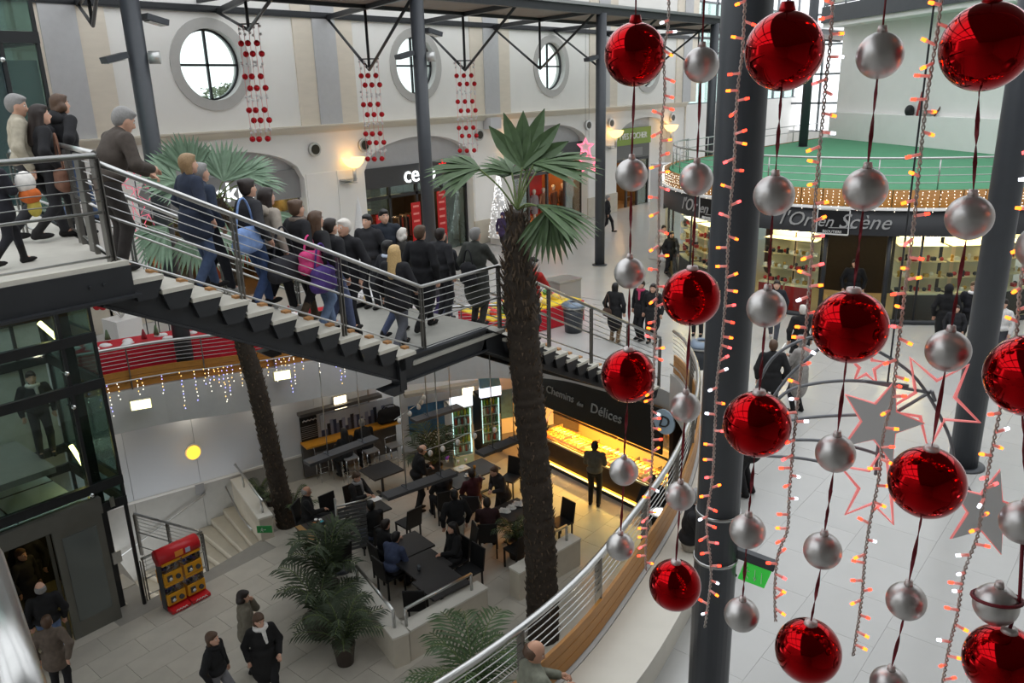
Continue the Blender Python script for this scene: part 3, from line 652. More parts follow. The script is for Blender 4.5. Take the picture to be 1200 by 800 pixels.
L_('red_top',MB().lathe([(.0,-.43),(.17,-.43),(.17,.43),(0,.43)],(0,0,0),16),red)
tp=cm.children[-1]; tp.rotation_euler=(0,PI/2,0); tp.location=(0,0,1.19); 
L_('top_sticker',MB().bb(-.12,.05,-.18,-.172,1.14,1.26),mat('orange_sticker',(240,150,60),.4)); L_('top_sticker',MB().bb(.1,.2,-.18,-.172,1.14,1.24),mat('pale_sticker',(200,205,230),.4))
for i in(-1,1):
    O('foot_logo',MB().tube([(i*.215-.12+.03*k,-.305,.065+(.02 if k%2 else -.012)) for k in range(9)],.009,5),white,cm,world=False)
# raised planters with rails
def planter(pts,label,h_=.62):
    t=thing('stone_planter_wall',label,'planter wall',(*pts[0],ZL)); 
    for i in range(len(pts)-1):
        a,b=np.array(pts[i],float),np.array(pts[i+1],float); dr=(b-a)/np.linalg.norm(b-a)
        e0=.15 if i==0 else -.15; O('wall_block',MB().bar((*(a-dr*e0),ZL+h_/2),(*(b+dr*.15),ZL+h_/2),.3,h_),stone,t)
        O('cap_stone',MB().bar((*(a-dr*(.16 if i==0 else -.17)),ZL+h_+.02),(*(b+dr*.16),ZL+h_+.02),.33,.04),mat('pale_cap_stone',(216,212,202)),t)
        a2,b2=a+dr*.2,b-dr*.12; r=O('steel_rail',MB().tube([(*a2,ZL+h_+.4),(*b2,ZL+h_+.4)],.032,10),steel,t)
        for p in(a2,b2): O('rail_post',MB().tube([(*p,ZL+h_+.04),(*p,ZL+h_+.4)],.03,8),steel,r)
    return t
P0=onz(470,782,ZL)[:2]+np.array((.1,.14)); PR=onz(570,722,ZL)[:2]+np.array((-.1,.14)); PL=onz(415,715,ZL)[:2]+np.array((.15,.1))
planter([tuple(PL),tuple(P0),tuple(PR)],'pale stone planter wall with steel rail beside the potted plants and cafe tables')
Q0=onz(678,662,ZL)[:2]+np.array((-.1,.14)); planter([tuple(Q0+np.array((-1.5,.18))),tuple(Q0)],'short pale stone wall with steel rail behind the tall palm trunk',.62)
# ---- furniture
TA=math.radians(-10); tblack=mat('black_table_top',(48,47,48),.35,var=.1); cblack=mat('black_chair',(26,26,28),.5)
def table_proto(lx,ly,h_=.74):
    t=thing('cafe_table','x','table'); O('table_top',MB().box((0,0,h_-.02),(lx,ly,.04)),tblack,t,world=False); 
    O('pedestal',MB().tube([(0,0,.03),(0,0,h_-.04)],.035,10),darksteel,t,world=False)
    O('foot',MB().box((0,0,.02),(.6,.07,.03)),darksteel,t,world=False); O('foot',MB().box((0,0,.02),(.07,.6,.03)),darksteel,t,world=False); return t
protoT=None
TB=[((376,617),'black cafe table with a tray in front of the seated bald man'),((430,595),'black cafe table with the reading man\'s papers'),((447,550),'black cafe table next to the chrome bar stools'),((541,560),'black cafe table with white tray and coffee cup'),((497,660),'black cafe table where the man in blue leans'),((517,682),'black cafe table right behind the planter rail'),((478,638),'black cafe table between the two facing groups'),((602,597),'black cafe table covered with white cups and plates'),((560,548),'black cafe table beside the drinks fridges')]
TPOS=[]
for i,(px,lb) in enumerate(TB):
    p=onz(*px,ZL+.74); TPOS.append(p)
    if protoT is None: protoT=table_proto(.86,.78); o=protoT; o.location=(p[0],p[1],ZL); o.rotation_euler=(0,0,TA); o['label']=lb
    else: o=dup(protoT,(p[0],p[1],ZL),TA,lb)
    o['group']='black cafe tables on the lower level'
for ang,c in ((0,0),): O('wood_edge',MB().bb(-.43,-.3,-.39,.39,.742,.746),mat('worn_wood_edge',(150,115,70),.4),protoT,world=False)
def chair_proto():
    t=thing('cafe_chair','x','chair'); O('seat',MB().box((0,0,.45),(.44,.42,.04)),cblack,t,world=False)
    O('backrest',MB().prismd([(-.2,-.21,.42),(-.24,-.21,.42),(-.31,-.21,.92),(-.28,-.21,.92)],(0,.42,0)),cblack,t,world=False)
    lg=MB().bb(-.016,.016,-.016,.016,0,.44).mesh('leg',cblack)
    for x in(-.2,.2):
        for y in(-.19,.19): piece(lg,'leg',t,(x,y,0))
    return t
protoC=None
CH=[((392,604),-95,'black cafe chair next to the bald man'),((420,592),-95,'black cafe chair of the reading man'),((362,610),-60,'black cafe chair of the bald man'),
((395,655),85,'black cafe chair with its back to the potted plants'),((440,630),85,'black cafe chair of the man with hands on the table row'),((478,612),85,'black cafe chair pushed in opposite the reading man'),
((458,672),-8,'black cafe chair of the man in the blue jacket'),((452,655),-8,'black cafe chair of the man with clasped hands'),((488,706),40,'black cafe chair in the planter corner'),((532,657),172,'black cafe chair of the person facing the blue jacket'),((549,668),172,'black cafe chair at the end of the planter rail'),((543,640),150,'black cafe chair behind the seated black coat'),
((572,628),40,'black cafe chair of the person in dark red'),((606,643),80,'black cafe chair in front of the cup-covered table'),((656,612),170,'black cafe chair against the short stone wall'),((520,590),60,'black cafe chair below the hanging board'),((598,560),190,'black cafe chair by the fridges'),((505,550),-20,'black cafe chair beside the standing man in black'),((632,620),130,'black cafe chair half hidden by the palm trunk')]
for px,an,lb in CH:
    p=onz(*px,ZL+.45); an=math.radians(an)
    if protoC is None: protoC=chair_proto(); o=protoC; o.location=(p[0],p[1],ZL); o.rotation_euler=(0,0,an); o['label']=lb
    else: o=dup(protoC,(p[0],p[1],ZL),an,lb)
    o['group']='black cafe chairs on the lower level'
# things on tables
def on_table(px,z=ZL+.745): return onz(*px,z)
def lump(name,label,cat,px,parts,group=None):
    p=on_table(px); t=thing(name,label,cat,p,TA,group)
    for nm,mb,m in parts: O(nm,mb,m,t,world=False)
    return t
cw=mat('white_china',(238,236,232),.25); trm=mat('dark_tray',(40,38,40),.4); wtr=mat('cream_tray',(225,215,190),.4)
def cup(x=0,y=0): return MB().lathe([(0,.012),(.065,.015),(.065,.02),(.02,.02),(.03,.03),(.04,.075),(.036,.075),(.028,.035),(0,.03)],(x,y,0),14)
lump('serving_tray','dark tray with cups and a pastry before the bald man','tray',(371,613),[('tray_plate',MB().box((0,0,.01),(.36,.26,.02)),trm),('cup',cup(.02,.06),cw),('cup',cup(.09,-.02),cw),('pastry',MB().ball((-.08,-.03,.04),(.06,.045,.03),10,6),mat('pastry',(190,120,60),.6,var=.2)),('blue_wrapper',MB().ball((.1,-.06,.035),(.05,.03,.02),8,5),mat('turquoise',(60,170,190),.5))])
lump('serving_tray','cream tray with napkins on the table under the hanging board','tray',(541,549),[('tray_plate',MB().box((0,0,.01),(.36,.28,.02)),wtr),('napkin',MB().box((.03,.02,.03),(.16,.14,.02),.4),cw)])
lump('coffee_cup','white coffee cup on saucer near the cream tray','cup',(547,558),[('cup_and_saucer',cup(),cw)])
lump('flower_pot','small purple flower pot on the table by the cream tray','flowers',(524,541),[('pot',MB().lathe([(0,0),(.03,0),(.045,.07),(0,.07)],n=12),cw),('blossom',MB().ball((0,.0,.1),.05,8,6).ball((.05,.02,.12),.035,8,6),mat('violet_flower',(150,80,190),.6))])
for k,(px,lb) in enumerate((((537,543),'small white cup left of the cream tray edge'),((546,541),'small white sugar jar behind the cream tray'),((556,549),'orange juice glass beside the cream tray'),((561,560),'small grey salt shaker at the table edge'))):
    m=(cw,cw,mat('orange_juice',(200,140,40),.2),mat('grey_shaker',(120,120,120),.3))[k]
    tag(O('drinking_glass' if k==2 else 'small_cup',MB().lathe([(0,0),(.028,0),(.036,.09),(.03,.09),(.025,.01),(0,.01)],tuple(on_table(px)),12),m),lb,'cup')
for k in range(9):
    px=(588+k*3.2,601-k*1.6+((k*7)%5)-2); tag(O('cup_and_plate',MB().lathe([(0,0),(.09,.012),(.09,.018),(.03,.016),(.04,.08),(.034,.08),(0,.03)],tuple(on_table(px)),12),cw),'white cup and plate crowded on the table behind the palm trunk','dishes','white dishes on the crowded table')
for px,lb in(((491,668),'dark drinking glass beside the man in blue'),((423,600),'blue-topped bottle cap glass near the reading man')): tag(O('drinking_glass',MB().lathe([(0,0),(.03,0),(.036,.11),(.032,.11),(.026,.01),(0,.01)],tuple(on_table(px)),12),mat('smoky_glass',(90,95,100),.1)),lb,'glass')
tag(O('paper_sheet',MB().box(tuple(on_table((439,585))),(.3,.2,.006),TA),white),'white sheet of paper under the reading man\'s hands','paper')
# menu board stand by the potted plants
mb_=onz(401,668,ZL); t=thing('menu_stand','grey slatted menu stand on a pole behind the potted plants','stand',mb_)
O('pole',MB().tube([(mb_[0],mb_[1],ZL),(mb_[0],mb_[1],ZL+1.75)],.025,8),steel,t); O('base',MB().lathe([(0,0),(.2,0),(.2,.03),(0,.04)],tuple(mb_),16),darksteel,t)
mdx=np.array((.82,-.25,0))/.857
O('top_bar',MB().tube([mb_+(0,0,1.55),mb_+mdx*.7+(0,0,1.5)],.022,8),steel,t)
for k in range(12): O('slat',MB().bar(mb_+mdx*.03+(0,0,1.45-k*.09),mb_+mdx*.66+(0,0,1.4-k*.09),.01,.07),mat('grey_slat',(110,112,114),.5),t)
# bar counter with stools along the lower wall
def wv(px): return onv(*px,WA,WB_)
pA,pB=wv((352,522)),wv((462,506)); zc=-2.25
ct=thing('wall_counter','orange wood wall counter under the black poster and city mural','counter',(pA[0],pA[1],ZL))
cdir=np.array((*wd,0)); cn_=np.array((*wnrm,0)); c0=np.array((pA[0],pA[1],0)); c1=np.array((pB[0],pB[1],0))
O('counter_top',MB().bar(c0+cn_*.25+(0,0,zc),c1+cn_*.25+(0,0,zc),.45,.05),mat('orange_wood',(214,150,50),.4,var=.1),ct)
O('counter_panel',MB().bar(c0+cn_*.08+(0,0,zc-.5),c1+cn_*.08+(0,0,zc-.5),.1,.95),mat('counter_grey',(90,88,88),.5),ct)
def wpanel(x0,y0,x1,y1,lbl,nm,m,cat):   # wall picture between two pixel corners
    a,b=wv((x0,y0)),wv((x1,y1)); zm=(a[2]+b[2])/2
    return tag(O(nm,MB().bar((a[0]+wnrm[0]*.03,a[1]+wnrm[1]*.03,zm),(b[0]+wnrm[0]*.03,b[1]+wnrm[1]*.03,zm),.03,abs(a[2]-b[2])),m),lbl,cat)
po=wpanel(350,488,373,515,'black poster with white writing on the lower grey wall','poster',mat('poster_black',(28,28,30),.5),'poster')
pc=wv((362,492)); O('poster_title',MB().tube([np.array(pc)+cn_*.05+cdir*(-.2+.05*k)+np.array((0,0,.03*(k%2))) for k in range(9)],.018,5),white,po)
for k in range(7): 
    q=wv((362,498+k*2.3)); O('text_line',MB().bar(np.array((q[0],q[1],q[2]))-cdir*(.25-.02*(k%3))+cn_*.048,np.array((q[0],q[1],q[2]))+cdir*.25+cn_*.048,.004,.015),mat('poster_text',(150,150,150),.6),po)
mu=wpanel(374,486,463,508,'blue and white city skyline mural above the wall counter','mural',mat('mural_sky',(200,208,222),.5),'mural')
ma,mb2=wv((374,486)),wv((463,486)); zb=(wv((374,512))[2]+wv((463,490))[2])/2
for k in range(26):
    f=k/26; p=ma+(mb2-ma)*f; hh=.25+.35*random.random(); O('painted_tower',MB().bar((p[0]+wnrm[0]*.05,p[1]+wnrm[1]*.05,zb+hh/2-.1),(p[0]+wd[0]*.1+wnrm[0]*.05,p[1]+wd[1]*.1+wnrm[1]*.05,zb+hh/2-.1),.006,hh),mat('mural_blue_%d'%(k%4),[(60,72,110),(110,120,150),(40,46,62),(150,160,190)][k%4],.5),mu)
O('shelf_ledge',MB().bar(c0+cn_*.12+(0,0,-1.42),c1+cn_*.12-cdir*.4+(0,0,-1.42),.24,.09),mat('counter_grey',(90,88,88)),ct)
protoS=None
for k,(px,lb) in enumerate((((375,528),'chrome bar stool below the black poster'),((406,532),'chrome bar stool under the woman with long dark hair'),((430,524),'chrome bar stool under the leaning person'),((457,518),'chrome bar stool at the passage end of the counter'))):
    p=onz(*px,ZL+.76)
    if protoS is None:
        t=thing('bar_stool','x','stool'); protoS=t; O('seat',MB().box((0,0,.76),(.36,.34,.035)),mat('stool_seat_grey',(170,172,175),.3,.5),t,world=False); O('back_loop',MB().tube([(-.17,.15,.76),(-.19,.15,.95),(.17,.15,.97),(.17,.15,.76)],.014,8),chrome,t,world=False)
        lg=MB().tube([(0,0,0),(0,0,.75)],.014,8).mesh('leg',chrome)
        for x in(-.17,.17):
            for y in(-.15,.15): piece(lg,'leg',t,(x,y,0))
        O('footrest',MB().tube([(-.17,-.15,.28),(.17,-.15,.28),(.17,.15,.28),(-.17,.15,.28)],.011,6,closed=True),chrome,t,world=False); o=t
    else: o=dup(protoS)
    o.location=(p[0]+wnrm[0]*.22,p[1]+wnrm[1]*.22,ZL); o.rotation_euler=(0,0,math.atan2(wd[1],wd[0])); o['label']=lb; o['group']='chrome stools at the wall counter'
# wall lamps
lampw=glow('white_lamp_glow',(255,236,196),3.2)
def wall_lamp(px,size,label,A=WA,B=WB_,m=lampw,nm='wall_lamp'):
    p=onv(*px,A,B); d_=(np.array(B)-np.array(A)); d_/=np.linalg.norm(d_); n_=np.array((d_[1],-d_[0])); t=thing(nm,label,'lamp',p)
    q=np.array((p[0]+n_[0]*.06,p[1]+n_[1]*.06,p[2])); D3=np.array((*d_,0))
    O('lamp_frame',MB().bar(q-D3*size[0]/2*1.15,q+D3*size[0]/2*1.15,.08,size[1]*1.15),mat('lamp_frame',(150,148,140),.4),t)
    q2=q+np.array((*n_,0))*.05; O('lamp_diffuser',MB().bar(q2-D3*size[0]/2,q2+D3*size[0]/2,.03,size[1]),m,t)
wall_lamp((397,470),(.34,.34),'square glowing wall lamp above the city mural'); wall_lamp((547,455),(.34,.34),'square glowing wall lamp above the drinks fridges',FW0,FW1)
RA,RB=(6.6,17.2),(9.33,16.0)
lampd=glow('pale_yellow_glow',(255,250,190),2.0)
wall_lamp((165,472),(.4,.2),'flat yellow lamp on the balustrade fascia nearest the lift',(6.82,17.2),(9.33,16.05),lampd); wall_lamp((330,438),(.36,.2),'flat yellow lamp on the balustrade fascia beyond the left palm trunk',(8.3,16.55),(12,14.75),lampd)
p=wv((226,529)); t=thing('round_wall_lamp','round amber lamp glowing on the plain grey lower wall','lamp',p); q=p+cn_*.03
def disc(c,n,r,d,nn=20):
    n=n/np.linalg.norm(n); return MB().tube([c,c+n*d],r,nn)
O('lamp_base',disc(p,cn_,.2,.05),white,t); O('lamp_globe',MB().ball(tuple(p+cn_*.07),(.17,.1,.17),16,10),glow('amber_glow',(255,190,60),1.6),t)
pn2=wpanel(228,568,240,577,'small no-smoking notice on the stairwell wall','notice',mat('notice_grey',(150,150,150),.5),'notice')
# drinks fridges
def fridge(px,label,hd_,body,glowm,cap):
    p=onz(*px,ZL); an=math.atan2(fd[1],fd[0]); t=thing('drinks_fridge',label,'fridge',(p[0],p[1],ZL),an); w_,dp,h_=.62,.6,1.75
    def l(nm,mb,m,par=None): return O(nm,mb,m,par or t,world=False)
    l('cabinet',MB().bb(-w_/2,-w_/2+.04,0,dp,0,h_).bb(w_/2-.04,w_/2,0,dp,0,h_).bb(-w_/2,w_/2,dp-.03,dp,0,h_).bb(-w_/2,w_/2,0,dp,0,.3).bb(-w_/2,w_/2,0,dp,h_-.06,h_),body)
    l('light_box',MB().bb(-w_/2,w_/2,-.05,.06,h_,h_+.28),glowm); 
    if cap: l('crown_sign',MB().prismd([(-w_/2,-.05,h_+.28),(w_/2,-.05,h_+.28),(w_/2-.02,.1,h_+.62),(-w_/2+.02,.1,h_+.62)],(0,.05,0)),mat('fridge_blue',(120,175,215),.4))
    l('inner_light',MB().bb(-w_/2+.05,-w_/2+.07,.02,.05,.35,h_-.1).bb(w_/2-.07,w_/2-.05,.02,.05,.35,h_-.1),glow('fridge_tube',(225,238,240),1.6))
    for k in range(5):
        z=.36+k*.27; l('shelf',MB().bb(-w_/2+.04,w_/2-.04,.06,dp-.05,z-.015,z),mat('fridge_shelf',(205,215,215),.4)); 
        for q in range(6):
            x=-.22+q*.088; c=[(190,60,40),(60,130,60),(225,180,40),(220,220,215),(60,40,36),(120,170,60)][(q*3+k*(2 if cap else 5))%6]
            l('bottle',MB().lathe([(0,0),(.034,0),(.034,.13),(.014,.17),(.014,.2),(0,.2)],(x,.14,z),8),mat('bottle_%d_%d_%d'%c,c,.25))
    dr_=l('glass_door',MB().bb(-w_/2+.03,w_/2-.03,-.02,-.01,.32,h_-.05),pglass); O('door_handle',MB().bb(w_/2-.07,w_/2-.045,-.06,-.03,.8,1.2),steel,dr_,world=False); l('lower_grille',MB().bb(-w_/2+.03,w_/2-.03,-.012,-.001,.04,.28),mat('fridge_grille',(170,200,205),.4) if not cap else mat('fridge_grille_dark',(50,50,54),.4))
fridge((544,545),'white lit drinks fridge with curved white header by the hanging board',0,mat('fridge_white',(225,226,226),.35),glow('header_white',(235,245,250),1.3),False)
fridge((577,531),'tall black drinks fridge with blue crown sign beside the white one',0,mat('fridge_black',(38,38,40),.35),glow('header_cool',(225,235,250),1.2),True)
# food counter with warm lit display
def area_lamp(p,size,col,power,dirv,rz,parent):
    l=bpy.data.lights.new('lamp_light','AREA'); l.shape='RECTANGLE'; l.size,l.size_y=size; l.color=col; l.energy=power
    o=bpy.data.objects.new('lamp_light',l); C.objects.link(o); o.parent=parent; o.location=Vector(tuple(map(float,p)))-WL(parent)
    z=-Vector(tuple(map(float,dirv))).normalized(); x=Vector((math.cos(rz),math.sin(rz),0)); x=(x-z*x.dot(z)).normalized(); y=z.cross(x)
    o.rotation_euler=Matrix((x,y,z)).transposed().to_euler(); return o
# unseen fill lights added under the middle floor to brighten the lower level
for k,(x,y) in enumerate([(6.6,18.0),(8.6,17.5),(10.4,17.0),(12.2,16.4),(13.8,15.6),(14.9,14.9),(15.9,14.3),(2.5,5.6),(5.,5.),(8,5.2),(11,6.1)]):
    t=thing('soffit_fill_light','round fill light added under the middle floor to brighten the lower level','lamp',(x,y,-.47),0,'added fill lights under the middle floor'); O('trim_ring',MB().lathe([(.13,0),(.17,0),(.17,.02),(.13,.02)],(x,y,-.47),16),white,t); O('fill_disc',MB().lathe([(0,.0),(.13,.0)],(x,y,-.465),16),glow('fill_disc_glow',(255,240,215),14.),t)
FA,FB=np.array((15.95,12.7)),np.array((15.1,8.2)); cdv=(FB-FA)/np.linalg.norm(FB-FA); cnn=np.array((-cdv[1],cdv[0]))*1.  # toward right of travel
cnn=np.array((cdv[1],-cdv[0])); D=lambda s,o,z:(FA[0]+cdv[0]*s+cnn[0]*o,FA[1]+cdv[1]*s+cnn[1]*o,z)   # o<0 is behind the counter
if cnn[0]>0: cnn=-cnn
fc=thing('food_counter','long bakery counter with warm lit glass display of pastries','counter',(FA[0],FA[1],ZL)); Lc=4.5
def cbar(s0,s1,o,z,w_,h_): return MB().bar(D(s0,o,z),D(s1,o,z),w_,h_)
O('counter_base',cbar(0,Lc,-.4,ZL+.4,.7,.6),mat('counter_dark_wood',(60,40,28),.4,var=.2),fc); O('kick_plate',cbar(0,Lc,-.3,ZL+.05,.8,.1),black,fc)
O('light_strip',cbar(.2,Lc-.2,-.0,ZL+.12,.02,.02),glow('warm_strip',(255,180,60),2.2),fc); area_lamp(D(2.2,.03,ZL+.12),(4.,.04),(1,.58,.18),26.,(cnn[0],cnn[1],-.55),math.atan2(cdv[1],cdv[0]),fc)
O('display_bed',cbar(0,Lc,-.45,ZL+.73,.8,.06),mat('display_bed',(120,74,34),.4),fc); O('bump_rail',cbar(0,Lc,-.03,ZL+.72,.06,.05),steel,fc)
O('front_glass',MB().bar(D(0,-.1,ZL+.95),D(Lc,-.1,ZL+.95),.012,.35),pglass,fc); O('glass_support',MB().bar(D(.02,-.1,ZL+.75),D(.02,-.5,ZL+1.31),.03,.03).bar(D(Lc-.05,-.1,ZL+.75),D(Lc-.05,-.5,ZL+1.31),.03,.03),steel,fc)
O('heat_lamp_hood',cbar(.1,2.5,-.5,ZL+1.32,.07,.03),black,fc); O('shelf_lamp_hood',cbar(2.55,Lc-.1,-.5,ZL+1.32,.06,.03),black,fc); area_lamp(D(1.3,-.5,ZL+1.29),(2.3,.06),(1,.42,.07),330.,(0,0,-1),math.atan2(cdv[1],cdv[0]),fc); area_lamp(D(3.5,-.5,ZL+1.29),(1.7,.06),(1,.78,.4),60.,(0,0,-1),math.atan2(cdv[1],cdv[0]),fc)
past=[MB().ball((0,0,.03),(.09,.05,.035),10,6).mesh('pastry',mat('golden_pastry',(222,138,40),.5,var=.25,scale=20,rand=.25)),MB().lathe([(.03,0),(.07,.0),(.08,.03),(.03,.04)],n=12).mesh('pastry',MT['golden_pastry']),MB().box((0,0,.03),(.16,.07,.05)).mesh('sandwich',mat('sandwich_bread',(220,190,130),.6,var=.3,scale=15,rand=.2))]
for r_ in range(4):
    for k in range(30):
        s=.15+k*.145; 
        if r_>1 and 0: continue
        o=-.2-r_*.16; d_=D(s,o,0); q=piece(past[(r_+k//6)%3],'pastry' if (r_+k//6)%3<2 else 'sandwich',fc,(d_[0]-FA[0],d_[1]-FA[1],.765),random.uniform(-.3,.3)+math.atan2(cdv[1],cdv[0])+PI/2)
for k in range(7): O('display_divider',MB().bar(D(k*.72+.1,-.12,ZL+.82),D(k*.72+.1,-.85,ZL+.82),.012,.1),steel,fc)
bk=thing('back_kitchen','back shelves and ovens of the bakery behind the counter','shelving',(FA[0]+1.8,FA[1]-2,ZL))
O('back_wall',cbar(-.3,Lc+.6,-2.2,ZL+1.3,.1,2.6),mat('bakery_back',(96,84,62),.6,var=.15),bk); O('work_top',cbar(0,Lc,-1.85,ZL+.9,.6,.05),mat('worktop_cream',(180,165,120),.4),bk); O('work_base',cbar(0,Lc,-1.85,ZL+.45,.55,.85),mat('bakery_base',(150,135,95),.5),bk)
for k,(s,m) in enumerate(((.5,darksteel),(1.3,mat('oven_cream',(226,206,150),.4)),(2.2,mat('oven_brown',(96,40,30),.4)),(3.1,darksteel),(3.9,steel))): q=O('oven',cbar(s-.3,s+.3,-1.85,ZL+1.2,.5,.5),m,bk); O('oven_handle',cbar(s-.2,s+.2,-1.57,ZL+1.36,.02,.025),steel,q)
O('ceiling_lamp',cbar(.4,Lc-.5,-1.1,-.62,.15,.05),glow('bakery_ceiling_lamp',(255,225,150),6.),bk)
# bakery sign board
s0,s1=onv(612,437,FA,FB),onv(742,498,FA,FB)
SA=np.array(D(-.2,.12,0)); SB=np.array(D(Lc,.12,0))
ztop=onv(690,448,SA[:2],SB[:2])[2]; zbot=onv(690,497,SA[:2],SB[:2])[2]
sg=thing('bakery_sign','dark hanging sign board with chalk lettering above the bakery counter','sign',(FA[0],FA[1],-1.2))
O('sign_board',MB().bar((SA[0],SA[1],(ztop+zbot)/2),(SB[0],SB[1],(ztop+zbot)/2),.05,ztop-zbot),mat('chalkboard_black',(30,33,34),.5,var=.1),sg)
rgt=(SB-SA)/np.linalg.norm(SB-SA); mid=onv(683,474,SA[:2],SB[:2])
nrm=np.cross(rgt,(0,0,1.)); 
chalk=mat('chalk_grey',(165,170,172),.8)
zl=(ztop+zbot)/2
for tx,sz,px in(('Aux',.17,(634,451)),('Chemins',.3,(657,461)),('des',.17,(681,473)),('Délices',.36,(711,484))):
    q=onv(*px,SA[:2],SB[:2]); text(tx,sz,np.array((q[0],q[1],q[2]))+nrm*.045,rgt,(0,0,1),chalk,sg,shear=.15)
bl=thing('round_menu_sign','round pale blue sign with dark letter D hanging at the bakery end','sign',onv(782,492,FA,FB)); q=onv(782,492,FA,FB)-cnn[0]*0; q3=np.array((q[0]-.1,q[1],q[2]))
O('sign_disc',MB().tube([q3,q3+np.array((cnn[0],cnn[1],0))*.05],.3,24),mat('pale_blue_sign',(190,215,235),.5),bl); text('D',.4,q3+np.array((cnn[0],cnn[1],0))*.07,rgt,(0,0,1),darksteel,bl,shear=.3)
bx=thing('bakery_side_panel','dark panel at the end of the bakery under the curved balustrade','panel',D(Lc+.2,-.5,ZL)); O('panel_board',cbar(Lc+.1,Lc+.2,-.8,ZL+1.4,1.6,2.8),mat('counter_dark_wood',(60,40,28)),bx)
# hanging boards (slim pendant lamps) on thin rods
for (pa_,pb_,rods,lb) in (((359,543),(440,513),((385,440,388),(413,415,455)),'grey hanging board lamp in front of the chrome stools'),((451,582),(532,553),((0,0,0),(510,440,553)),'grey hanging board lamp above the standing man in black'),((484,493),(539,476),((498,440,488),),'grey hanging board lamp in front of the white fridge'),((562,532),(612,512),((577,405,520),),'grey hanging board lamp in front of the black fridge')):
    z=-1.15; a,b=onz(*pa_,z),onz(*pb_,z); t=thing('hanging_board_lamp',lb,'lamp',a); O('board',MB().bar(a,b,.3,.07),mat('board_grey',(70,70,72),.5,var=.1),t)
    for f in(.3,.8): p=a+(b-a)*f; O('hanger_rod',MB().tube([p,(p[0],p[1],1.6)],.012,6),steel,t); O('clamp',MB().bar(a+(b-a)*(f-.02)+(0,0,.04),a+(b-a)*(f+.02)+(0,0,.04),.32,.012),darksteel,t)
bmq=thing('suspension_beam','slim black beam under the stairs from which the board lamps hang','beam',(12,13,1.6))
for pa_,pb_ in(((359,543),(440,513)),((451,582),(532,553)),((484,493),(539,476)),((562,532),(612,512))):
    a,b=onz(*pa_,-1.15),onz(*pb_,-1.15); O('beam_length',MB().bar((a[0],a[1],1.62),(b[0],b[1],1.62),.05,.06),black,bmq); O('beam_strut',MB().bar((a[0],a[1],1.62),(9.6,11.55,2.55),.04,.04),black,bmq)
# strings with white paper bulbs
for pts,lb in((((462,492),(490,473),(497,460)),'thin wire with small white paper bulbs near the passage'),((497,528),(520,520),(548,508),(585,497)) and (((497,528),(520,520),(548,508),(585,497)),'thin wire with small white paper bulbs before the fridges')):
    P=[onz(*p,-1.3) for p in pts]; t=thing('bulb_string',lb,'string lights',P[0]); O('wire',MB().tube(P,.01,5),steel,t)
    for f in np.linspace(.1,.95,5): 
        i=min(int(f*(len(P)-1)),len(P)-2); p=P[i]+(P[i+1]-P[i])*(f*(len(P)-1)-i); O('paper_bulb',MB().ball((p[0],p[1],p[2]-.11),(.06,.06,.08),8,6),cw,t)

pp=onz(556,614,ZL); t=thing('pushchair','dark pushchair with small wheels between the cafe tables','pushchair',(pp[0],pp[1],ZL),.6)
for x,y in((-.3,-.22),(-.3,.22),(.3,-.2),(.3,.2)):
    w_=O('wheel',MB().tube([(x,y-.02,.13),(x,y+.02,.13)],.13,16),cblack,t,world=False); O('wheel_rim',MB().tube([(x,y-.025,.13),(x,y+.025,.13)],.085,14),steel,w_,world=False)
for y in(-.2,.2): O('frame_tube',MB().tube([(.3,y,.13),(-.1,y,.55),(-.5,y,1.0)],.014,6),steel,t,world=False); O('frame_tube',MB().tube([(-.3,y,.13),(.15,y,.6)],.014,6),steel,t,world=False)
O('handle',MB().tube([(-.5,-.2,1.0),(-.5,.2,1.0)],.018,6),cblack,t,world=False)
O('seat',MB().prismd([(-.22,-.18,.45),(.22,-.18,.42),(.22,-.18,.47),(-.2,-.18,.52),(-.38,-.18,.95),(-.42,-.18,.93)],(0,.36,0)),mat('pushchair_cloth',(40,40,46),.8),t,world=False)
# ================================================================ SHOPS ON THE FAR WALL
warm=glow('warm_shop_light',(255,205,140),26.); cool=glow('cool_shop_light',(255,240,215),3.)
YB=YW+.45
def shop(cx,hw,zt,name,inner,frame,label):
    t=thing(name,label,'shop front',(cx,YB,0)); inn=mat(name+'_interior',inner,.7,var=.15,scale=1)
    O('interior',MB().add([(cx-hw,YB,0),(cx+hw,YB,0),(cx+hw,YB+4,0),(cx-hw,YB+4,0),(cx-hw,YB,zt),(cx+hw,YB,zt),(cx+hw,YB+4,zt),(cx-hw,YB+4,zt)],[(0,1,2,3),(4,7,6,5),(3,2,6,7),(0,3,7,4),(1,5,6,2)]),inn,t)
    fm=mat('shop_frame_%d'%frame[0],frame,.4)
    for x in np.linspace(-hw,hw,5): O('frame_post',MB().bb(cx+x-.06,cx+x+.06,YB-.06,YB+.06,0,zt),fm,t)
    O('frame_head',MB().bb(cx-hw,cx+hw,YB-.06,YB+.06,2.55,2.68),fm,t)
    xs=np.linspace(-hw,hw,5)
    for i in range(4):
        if i in(1,2): O('window_pane',MB().bb(cx+xs[i]+.06,cx+xs[i+1]-.06,YB-.01,YB,2.68,zt),pglass,t)
        else: O('window_pane',MB().bb(cx+xs[i]+.06,cx+xs[i+1]-.06,YB-.01,YB,0,zt),pglass,t)
    return t
def sign(t,cx,w_,z0,z1,m,y=YB-.1): return O('sign_fascia',MB().bb(cx-w_,cx+w_,y-.08,y,z0,z1),m,t)
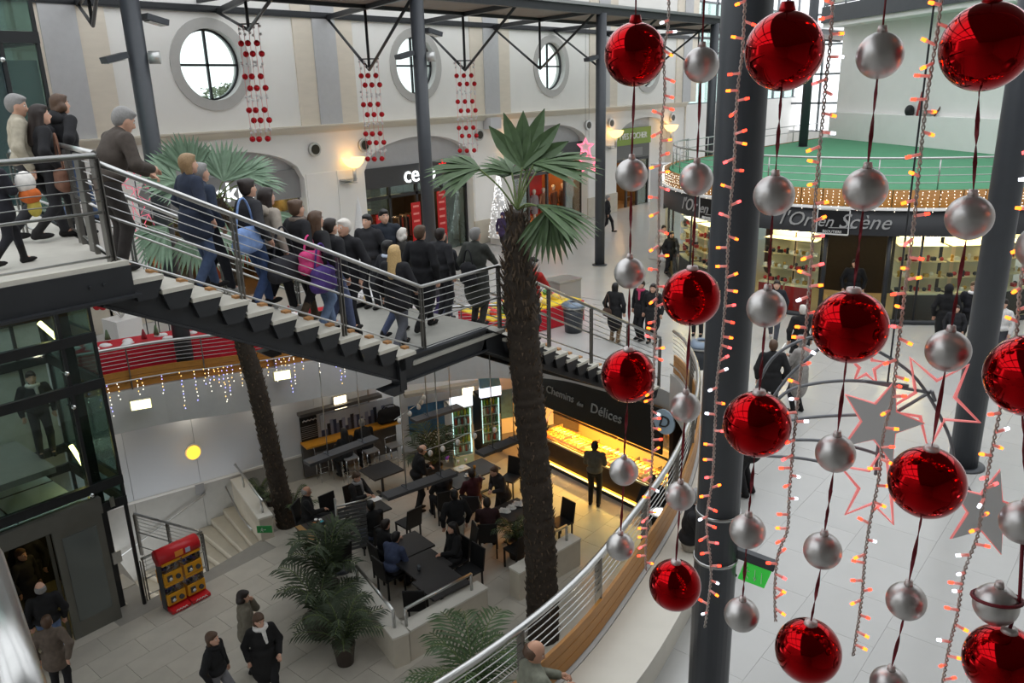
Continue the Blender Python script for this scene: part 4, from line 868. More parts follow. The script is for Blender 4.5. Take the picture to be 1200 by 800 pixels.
def mannequin(x,y,cl,label,h_=1.75):
    t=thing('shop_mannequin',label,'mannequin',(x,y,0.06)); sk=mat('mannequin_pale',(232,220,200),.5)
    O('stand',MB().lathe([(0,-.06),(.2,-.06),(.2,-.03),(.02,-.02),(.02,.4)],(x,y,.06),12),darksteel,t)
    O('figure',MB().lathe([(0,.0),(.06,.02),(.075,.45),(.11,.8),(.16,.92),(.13,1.1),(.17,1.32),(.19,1.4),(.06,1.48),(.05,1.53),(.08,1.58),(.1,1.66),(.08,1.74),(0,1.77)],(x,y,.06),14),sk,t)
    O('clothing',MB().lathe([(.17,.55),(.2,.9),(.17,1.1),(.21,1.32),(.2,1.42),(.08,1.5)],(x,y,.06),14).tube([(x-.22,y,1.42),(x-.3,y,1.1),(x-.28,y-.08,.85)],[.07,.06,.045],8).tube([(x+.22,y,1.42),(x+.3,y,1.1),(x+.28,y-.08,.85)],[.07,.06,.045],8),cl,t)
def rail_of_clothes(x,y,z,w_,cols,label):
    t=thing('clothes_rack',label,'clothes rack',(x,y,0)); O('rail',MB().tube([(x-w_/2,y,0),(x-w_/2,y,z),(x+w_/2,y,z),(x+w_/2,y,0)],.02,6),chrome,t)
    n=int(w_/.11)
    for k in range(n): O('garment',MB().box((x-w_/2+.08+k*.11,y,z-.45),(.06,.42,.8+.1*(k%3))),mat('garment_%d%d%d'%cols[k%len(cols)],cols[k%len(cols)],.8),t)
def poster(x,y,z0,z1,w_,c,label,txt=None):
    t=tag(O('hanging_poster',MB().bb(x-w_/2,x+w_/2,y-.012,y+.012,z0,z1),mat('poster_%d%d%d'%c,c,.5)),label,'poster')
    return t
# clothing shop with the white lower-case sign
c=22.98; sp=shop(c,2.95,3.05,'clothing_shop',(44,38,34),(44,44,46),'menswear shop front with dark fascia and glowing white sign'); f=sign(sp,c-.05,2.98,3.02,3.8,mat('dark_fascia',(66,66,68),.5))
text('celio',.95,(c+.1,YB-.2,3.38),(1,0,0),(0,0,1),glow('white_letter_glow',(250,255,255),1.2),sp,ext=.02,bold=.01)
mb=MB()
for k in range(5):
    a=PI/2+k*2*PI/5; mb.bar((c+1.42,YB-.2,3.62),(c+1.42+.2*math.cos(a),YB-.2,3.62+.2*math.sin(a)),.03,.09,up=(0,1,0))
O('red_asterisk',mb,glow('red_star_glow',(230,40,40),1.),sp)
for x,y in((c-2,YB+1.2),(c,YB+1.6),(c+2,YB+1.4),(c-1,YB+3)): O('ceiling_spot',MB().bb(x-.5,x+.5,y-.1,y+.1,2.98,3.04),warm,sp)
for i,(x,z1) in enumerate(((c-2.1,2.0),(c-.2,2.25),(c+1.3,2.55))):
    p=poster(x,YB-.15,.35,z1,.5,(198,34,36),('red sale banner at the left end of the menswear window','red sale banner in the menswear doorway','tall red sale banner beside the menswear mannequin')[i]); 
    for k in range(5): O('banner_mark',MB().bb(x-.16,x+.16,YB-.168,YB-.162,z1-.2-k*.3,z1-.12-k*.3),mat('banner_pink',(240,150,140),.6),p)
mannequin(c+2.2,YB+.6,mat('black_suit',(30,30,34),.7),'mannequin in dark clothes in the menswear window')
for i,(x,y) in enumerate(((c-2.2,YB+2.6),(c-.6,YB+2.2),(c+1.,YB+1.9))): rail_of_clothes(x,y,1.4,1.4,[(60,50,44),(110,100,92),(36,36,44),(150,60,50)],('rack of dark clothes along the menswear shop left wall','rack of dark clothes in the middle of the menswear shop','rack of dark clothes at the menswear shop right wall')[i])
for k in range(6): O('wall_shelf',MB().bb(c-2.9,c-1.6,YB+1.0,YB+1.3,.5+.38*k,.53+.38*k),mat('glowing_shelf',(220,180,120),.5,emit=(255,200,120),es=.8),sp)  # shelf material glows by itself to look warmly lit
# fashion shop with palm in front
c=14.26; sp=shop(c,2.95,3.1,'fashion_shop',(92,74,50),(90,88,86),'fashion shop front with grey fascia half hidden by the left palm'); sign(sp,c,2.98,3.1,4.1,mat('grey_fascia',(140,140,140),.5))
text('pimkie',.9,(c-.1,YB-.2,3.55),(1,0,0),(0,0,1),MT['white_letter_glow'],sp,ext=.02)
for k in range(4): O('ceiling_spot',MB().bb(c-2.4+k*1.5,c-1.7+k*1.5,YB+1,YB+1.2,2.95,3.02),warm,sp)
for k in range(3): O('ceiling_star',MB().ball((c-1+k*1.2,YB-.22,4.05),.1,8,6),mat('poster_1983436',(198,34,36)),sp)
for i in range(3): mannequin(c-1.8+i*1.8,YB+.8,mat(('orange_dress','rust_dress','dark_dress')[i],((220,110,50),(150,70,40),(50,44,44))[i],.7),('mannequin in orange clothes in the fashion shop window','mannequin in rust clothes in the fashion shop window','mannequin in dark clothes in the fashion shop window')[i])
for i in range(2): rail_of_clothes(c+(-1.5,1.5)[i],YB+2.4,1.5,1.6,[(230,130,50),(200,60,40),(90,60,40)],('rack of orange and red clothes left in the fashion shop','rack of orange and red clothes right in the fashion shop')[i])
# red display shop
c=31.8; sp=shop(c,2.95,3.2,'gift_shop',(170,120,80),(70,66,64),'shop front with a red backdrop window and pink neon stars'); sign(sp,c,2.98,3.2,3.95,mat('dark_fascia',(66,66,68)))
O('sign_blob',MB().bb(c-.5,c+.6,YB-.24,YB-.2,3.42,3.75),MT['white_letter_glow'],sp)
poster(c-.8,YB+.7,.5,3.1,2.6,(206,40,30),'large red backdrop panel in the shop window behind the front palm')
for i in range(3): mannequin(c-1.2+i*.75,YB+.45,mat(('cream_coat','grey_coat','tan_coat')[i],((225,215,200),(150,140,140),(170,120,90))[i],.7),('mannequin in a cream coat before the red backdrop','mannequin in a grey coat before the red backdrop','mannequin in a tan coat before the red backdrop')[i])
for i in range(2): mannequin(c+1.6+i*.8,YB+.8,mat('brown_dress',(110,70,50),.7),'mannequin in brown beside the red backdrop window',)
for o_ in [o for o in C.objects if o.get('label')=='mannequin in brown beside the red backdrop window']: o_['group']='brown mannequins in the red shop'
for k in range(4): O('ceiling_spot',MB().bb(c-2.4+k*1.5,c-1.7+k*1.5,YB+1,YB+1.2,3.05,3.12),warm,sp)
# green cosmetics shop
c=39.1; sp=shop(c,2.3,3.0,'cosmetics_shop',(120,95,62),(52,52,54),'cosmetics shop front with green sign board')
gf=sign(sp,c,2.3,3.45,4.35,mat('lime_green_sign',(132,158,58),.5))
text('YVES ROCHER',.46,(c+.35,YB-.2,3.9),(1,0,0),(0,0,1),mat('sign_white',(245,245,240),.5),sp,ext=.02,bold=.008)
O('sign_roundel',MB().tube([(c-1.75,YB-.19,3.9),(c-1.75,YB-.22,3.9)],.3,24),MT['sign_white'],sp); text('Y',.36,(c-1.75,YB-.235,3.9),(1,0,0),(0,0,1),mat('lime_green_sign',(132,158,58)),sp,shear=.3)
O('grey_transom',MB().bb(c-2.3,c+2.3,YB-.1,YB-.02,2.7,3.45),mat('transom_grey',(100,100,98),.5),sp); O('small_panel',MB().bb(c+.4,c+1.5,YB-.13,YB-.1,2.8,3.25),mat('panel_grey',(130,130,128),.5),sp)
for k in range(3): O('ceiling_spot',MB().bb(c-1.8+k*1.4,c-1.1+k*1.4,YB+1,YB+1.2,2.85,2.92),warm,sp)
for k in range(7): 
    O('product_shelf',MB().bb(c-2.2,c-.4,YB+.7,YB+1.,.3+.33*k,.33+.33*k),mat('glowing_shelf',(220,180,120)),sp)
    for q in range(9): O('product',MB().lathe([(0,0),(.05,0),(.05,.14),(.02,.16),(.02,.2),(0,.2)],(c-2.1+q*.2,YB+.8,.33+.33*k),8),mat('product_%d'%((q+k)%3),((230,190,110),(200,140,70),(240,230,200))[(q+k)%3],.4),sp)
O('side_panel',MB().bb(c+2.3,43.5,YB-.05,YB+.1,0,4.95),wallm,sp)
O('step_ladder',MB().bar((c+.9,YB+.5,0),(c+.9,YB+.6,1.8),.04,.05).bar((c+1.5,YB+.5,0),(c+1.5,YB+.6,1.8),.04,.05).bb(c+.9,c+1.5,YB+.5,YB+.6,.4,.44).bb(c+.9,c+1.5,YB+.5,YB+.6,.9,.94).bb(c+.9,c+1.5,YB+.5,YB+.6,1.4,1.44),steel,sp)
c=48.; 
for c in(-3.18,5.54):
    sp=shop(c,2.95,3.1,'corner_shop',(90,80,66),(80,80,80),'plain shop front behind the lift tower' if c>0 else 'plain shop front beyond the upper deck'); sign(sp,c,2.98,3.1,4.,mat('grey_fascia',(140,140,140)))
# bowl wall lamps, round vents, speaker box
up_g=glow('bowl_lamp_glow',(255,206,130),2.)
for x,lb in((19.22,'half-bowl wall lamp left of the menswear sign'),(28.38,'half-bowl wall lamp between the menswear shop and the red window'),(36.75,'half-bowl wall lamp left of the green sign'),(42.6,'half-bowl wall lamp right of the green sign')):
    t=thing('bowl_wall_lamp',lb,'lamp',(x,YW-.35,3.9)); O('glass_bowl',MB().lathe([(.0,0),(.2,.06),(.36,.22),(.42,.4),(.4,.4),(.34,.24),(.18,.09),(0,.03)],(x,YW-.35,3.95),20),up_g,t); O('stem',MB().tube([(x,YW-.35,3.5),(x,YW-.35,3.97)],.07,10),mat('pale_lamp_metal',(200,200,198)),t); O('wall_bracket',MB().bb(x-.45,x+.1,YW-.37,YW-.02,3.55,3.6).bb(x-.45,x+.1,YW-.37,YW-.02,3.42,3.46),mat('pale_lamp_metal',(200,200,198)),t)
for x,lb in((17.75,'round chrome wall speaker above the pier left of the menswear shop'),(20.,'round chrome wall speaker beside the middle bauble curtain'),(26.4,'round chrome wall speaker beside the right bauble curtain'),(29.1,'round chrome wall speaker above the palm top'),(34.6,'round chrome wall speaker left of the grey column'),(36.7,'round chrome wall speaker right of the grey column'),(43.2,'round chrome wall speaker beyond the green sign')):
    t=thing('round_speaker',lb,'speaker',(x,YW-.1,4.73)); O('rim',MB().tube([(x,YW-.02,4.73),(x,YW-.14,4.73)],.24,20),mat('pale_lamp_metal',(200,200,198)),t); O('grille',MB().tube([(x,YW-.14,4.73),(x,YW-.16,4.73)],.17,18),mat('speaker_dark',(60,58,50),.4,.5),t)
t=thing('wall_speaker_box','white speaker box hanging under the cornice by the right bauble curtain','speaker',(27.1,YW-.3,5.0)); O('box_body',MB().bb(26.75,27.45,YW-.45,YW-.02,4.95,5.42),mat('speaker_white',(205,205,208),.4),t); O('box_foot',MB().tube([(27.1,YW-.3,4.88),(27.1,YW-.3,4.95)],.12,12),darksteel,t)
# jewellery kiosk fittings
def ka(px,z): return onz(*px,z)
def kpt(a,r,z): return (KC[0]+r*math.cos(a),KC[1]+r*math.sin(a),z)
ang=lambda px:math.atan2(onz(*px,2.85)[1]-KC[1],onz(*px,2.85)[0]-KC[0])
silv=mat('silver_letter',(190,190,190),.3,.4)
def arc_text(body,size,a,z,shear,parent,m,r=KR+.09):
    vs,fs=text_mb(body,size,.012,shear); O('lettering',MB().add([kpt(a+v[0]/r,r+v[2],z+v[1]) for v in vs],fs),m,parent)
ksg=thing('kiosk_sign','silver script lettering on the curved charcoal kiosk fascia','sign',kpt(math.radians(190),KR,2.9))
def kiosk_sign(a,par):
    arc_text("l'Or",.56,a-.15,2.86,.35,par,silv); arc_text('en',.44,a-.03,2.84,.35,par,silv); arc_text('Scène',.56,a+.115,2.86,.35,par,silv)
    fr=MB(); r=KR+.08
    for (x0,z0,x1,z1) in((-.42,2.5,.42,2.5),(-.42,3.18,.42,3.18),(-.42,2.5,-.42,3.18),(.42,2.5,.42,3.18)): fr.bar(kpt(a+x0/r,r,z0),kpt(a+x1/r,r,z1),.02,.04)
    O('square_frame',fr,white,par); O('frame_field',MB().lathe([(r-.02,2.5),(r-.02,3.18)],(KC[0],KC[1],0),6,a0=a-.42/r,a1=a+.42/r),mat('sign_black',(18,18,20),.4),par)
    arc_text('BIJOUTIERS',.1,a,2.57,0,par,white); O('underline',MB().bar(kpt(a-.1/r,r+.02,2.68),kpt(a+.55/r,r+.02,2.7),.015,.02),silv,par)
aS=math.atan2(onz(978,262,2.85)[1]-KC[1],onz(978,262,2.85)[0]-KC[0])
def circ_hit(px,z0=2.85):       # first hit of the ray with the fascia cylinder
    d=ray(*px); a=d[0]**2+d[1]**2; b=2*(d[0]*(-KC[0])+d[1]*(-KC[1])); c_=KC[0]**2+KC[1]**2-KR**2; D_=b*b-4*a*c_
    t=(-b-math.sqrt(max(D_,0)))/(2*a); p=CAM+d*t; return math.atan2(p[1]-KC[1],p[0]-KC[0]),p[2]
aS,_=circ_hit((976,265)); kiosk_sign(aS,ksg)
ks2=thing('kiosk_sign','silver script lettering on the kiosk fascia side facing the shopping corridor','sign',kpt(aS-1,KR,2.9)); aS2,_=circ_hit((832,242)); kiosk_sign(aS2,ks2)
gls=sroot('window_12',(KC[0],KC[1],0))
for k in range(26):
    a0=math.radians(105+7*k); 
    if k in(12,13): continue
    O('window_pane',MB().lathe([(KR-.12,.12),(KR-.12,2.5)],(KC[0],KC[1],0),2,a0=a0+.008,a1=a0+math.radians(7)-.008),pglass,gls)
    O('window_base',MB().lathe([(KR-.08,0),(KR-.08,.12),(KR-.16,.12)],(KC[0],KC[1],0),2,a0=a0,a1=a0+math.radians(7)),black,gls)
for k in range(0,28): 
    if k%3==0 or k in(12,14): O('mullion',MB().tube([kpt(math.radians(105+7*k),KR-.12,0),kpt(math.radians(105+7*k),KR-.12,2.5)],.07 if k in(12,14) else .035,8),black,gls)
showl=glow('jewel_case_light',(255,238,200),9.)
cream=mat('case_cream',(235,225,195),.4); redc=mat('kiosk_red',(170,30,30),.4)
for i,(a,w_) in enumerate(((112,12),(128,12),(142,9),(152,8),(171,7.3),(178.7,7.3),(206,12),(219,12),(232,12))):
    a0,a1=math.radians(a),math.radians(a+w_); 
    t=thing('jewellery_case','glass jewellery case number' ,'display case',kpt((a0+a1)/2,KR-.8,0))
    t['label']=('lit jewellery case at the corridor end of the kiosk','lit jewellery case beside the corridor sign','lit jewellery case left of the thick dark column','lit jewellery case next to the kiosk red wall','lit jewellery case on a red base beside the kiosk doorway post','lit jewellery case on a red base nearer the thick column','lit jewellery case right of the kiosk doorway','lit jewellery case near the slanted column','lit jewellery case at the far right of the kiosk')[i]
    t['group']='lit jewellery cases in the kiosk'
    O('case_base',MB().lathe([(KR-1.1,0),(KR-.5,0),(KR-.5,.75),(KR-1.1,.75)],(KC[0],KC[1],0),4,a0=a0,a1=a1,smooth=False),redc if i in(4,5) else mat('case_dark',(60,50,46),.4),t)
    O('case_bed',MB().lathe([(KR-.5,.75),(KR-.5,.8),(KR-1.1,.8),(KR-1.1,.75)],(KC[0],KC[1],0),4,a0=a0,a1=a1,smooth=False),cream,t)
    for zz in(1.2,1.65,2.1): O('glass_shelf',MB().lathe([(KR-.6,zz),(KR-1.1,zz),(KR-1.1,zz+.02),(KR-.6,zz+.02)],(KC[0],KC[1],0),4,a0=a0,a1=a1,smooth=False),cream,t)
    O('case_back',MB().lathe([(KR-1.12,.8),(KR-1.12,2.4)],(KC[0],KC[1],0),4,a0=a0,a1=a1),cream,t)
    O('case_lamp',MB().lathe([(KR-.7,2.36),(KR-.95,2.36),(KR-.95,2.42),(KR-.7,2.42)],(KC[0],KC[1],0),4,a0=a0,a1=a1,smooth=False),showl,t)
    for zz in(.8,1.22,1.67):
        for q in range(7):
            aa=a0+(a1-a0)*(q+.5)/7; kind=(q+i+int(zz*5))%3
            p=kpt(aa,KR-.75-.1*(q%2),zz)
            mbj=MB().lathe([(0,0),(.05,0),(.03,.05),(.05,.14),(.03,.17),(0,.18)],p,8) if kind==0 else (MB().box((p[0],p[1],p[2]+.05),(.12,.12,.1),aa) if kind==1 else MB().ball((p[0],p[1],p[2]+.06),.06,8,6))
            O('jewel_stand',mbj,(white,mat('jewel_red',(180,40,40),.4),mat('gold_trim',(200,160,80),.3,.8),black)[(q*2+i+int(zz*7))%4],t)
for k in range(10): O('ceiling_downlight',MB().lathe([(.0,0),(.16,0),(.16,.03)],kpt(math.radians(110+15*k),KR-1.7,2.5),12),showl,ks)
t=thing('lit_tower_display','tall lit display tower at the corridor side of the kiosk','display',kpt(circ_hit((845,300))[0],KR+.3,0)); tp_=kpt(circ_hit((848,300))[0],KR+.25,0)
O('tower_cap',MB().lathe([(0,2.1),(.35,2.1),(.35,2.25),(0,2.25)],tp_,16),black,t); O('lit_core',MB().lathe([(.2,.2),(.2,2.1)],tp_,12),glow('tower_gold_glow',(255,215,130),1.3),t)
for k in range(9): O('tower_ring',MB().lathe([(.29,.2+.22*k),(.31,.2+.22*k),(.31,.26+.22*k),(.29,.26+.22*k),(.29,.2+.22*k)],tp_,12),darksteel,t)
for k in range(8): a=k*PI/4; O('tower_bar',MB().tube([(tp_[0]+.3*math.cos(a),tp_[1]+.3*math.sin(a),.1),(tp_[0]+.3*math.cos(a),tp_[1]+.3*math.sin(a),2.1)],.012,5),darksteel,t)
# pillar clad white between kiosk and corridor
pc_=onz(776,305,0); t=thing('white_pillar','white clad pillar with black poster at the corridor side of the kiosk','pillar',pc_); O('pillar_body',MB().box((pc_[0]+.4,pc_[1]+.3,1.85),(.7,.7,3.7)),mat('pillar_white',(205,205,205),.6),t); O('pillar_poster',MB().box((pc_[0]+.1,pc_[1]-.07,2.4),(.5,.02,.7)),mat('poster_black',(28,28,30)),t)
# icicle lights on kiosk band and on the far balustrade (too many to pick apart)
ice=glow('icicle_bulb',(255,244,225),2.2); iceb=glow('icicle_bulb_blue',(160,160,255),3.)
def icicles(name,label,pts,mlist,hang,parent=None):
    mb=MB()
    for i,p in enumerate(pts):
        for k in range(hang(i)):
            c_=(p[0]+random.uniform(-.02,.02),p[1]+random.uniform(-.02,.02),p[2]-k*.085-random.uniform(0,.04)); s=.012
            mb.add([(c_[0]+s,c_[1],c_[2]),(c_[0]-s,c_[1],c_[2]),(c_[0],c_[1]+s,c_[2]),(c_[0],c_[1]-s,c_[2]),(c_[0],c_[1],c_[2]+s*1.5),(c_[0],c_[1],c_[2]-s*1.5)],[(0,2,4),(2,1,4),(1,3,4),(3,0,4),(2,0,5),(1,2,5),(3,1,5),(0,3,5)],random.randrange(len(mlist)))
    o=O(name,mb,mlist); o['kind']='stuff'; o['label']=label; o['category']='string lights'
icicles('icicle_lights','tiny white icicle lights hanging over the kiosk wood band',[kpt(A0+(A1-A0)*k/150,KR+.1,3.72) for k in range(151)],[ice],lambda i:5+(i*7)%3)
fb=resample(catmull([(12,14.9,0),(9.33,16.14,0),(7.99,16.9,0),(6.82,17.3,0),(6.2,17.45,0)],8),.1)
icicles('icicle_lights','tiny blue and white icicle lights hanging under the far balustrade',[(p[0]-.03,p[1]-.08,.72) for p in fb if random.random()<.6],[ice,iceb,glow('icicle_bulb_gold',(255,200,110),2.5)],lambda i:[4,7,5,9,11,6][i%6])
# ================================================================ PLANTS
leafm=mat('palm_leaf_green',(78,100,66),.5,var=.2,scale=8,rand=.12); leafg=mat('palm_leaf_grey_green',(128,152,128),.5,var=.15,scale=8,rand=.1); barkm=mat('palm_bark',(52,44,36),.9,var=.35,scale=14,bump=.6); fibre=mat('palm_fibre',(74,60,46),.9,var=.3,scale=20); petm=mat('palm_petiole',(104,120,70),.6)
U3=np.array((0,0,1.)); RT=np.array((CR[0],CR[1],0)); RT/=np.linalg.norm(RT); TW=np.array((-CF[0],-CF[1],0)); TW/=np.linalg.norm(TW)
def fan_mesh(base,dirv,normal,L,n,spread,droop,w0=.05,fold=.35):
    d=dirv/np.linalg.norm(dirv); nn=normal-d*normal.dot(d); nn/=np.linalg.norm(nn); sd=np.cross(nn,d); mb=MB()
    for k in range(n):
        a=(k/(n-1)-.5)*spread; ld=d*math.cos(a)+sd*math.sin(a); ln=L*(.72+.28*math.cos(a*.9))*random.uniform(.93,1.05); ls=np.cross(nn,ld)
        wd_=w0*random.uniform(.9,1.1); segs=5; pts=[]
        for q in range(segs+1):
            t=q/segs; c=base+ld*ln*t-U3*droop*ln*(t**2.2)+nn*.02*math.sin(k*1.7)
            wt=wd_*(.25+1.5*t if t<.45 else (.925*(1-((t-.45)/.55)**1.6)+.03))
            pts.append((c-ls*wt,c+nn*(-fold*wt),c+ls*wt))
        vs=[p for r_ in pts for p in r_]; fs=[]
        for q in range(segs):
            o=q*3; fs+=[(o,o+1,o+4,o+3),(o+1,o+2,o+5,o+4)]
        mb.add(vs,fs)
    return mb
def fan_palm(label,trunk,radii,crown,fronds,lm):
    base=trunk[0]; t=thing('fan_palm',label,'palm tree',base)
    P=catmull(trunk,6); R_=np.interp(np.linspace(0,1,len(P)),np.linspace(0,1,len(radii)),radii)
    R2=[r*(1+.09*math.sin(i*2.4)+random.uniform(-.04,.04)) for i,r in enumerate(R_)]
    Pf=resample(np.array(P),.06); Rf=np.interp(np.linspace(0,1,len(Pf)),np.linspace(0,1,len(R_)),R_); Rf=[r*(1+.025*math.sin(i*1.9)+random.uniform(-.05,.05)) for i,r in enumerate(Rf)]
    tr_=O('trunk',MB().tube(Pf,Rf,14),barkm,t)
    fl=MB()
    for i in range(0,len(Pf)):
        dens=9 if i<len(Pf)*.78 else 14
        for q in range(dens):
            a=random.uniform(0,2*PI); r=Rf[i]; o=np.array((math.cos(a),math.sin(a),0)); p=Pf[i]+o*r*.95; L=random.uniform(.05,.11)*(1 if dens==9 else 2.2); tip=p+o*L*.55+U3*L*random.choice((.9,-.6)); sd=np.array((-o[1],o[0],0))*random.uniform(.008,.03)
            fl.add([p-sd,p+sd,tip,p+o*.02-U3*.02],[(0,1,2),(0,2,3),(1,3,2)])
    fo=O('trunk_fibre',fl,fibre,tr_); fo['kind']='stuff'
    for (du,dv,dw,pl,L,n,sp,dr,(nu,nv,nw)) in fronds:
        d=RT*du+U3*dv+TW*dw; d/=np.linalg.norm(d); b=np.array(crown)+d*pl
        mid=np.array(crown)+d*pl*.5+U3*.04*pl
        nrm=RT*nu+U3*nv+TW*nw
        f=O('frond',fan_mesh(b,d,nrm,L,n,sp,dr),lm,t); O('petiole',MB().tube(catmull([crown,mid,b],4),[.022]*4+[.016]*5,6),petm,f)
    return t
# front palm, standing on the lower floor
pb_=onz(637,745,ZL); tp=[overP(x,y,pb_) for x,y in((637,748),(634,660),(628,560),(618,450),(610,350),(605,270),(606,248))]; tp=[tp[0]-U3*.0]+tp[1:]
tp[0][2]=ZL
cr_=tp[-1]+U3*.05
def pxv(x,y,tw):  # offset vector from crown to a pixel, moved toward the viewer by tw
    q=overP(x,y,pb_)-cr_; return q+TW*tw
def frond_px(bx,by,tx,ty,tw,tw2,n,sp,dr,nrm,crown,ref):
    b=overP(bx,by,ref)+TW*tw; tip=overP(tx,ty,ref)+TW*tw2
    return b,tip,n,sp,dr,nrm
FR=[((562,197),(498,196),.15,.2,16,2.0,.25,(0,1,.5)),((612,196),(626,124),0,-.1,6,1.7,.04,(0,.2,1)),((625,192),(708,190),.1,.3,14,1.5,.2,(0,1,.3)),((618,200),(604,150),-.2,-.3,4,.9,.05,(0,.2,1)),((628,236),(690,262),.5,.8,14,1.3,.3,(.3,1,.3)),((640,238),(640,292),.6,.7,13,1.7,.15,(0,.35,1)),((600,205),(560,188),-.3,-.6,12,1.6,.2,(0,1,.4)),((590,212),(596,190),-.6,-1.2,12,2.0,.2,(0,1,.2)),((630,205),(660,175),-.5,-1.,14,1.8,.15,(0,1,.3))]
def palm_px(label,trunk,radii,FR,ref,lm,w0=.055):
    cr=trunk[-1]+U3*.03
    t=fan_palm(label,trunk,radii,cr,[],lm)
    for b,tip,tw,tw2,n,sp,dr,nr in FR:
        B=overP(*b,ref)+TW*tw; T=overP(*tip,ref)+TW*tw2; d=T-B; L=np.linalg.norm(d)
        nrm=RT*nr[0]+U3*nr[1]+TW*nr[2]
        d2=d+U3*dr*L*.8
        f=O('frond',fan_mesh(B,d2,nrm,L,n,sp,dr,w0*L/.8*(2.2 if n<8 else 1)),lm,t); O('petiole',MB().tube(catmull([cr,(cr+B)/2+U3*.06,B],4),.014,6),petm,f)
    return t
palm_px('tall fan palm rising from the lower floor in front of the stairs',tp,[.3,.29,.27,.26,.26,.28,.14],FR,pb_,leafm)
pb2=onz(333,600,-2.95); tq=[overP(x,y,pb2) for x,y in((336,612),(318,530),(300,450),(285,398),(274,330),(262,262),(256,232))]; tq[0][2]=ZL
FR2=[((262,212),(268,160),0,-.1,18,2.3,.05,(0,.3,1)),((228,205),(212,150),.2,.3,18,1.7,.1,(0,.4,1)),((212,212),(166,185),.2,.4,14,1.9,.2,(0,.8,.6)),((285,205),(328,190),0,.2,16,1.8,.15,(0,.8,.6)),((290,215),(330,214),-.3,-.4,14,1.6,.3,(0,1,.4)),((215,222),(180,222),0,.2,14,1.7,.2,(0,.9,.5)),((205,262),(180,300),.4,.5,15,1.7,.25,(0,.4,1)),((240,262),(240,310),.5,.6,14,1.6,.2,(0,.4,1)),((290,262),(310,300),.2,.3,14,1.6,.2,(0,.5,1)),((318,250),(345,280),0,0,14,1.6,.25,(0,.6,.8)),((262,240),(262,290),.6,.8,12,1.4,.2,(0,.3,1))]
palm_px('fan palm with grey-green crown behind the upper stair flight',tq,[.23,.22,.21,.2,.19,.2,.1],FR2,pb2,leafg,.05)
def arching_plant(name,label,base,pot_r,pot_h,nf,L,spread,lm,h0=.35,potm=None):
    t=thing(name,label,'potted plant',base); b=np.array(base,float)
    O('pot',MB().lathe([(0,0),(pot_r*.75,0),(pot_r,pot_h*.9),(pot_r*1.06,pot_h*.92),(pot_r*1.06,pot_h),(pot_r*.92,pot_h),(pot_r*.9,pot_h*.88),(0,pot_h*.88)],tuple(b),20),potm or mat('brown_pot',(70,60,54),.6,var=.1),t)
    o=b+U3*pot_h*.9
    for i in range(nf):
        a=2*PI*i/nf*1.618*2+random.uniform(-.2,.2); out=np.array((math.cos(a),math.sin(a),0)); e=random.uniform(.35,1.1); ln=L*random.uniform(.75,1.1)
        rib=[]
        for q in range(9):
            s=q/8; rib.append(o+out*spread*ln*(s**1.3)*(1.25-e*.5)+U3*(ln*e*math.sin(s*1.9)*.9))
        mb=MB()
        for q in range(2,9):
            for m_ in range(2):
                c=rib[q-1]+(rib[q]-rib[q-1])*(m_*.5); tg_=rib[q]-rib[q-1]; tg_/=np.linalg.norm(tg_)+1e-9; sd=np.cross(tg_,U3); sd/=np.linalg.norm(sd)+1e-9
                ll=.34*ln*math.sin(.5+2.2*(q/9))
                for s_ in(-1,1):
                    tip=c+(sd*s_*.8+tg_*.7-U3*.25)*ll; wv_=tg_*.022*ln; m2=c+(tip-c)*.5+U3*.03*ln
                    mb.add([c-wv_*.4,c+wv_*.4,m2+wv_,tip,m2-wv_],[(0,1,2,4),(4,2,3)])
        f=O('frond',mb,lm,t); O('rib',MB().tube(rib,.008,5),petm,f)
    return t
dkleaf=mat('dark_palm_leaf',(62,74,52),.6,var=.25,scale=8,rand=.15)
arching_plant('potted_palm','arching palm in a ribbed pot in front of the planter wall',tuple(onz(405,776,ZL)),.2,.42,16,.95,.8,dkleaf)
arching_plant('potted_palm','arching palm in a round brown pot beside the planter wall',tuple(onz(376,742,ZL)),.3,.38,14,1.15,.85,dkleaf)
arching_plant('potted_palm','tall arching palm against the menu stand',tuple(onz(388,702,ZL)),.2,.4,12,1.5,.5,dkleaf)
arching_plant('potted_palm','arching palm in a pot in front of the passage wall by the fridges',tuple(onz(510,560,ZL)),.22,.4,13,1.3,.7,dkleaf)
arching_plant('potted_palm','low spiky palm behind the curved balustrade at the man in grey',tuple(onz(556,830,ZL)),.3,.4,18,1.25,.9,leafm)
arching_plant('potted_palm','low dark palm in a pot half hidden by the tall palm trunk',tuple(onz(606,652,ZL)),.22,.4,12,.8,.8,dkleaf)
for k,px in enumerate(((318,592),(345,600),(352,612),(306,585))): arching_plant('ground_plant','leafy ground plant around the foot of the left palm',tuple(onz(*px,ZL)),.12,.15,10,.55,.9,dkleaf)
for o in list(C.objects):
    if o.get('label','').startswith('leafy ground plant'): o['group']='ground plants at the left palm'
# shrub outside the first round window
sh=MB()
for k in range(900):
    a,b=random.uniform(0,2*PI),random.random(); p=np.array((18.3+1.5*math.cos(a)*b,YW+5+random.uniform(-.5,.5),6.5+.6*random.random()*(1-b*.4))); s=.07; v=rng.normal(size=(3,3))*s
    sh.add([p+v[0],p+v[1],p+v[2]],[(0,1,2)])
t=thing('outdoor_shrub','grey-green shrub outside the round window behind the left bauble curtain','shrub',(15,YW+5,0)); q=O('foliage',sh,mat('shrub_leaf',(120,128,104),.7,var=.2),t); q['kind']='stuff'; O('shrub_stem',MB().tube([(18.3,YW+5,5.6),(18.3,YW+5,6.8)],.06,8),barkm,t); O('balcony_box',MB().bb(15,20,YW+4.6,YW+5.6,0,5.6),white,t)
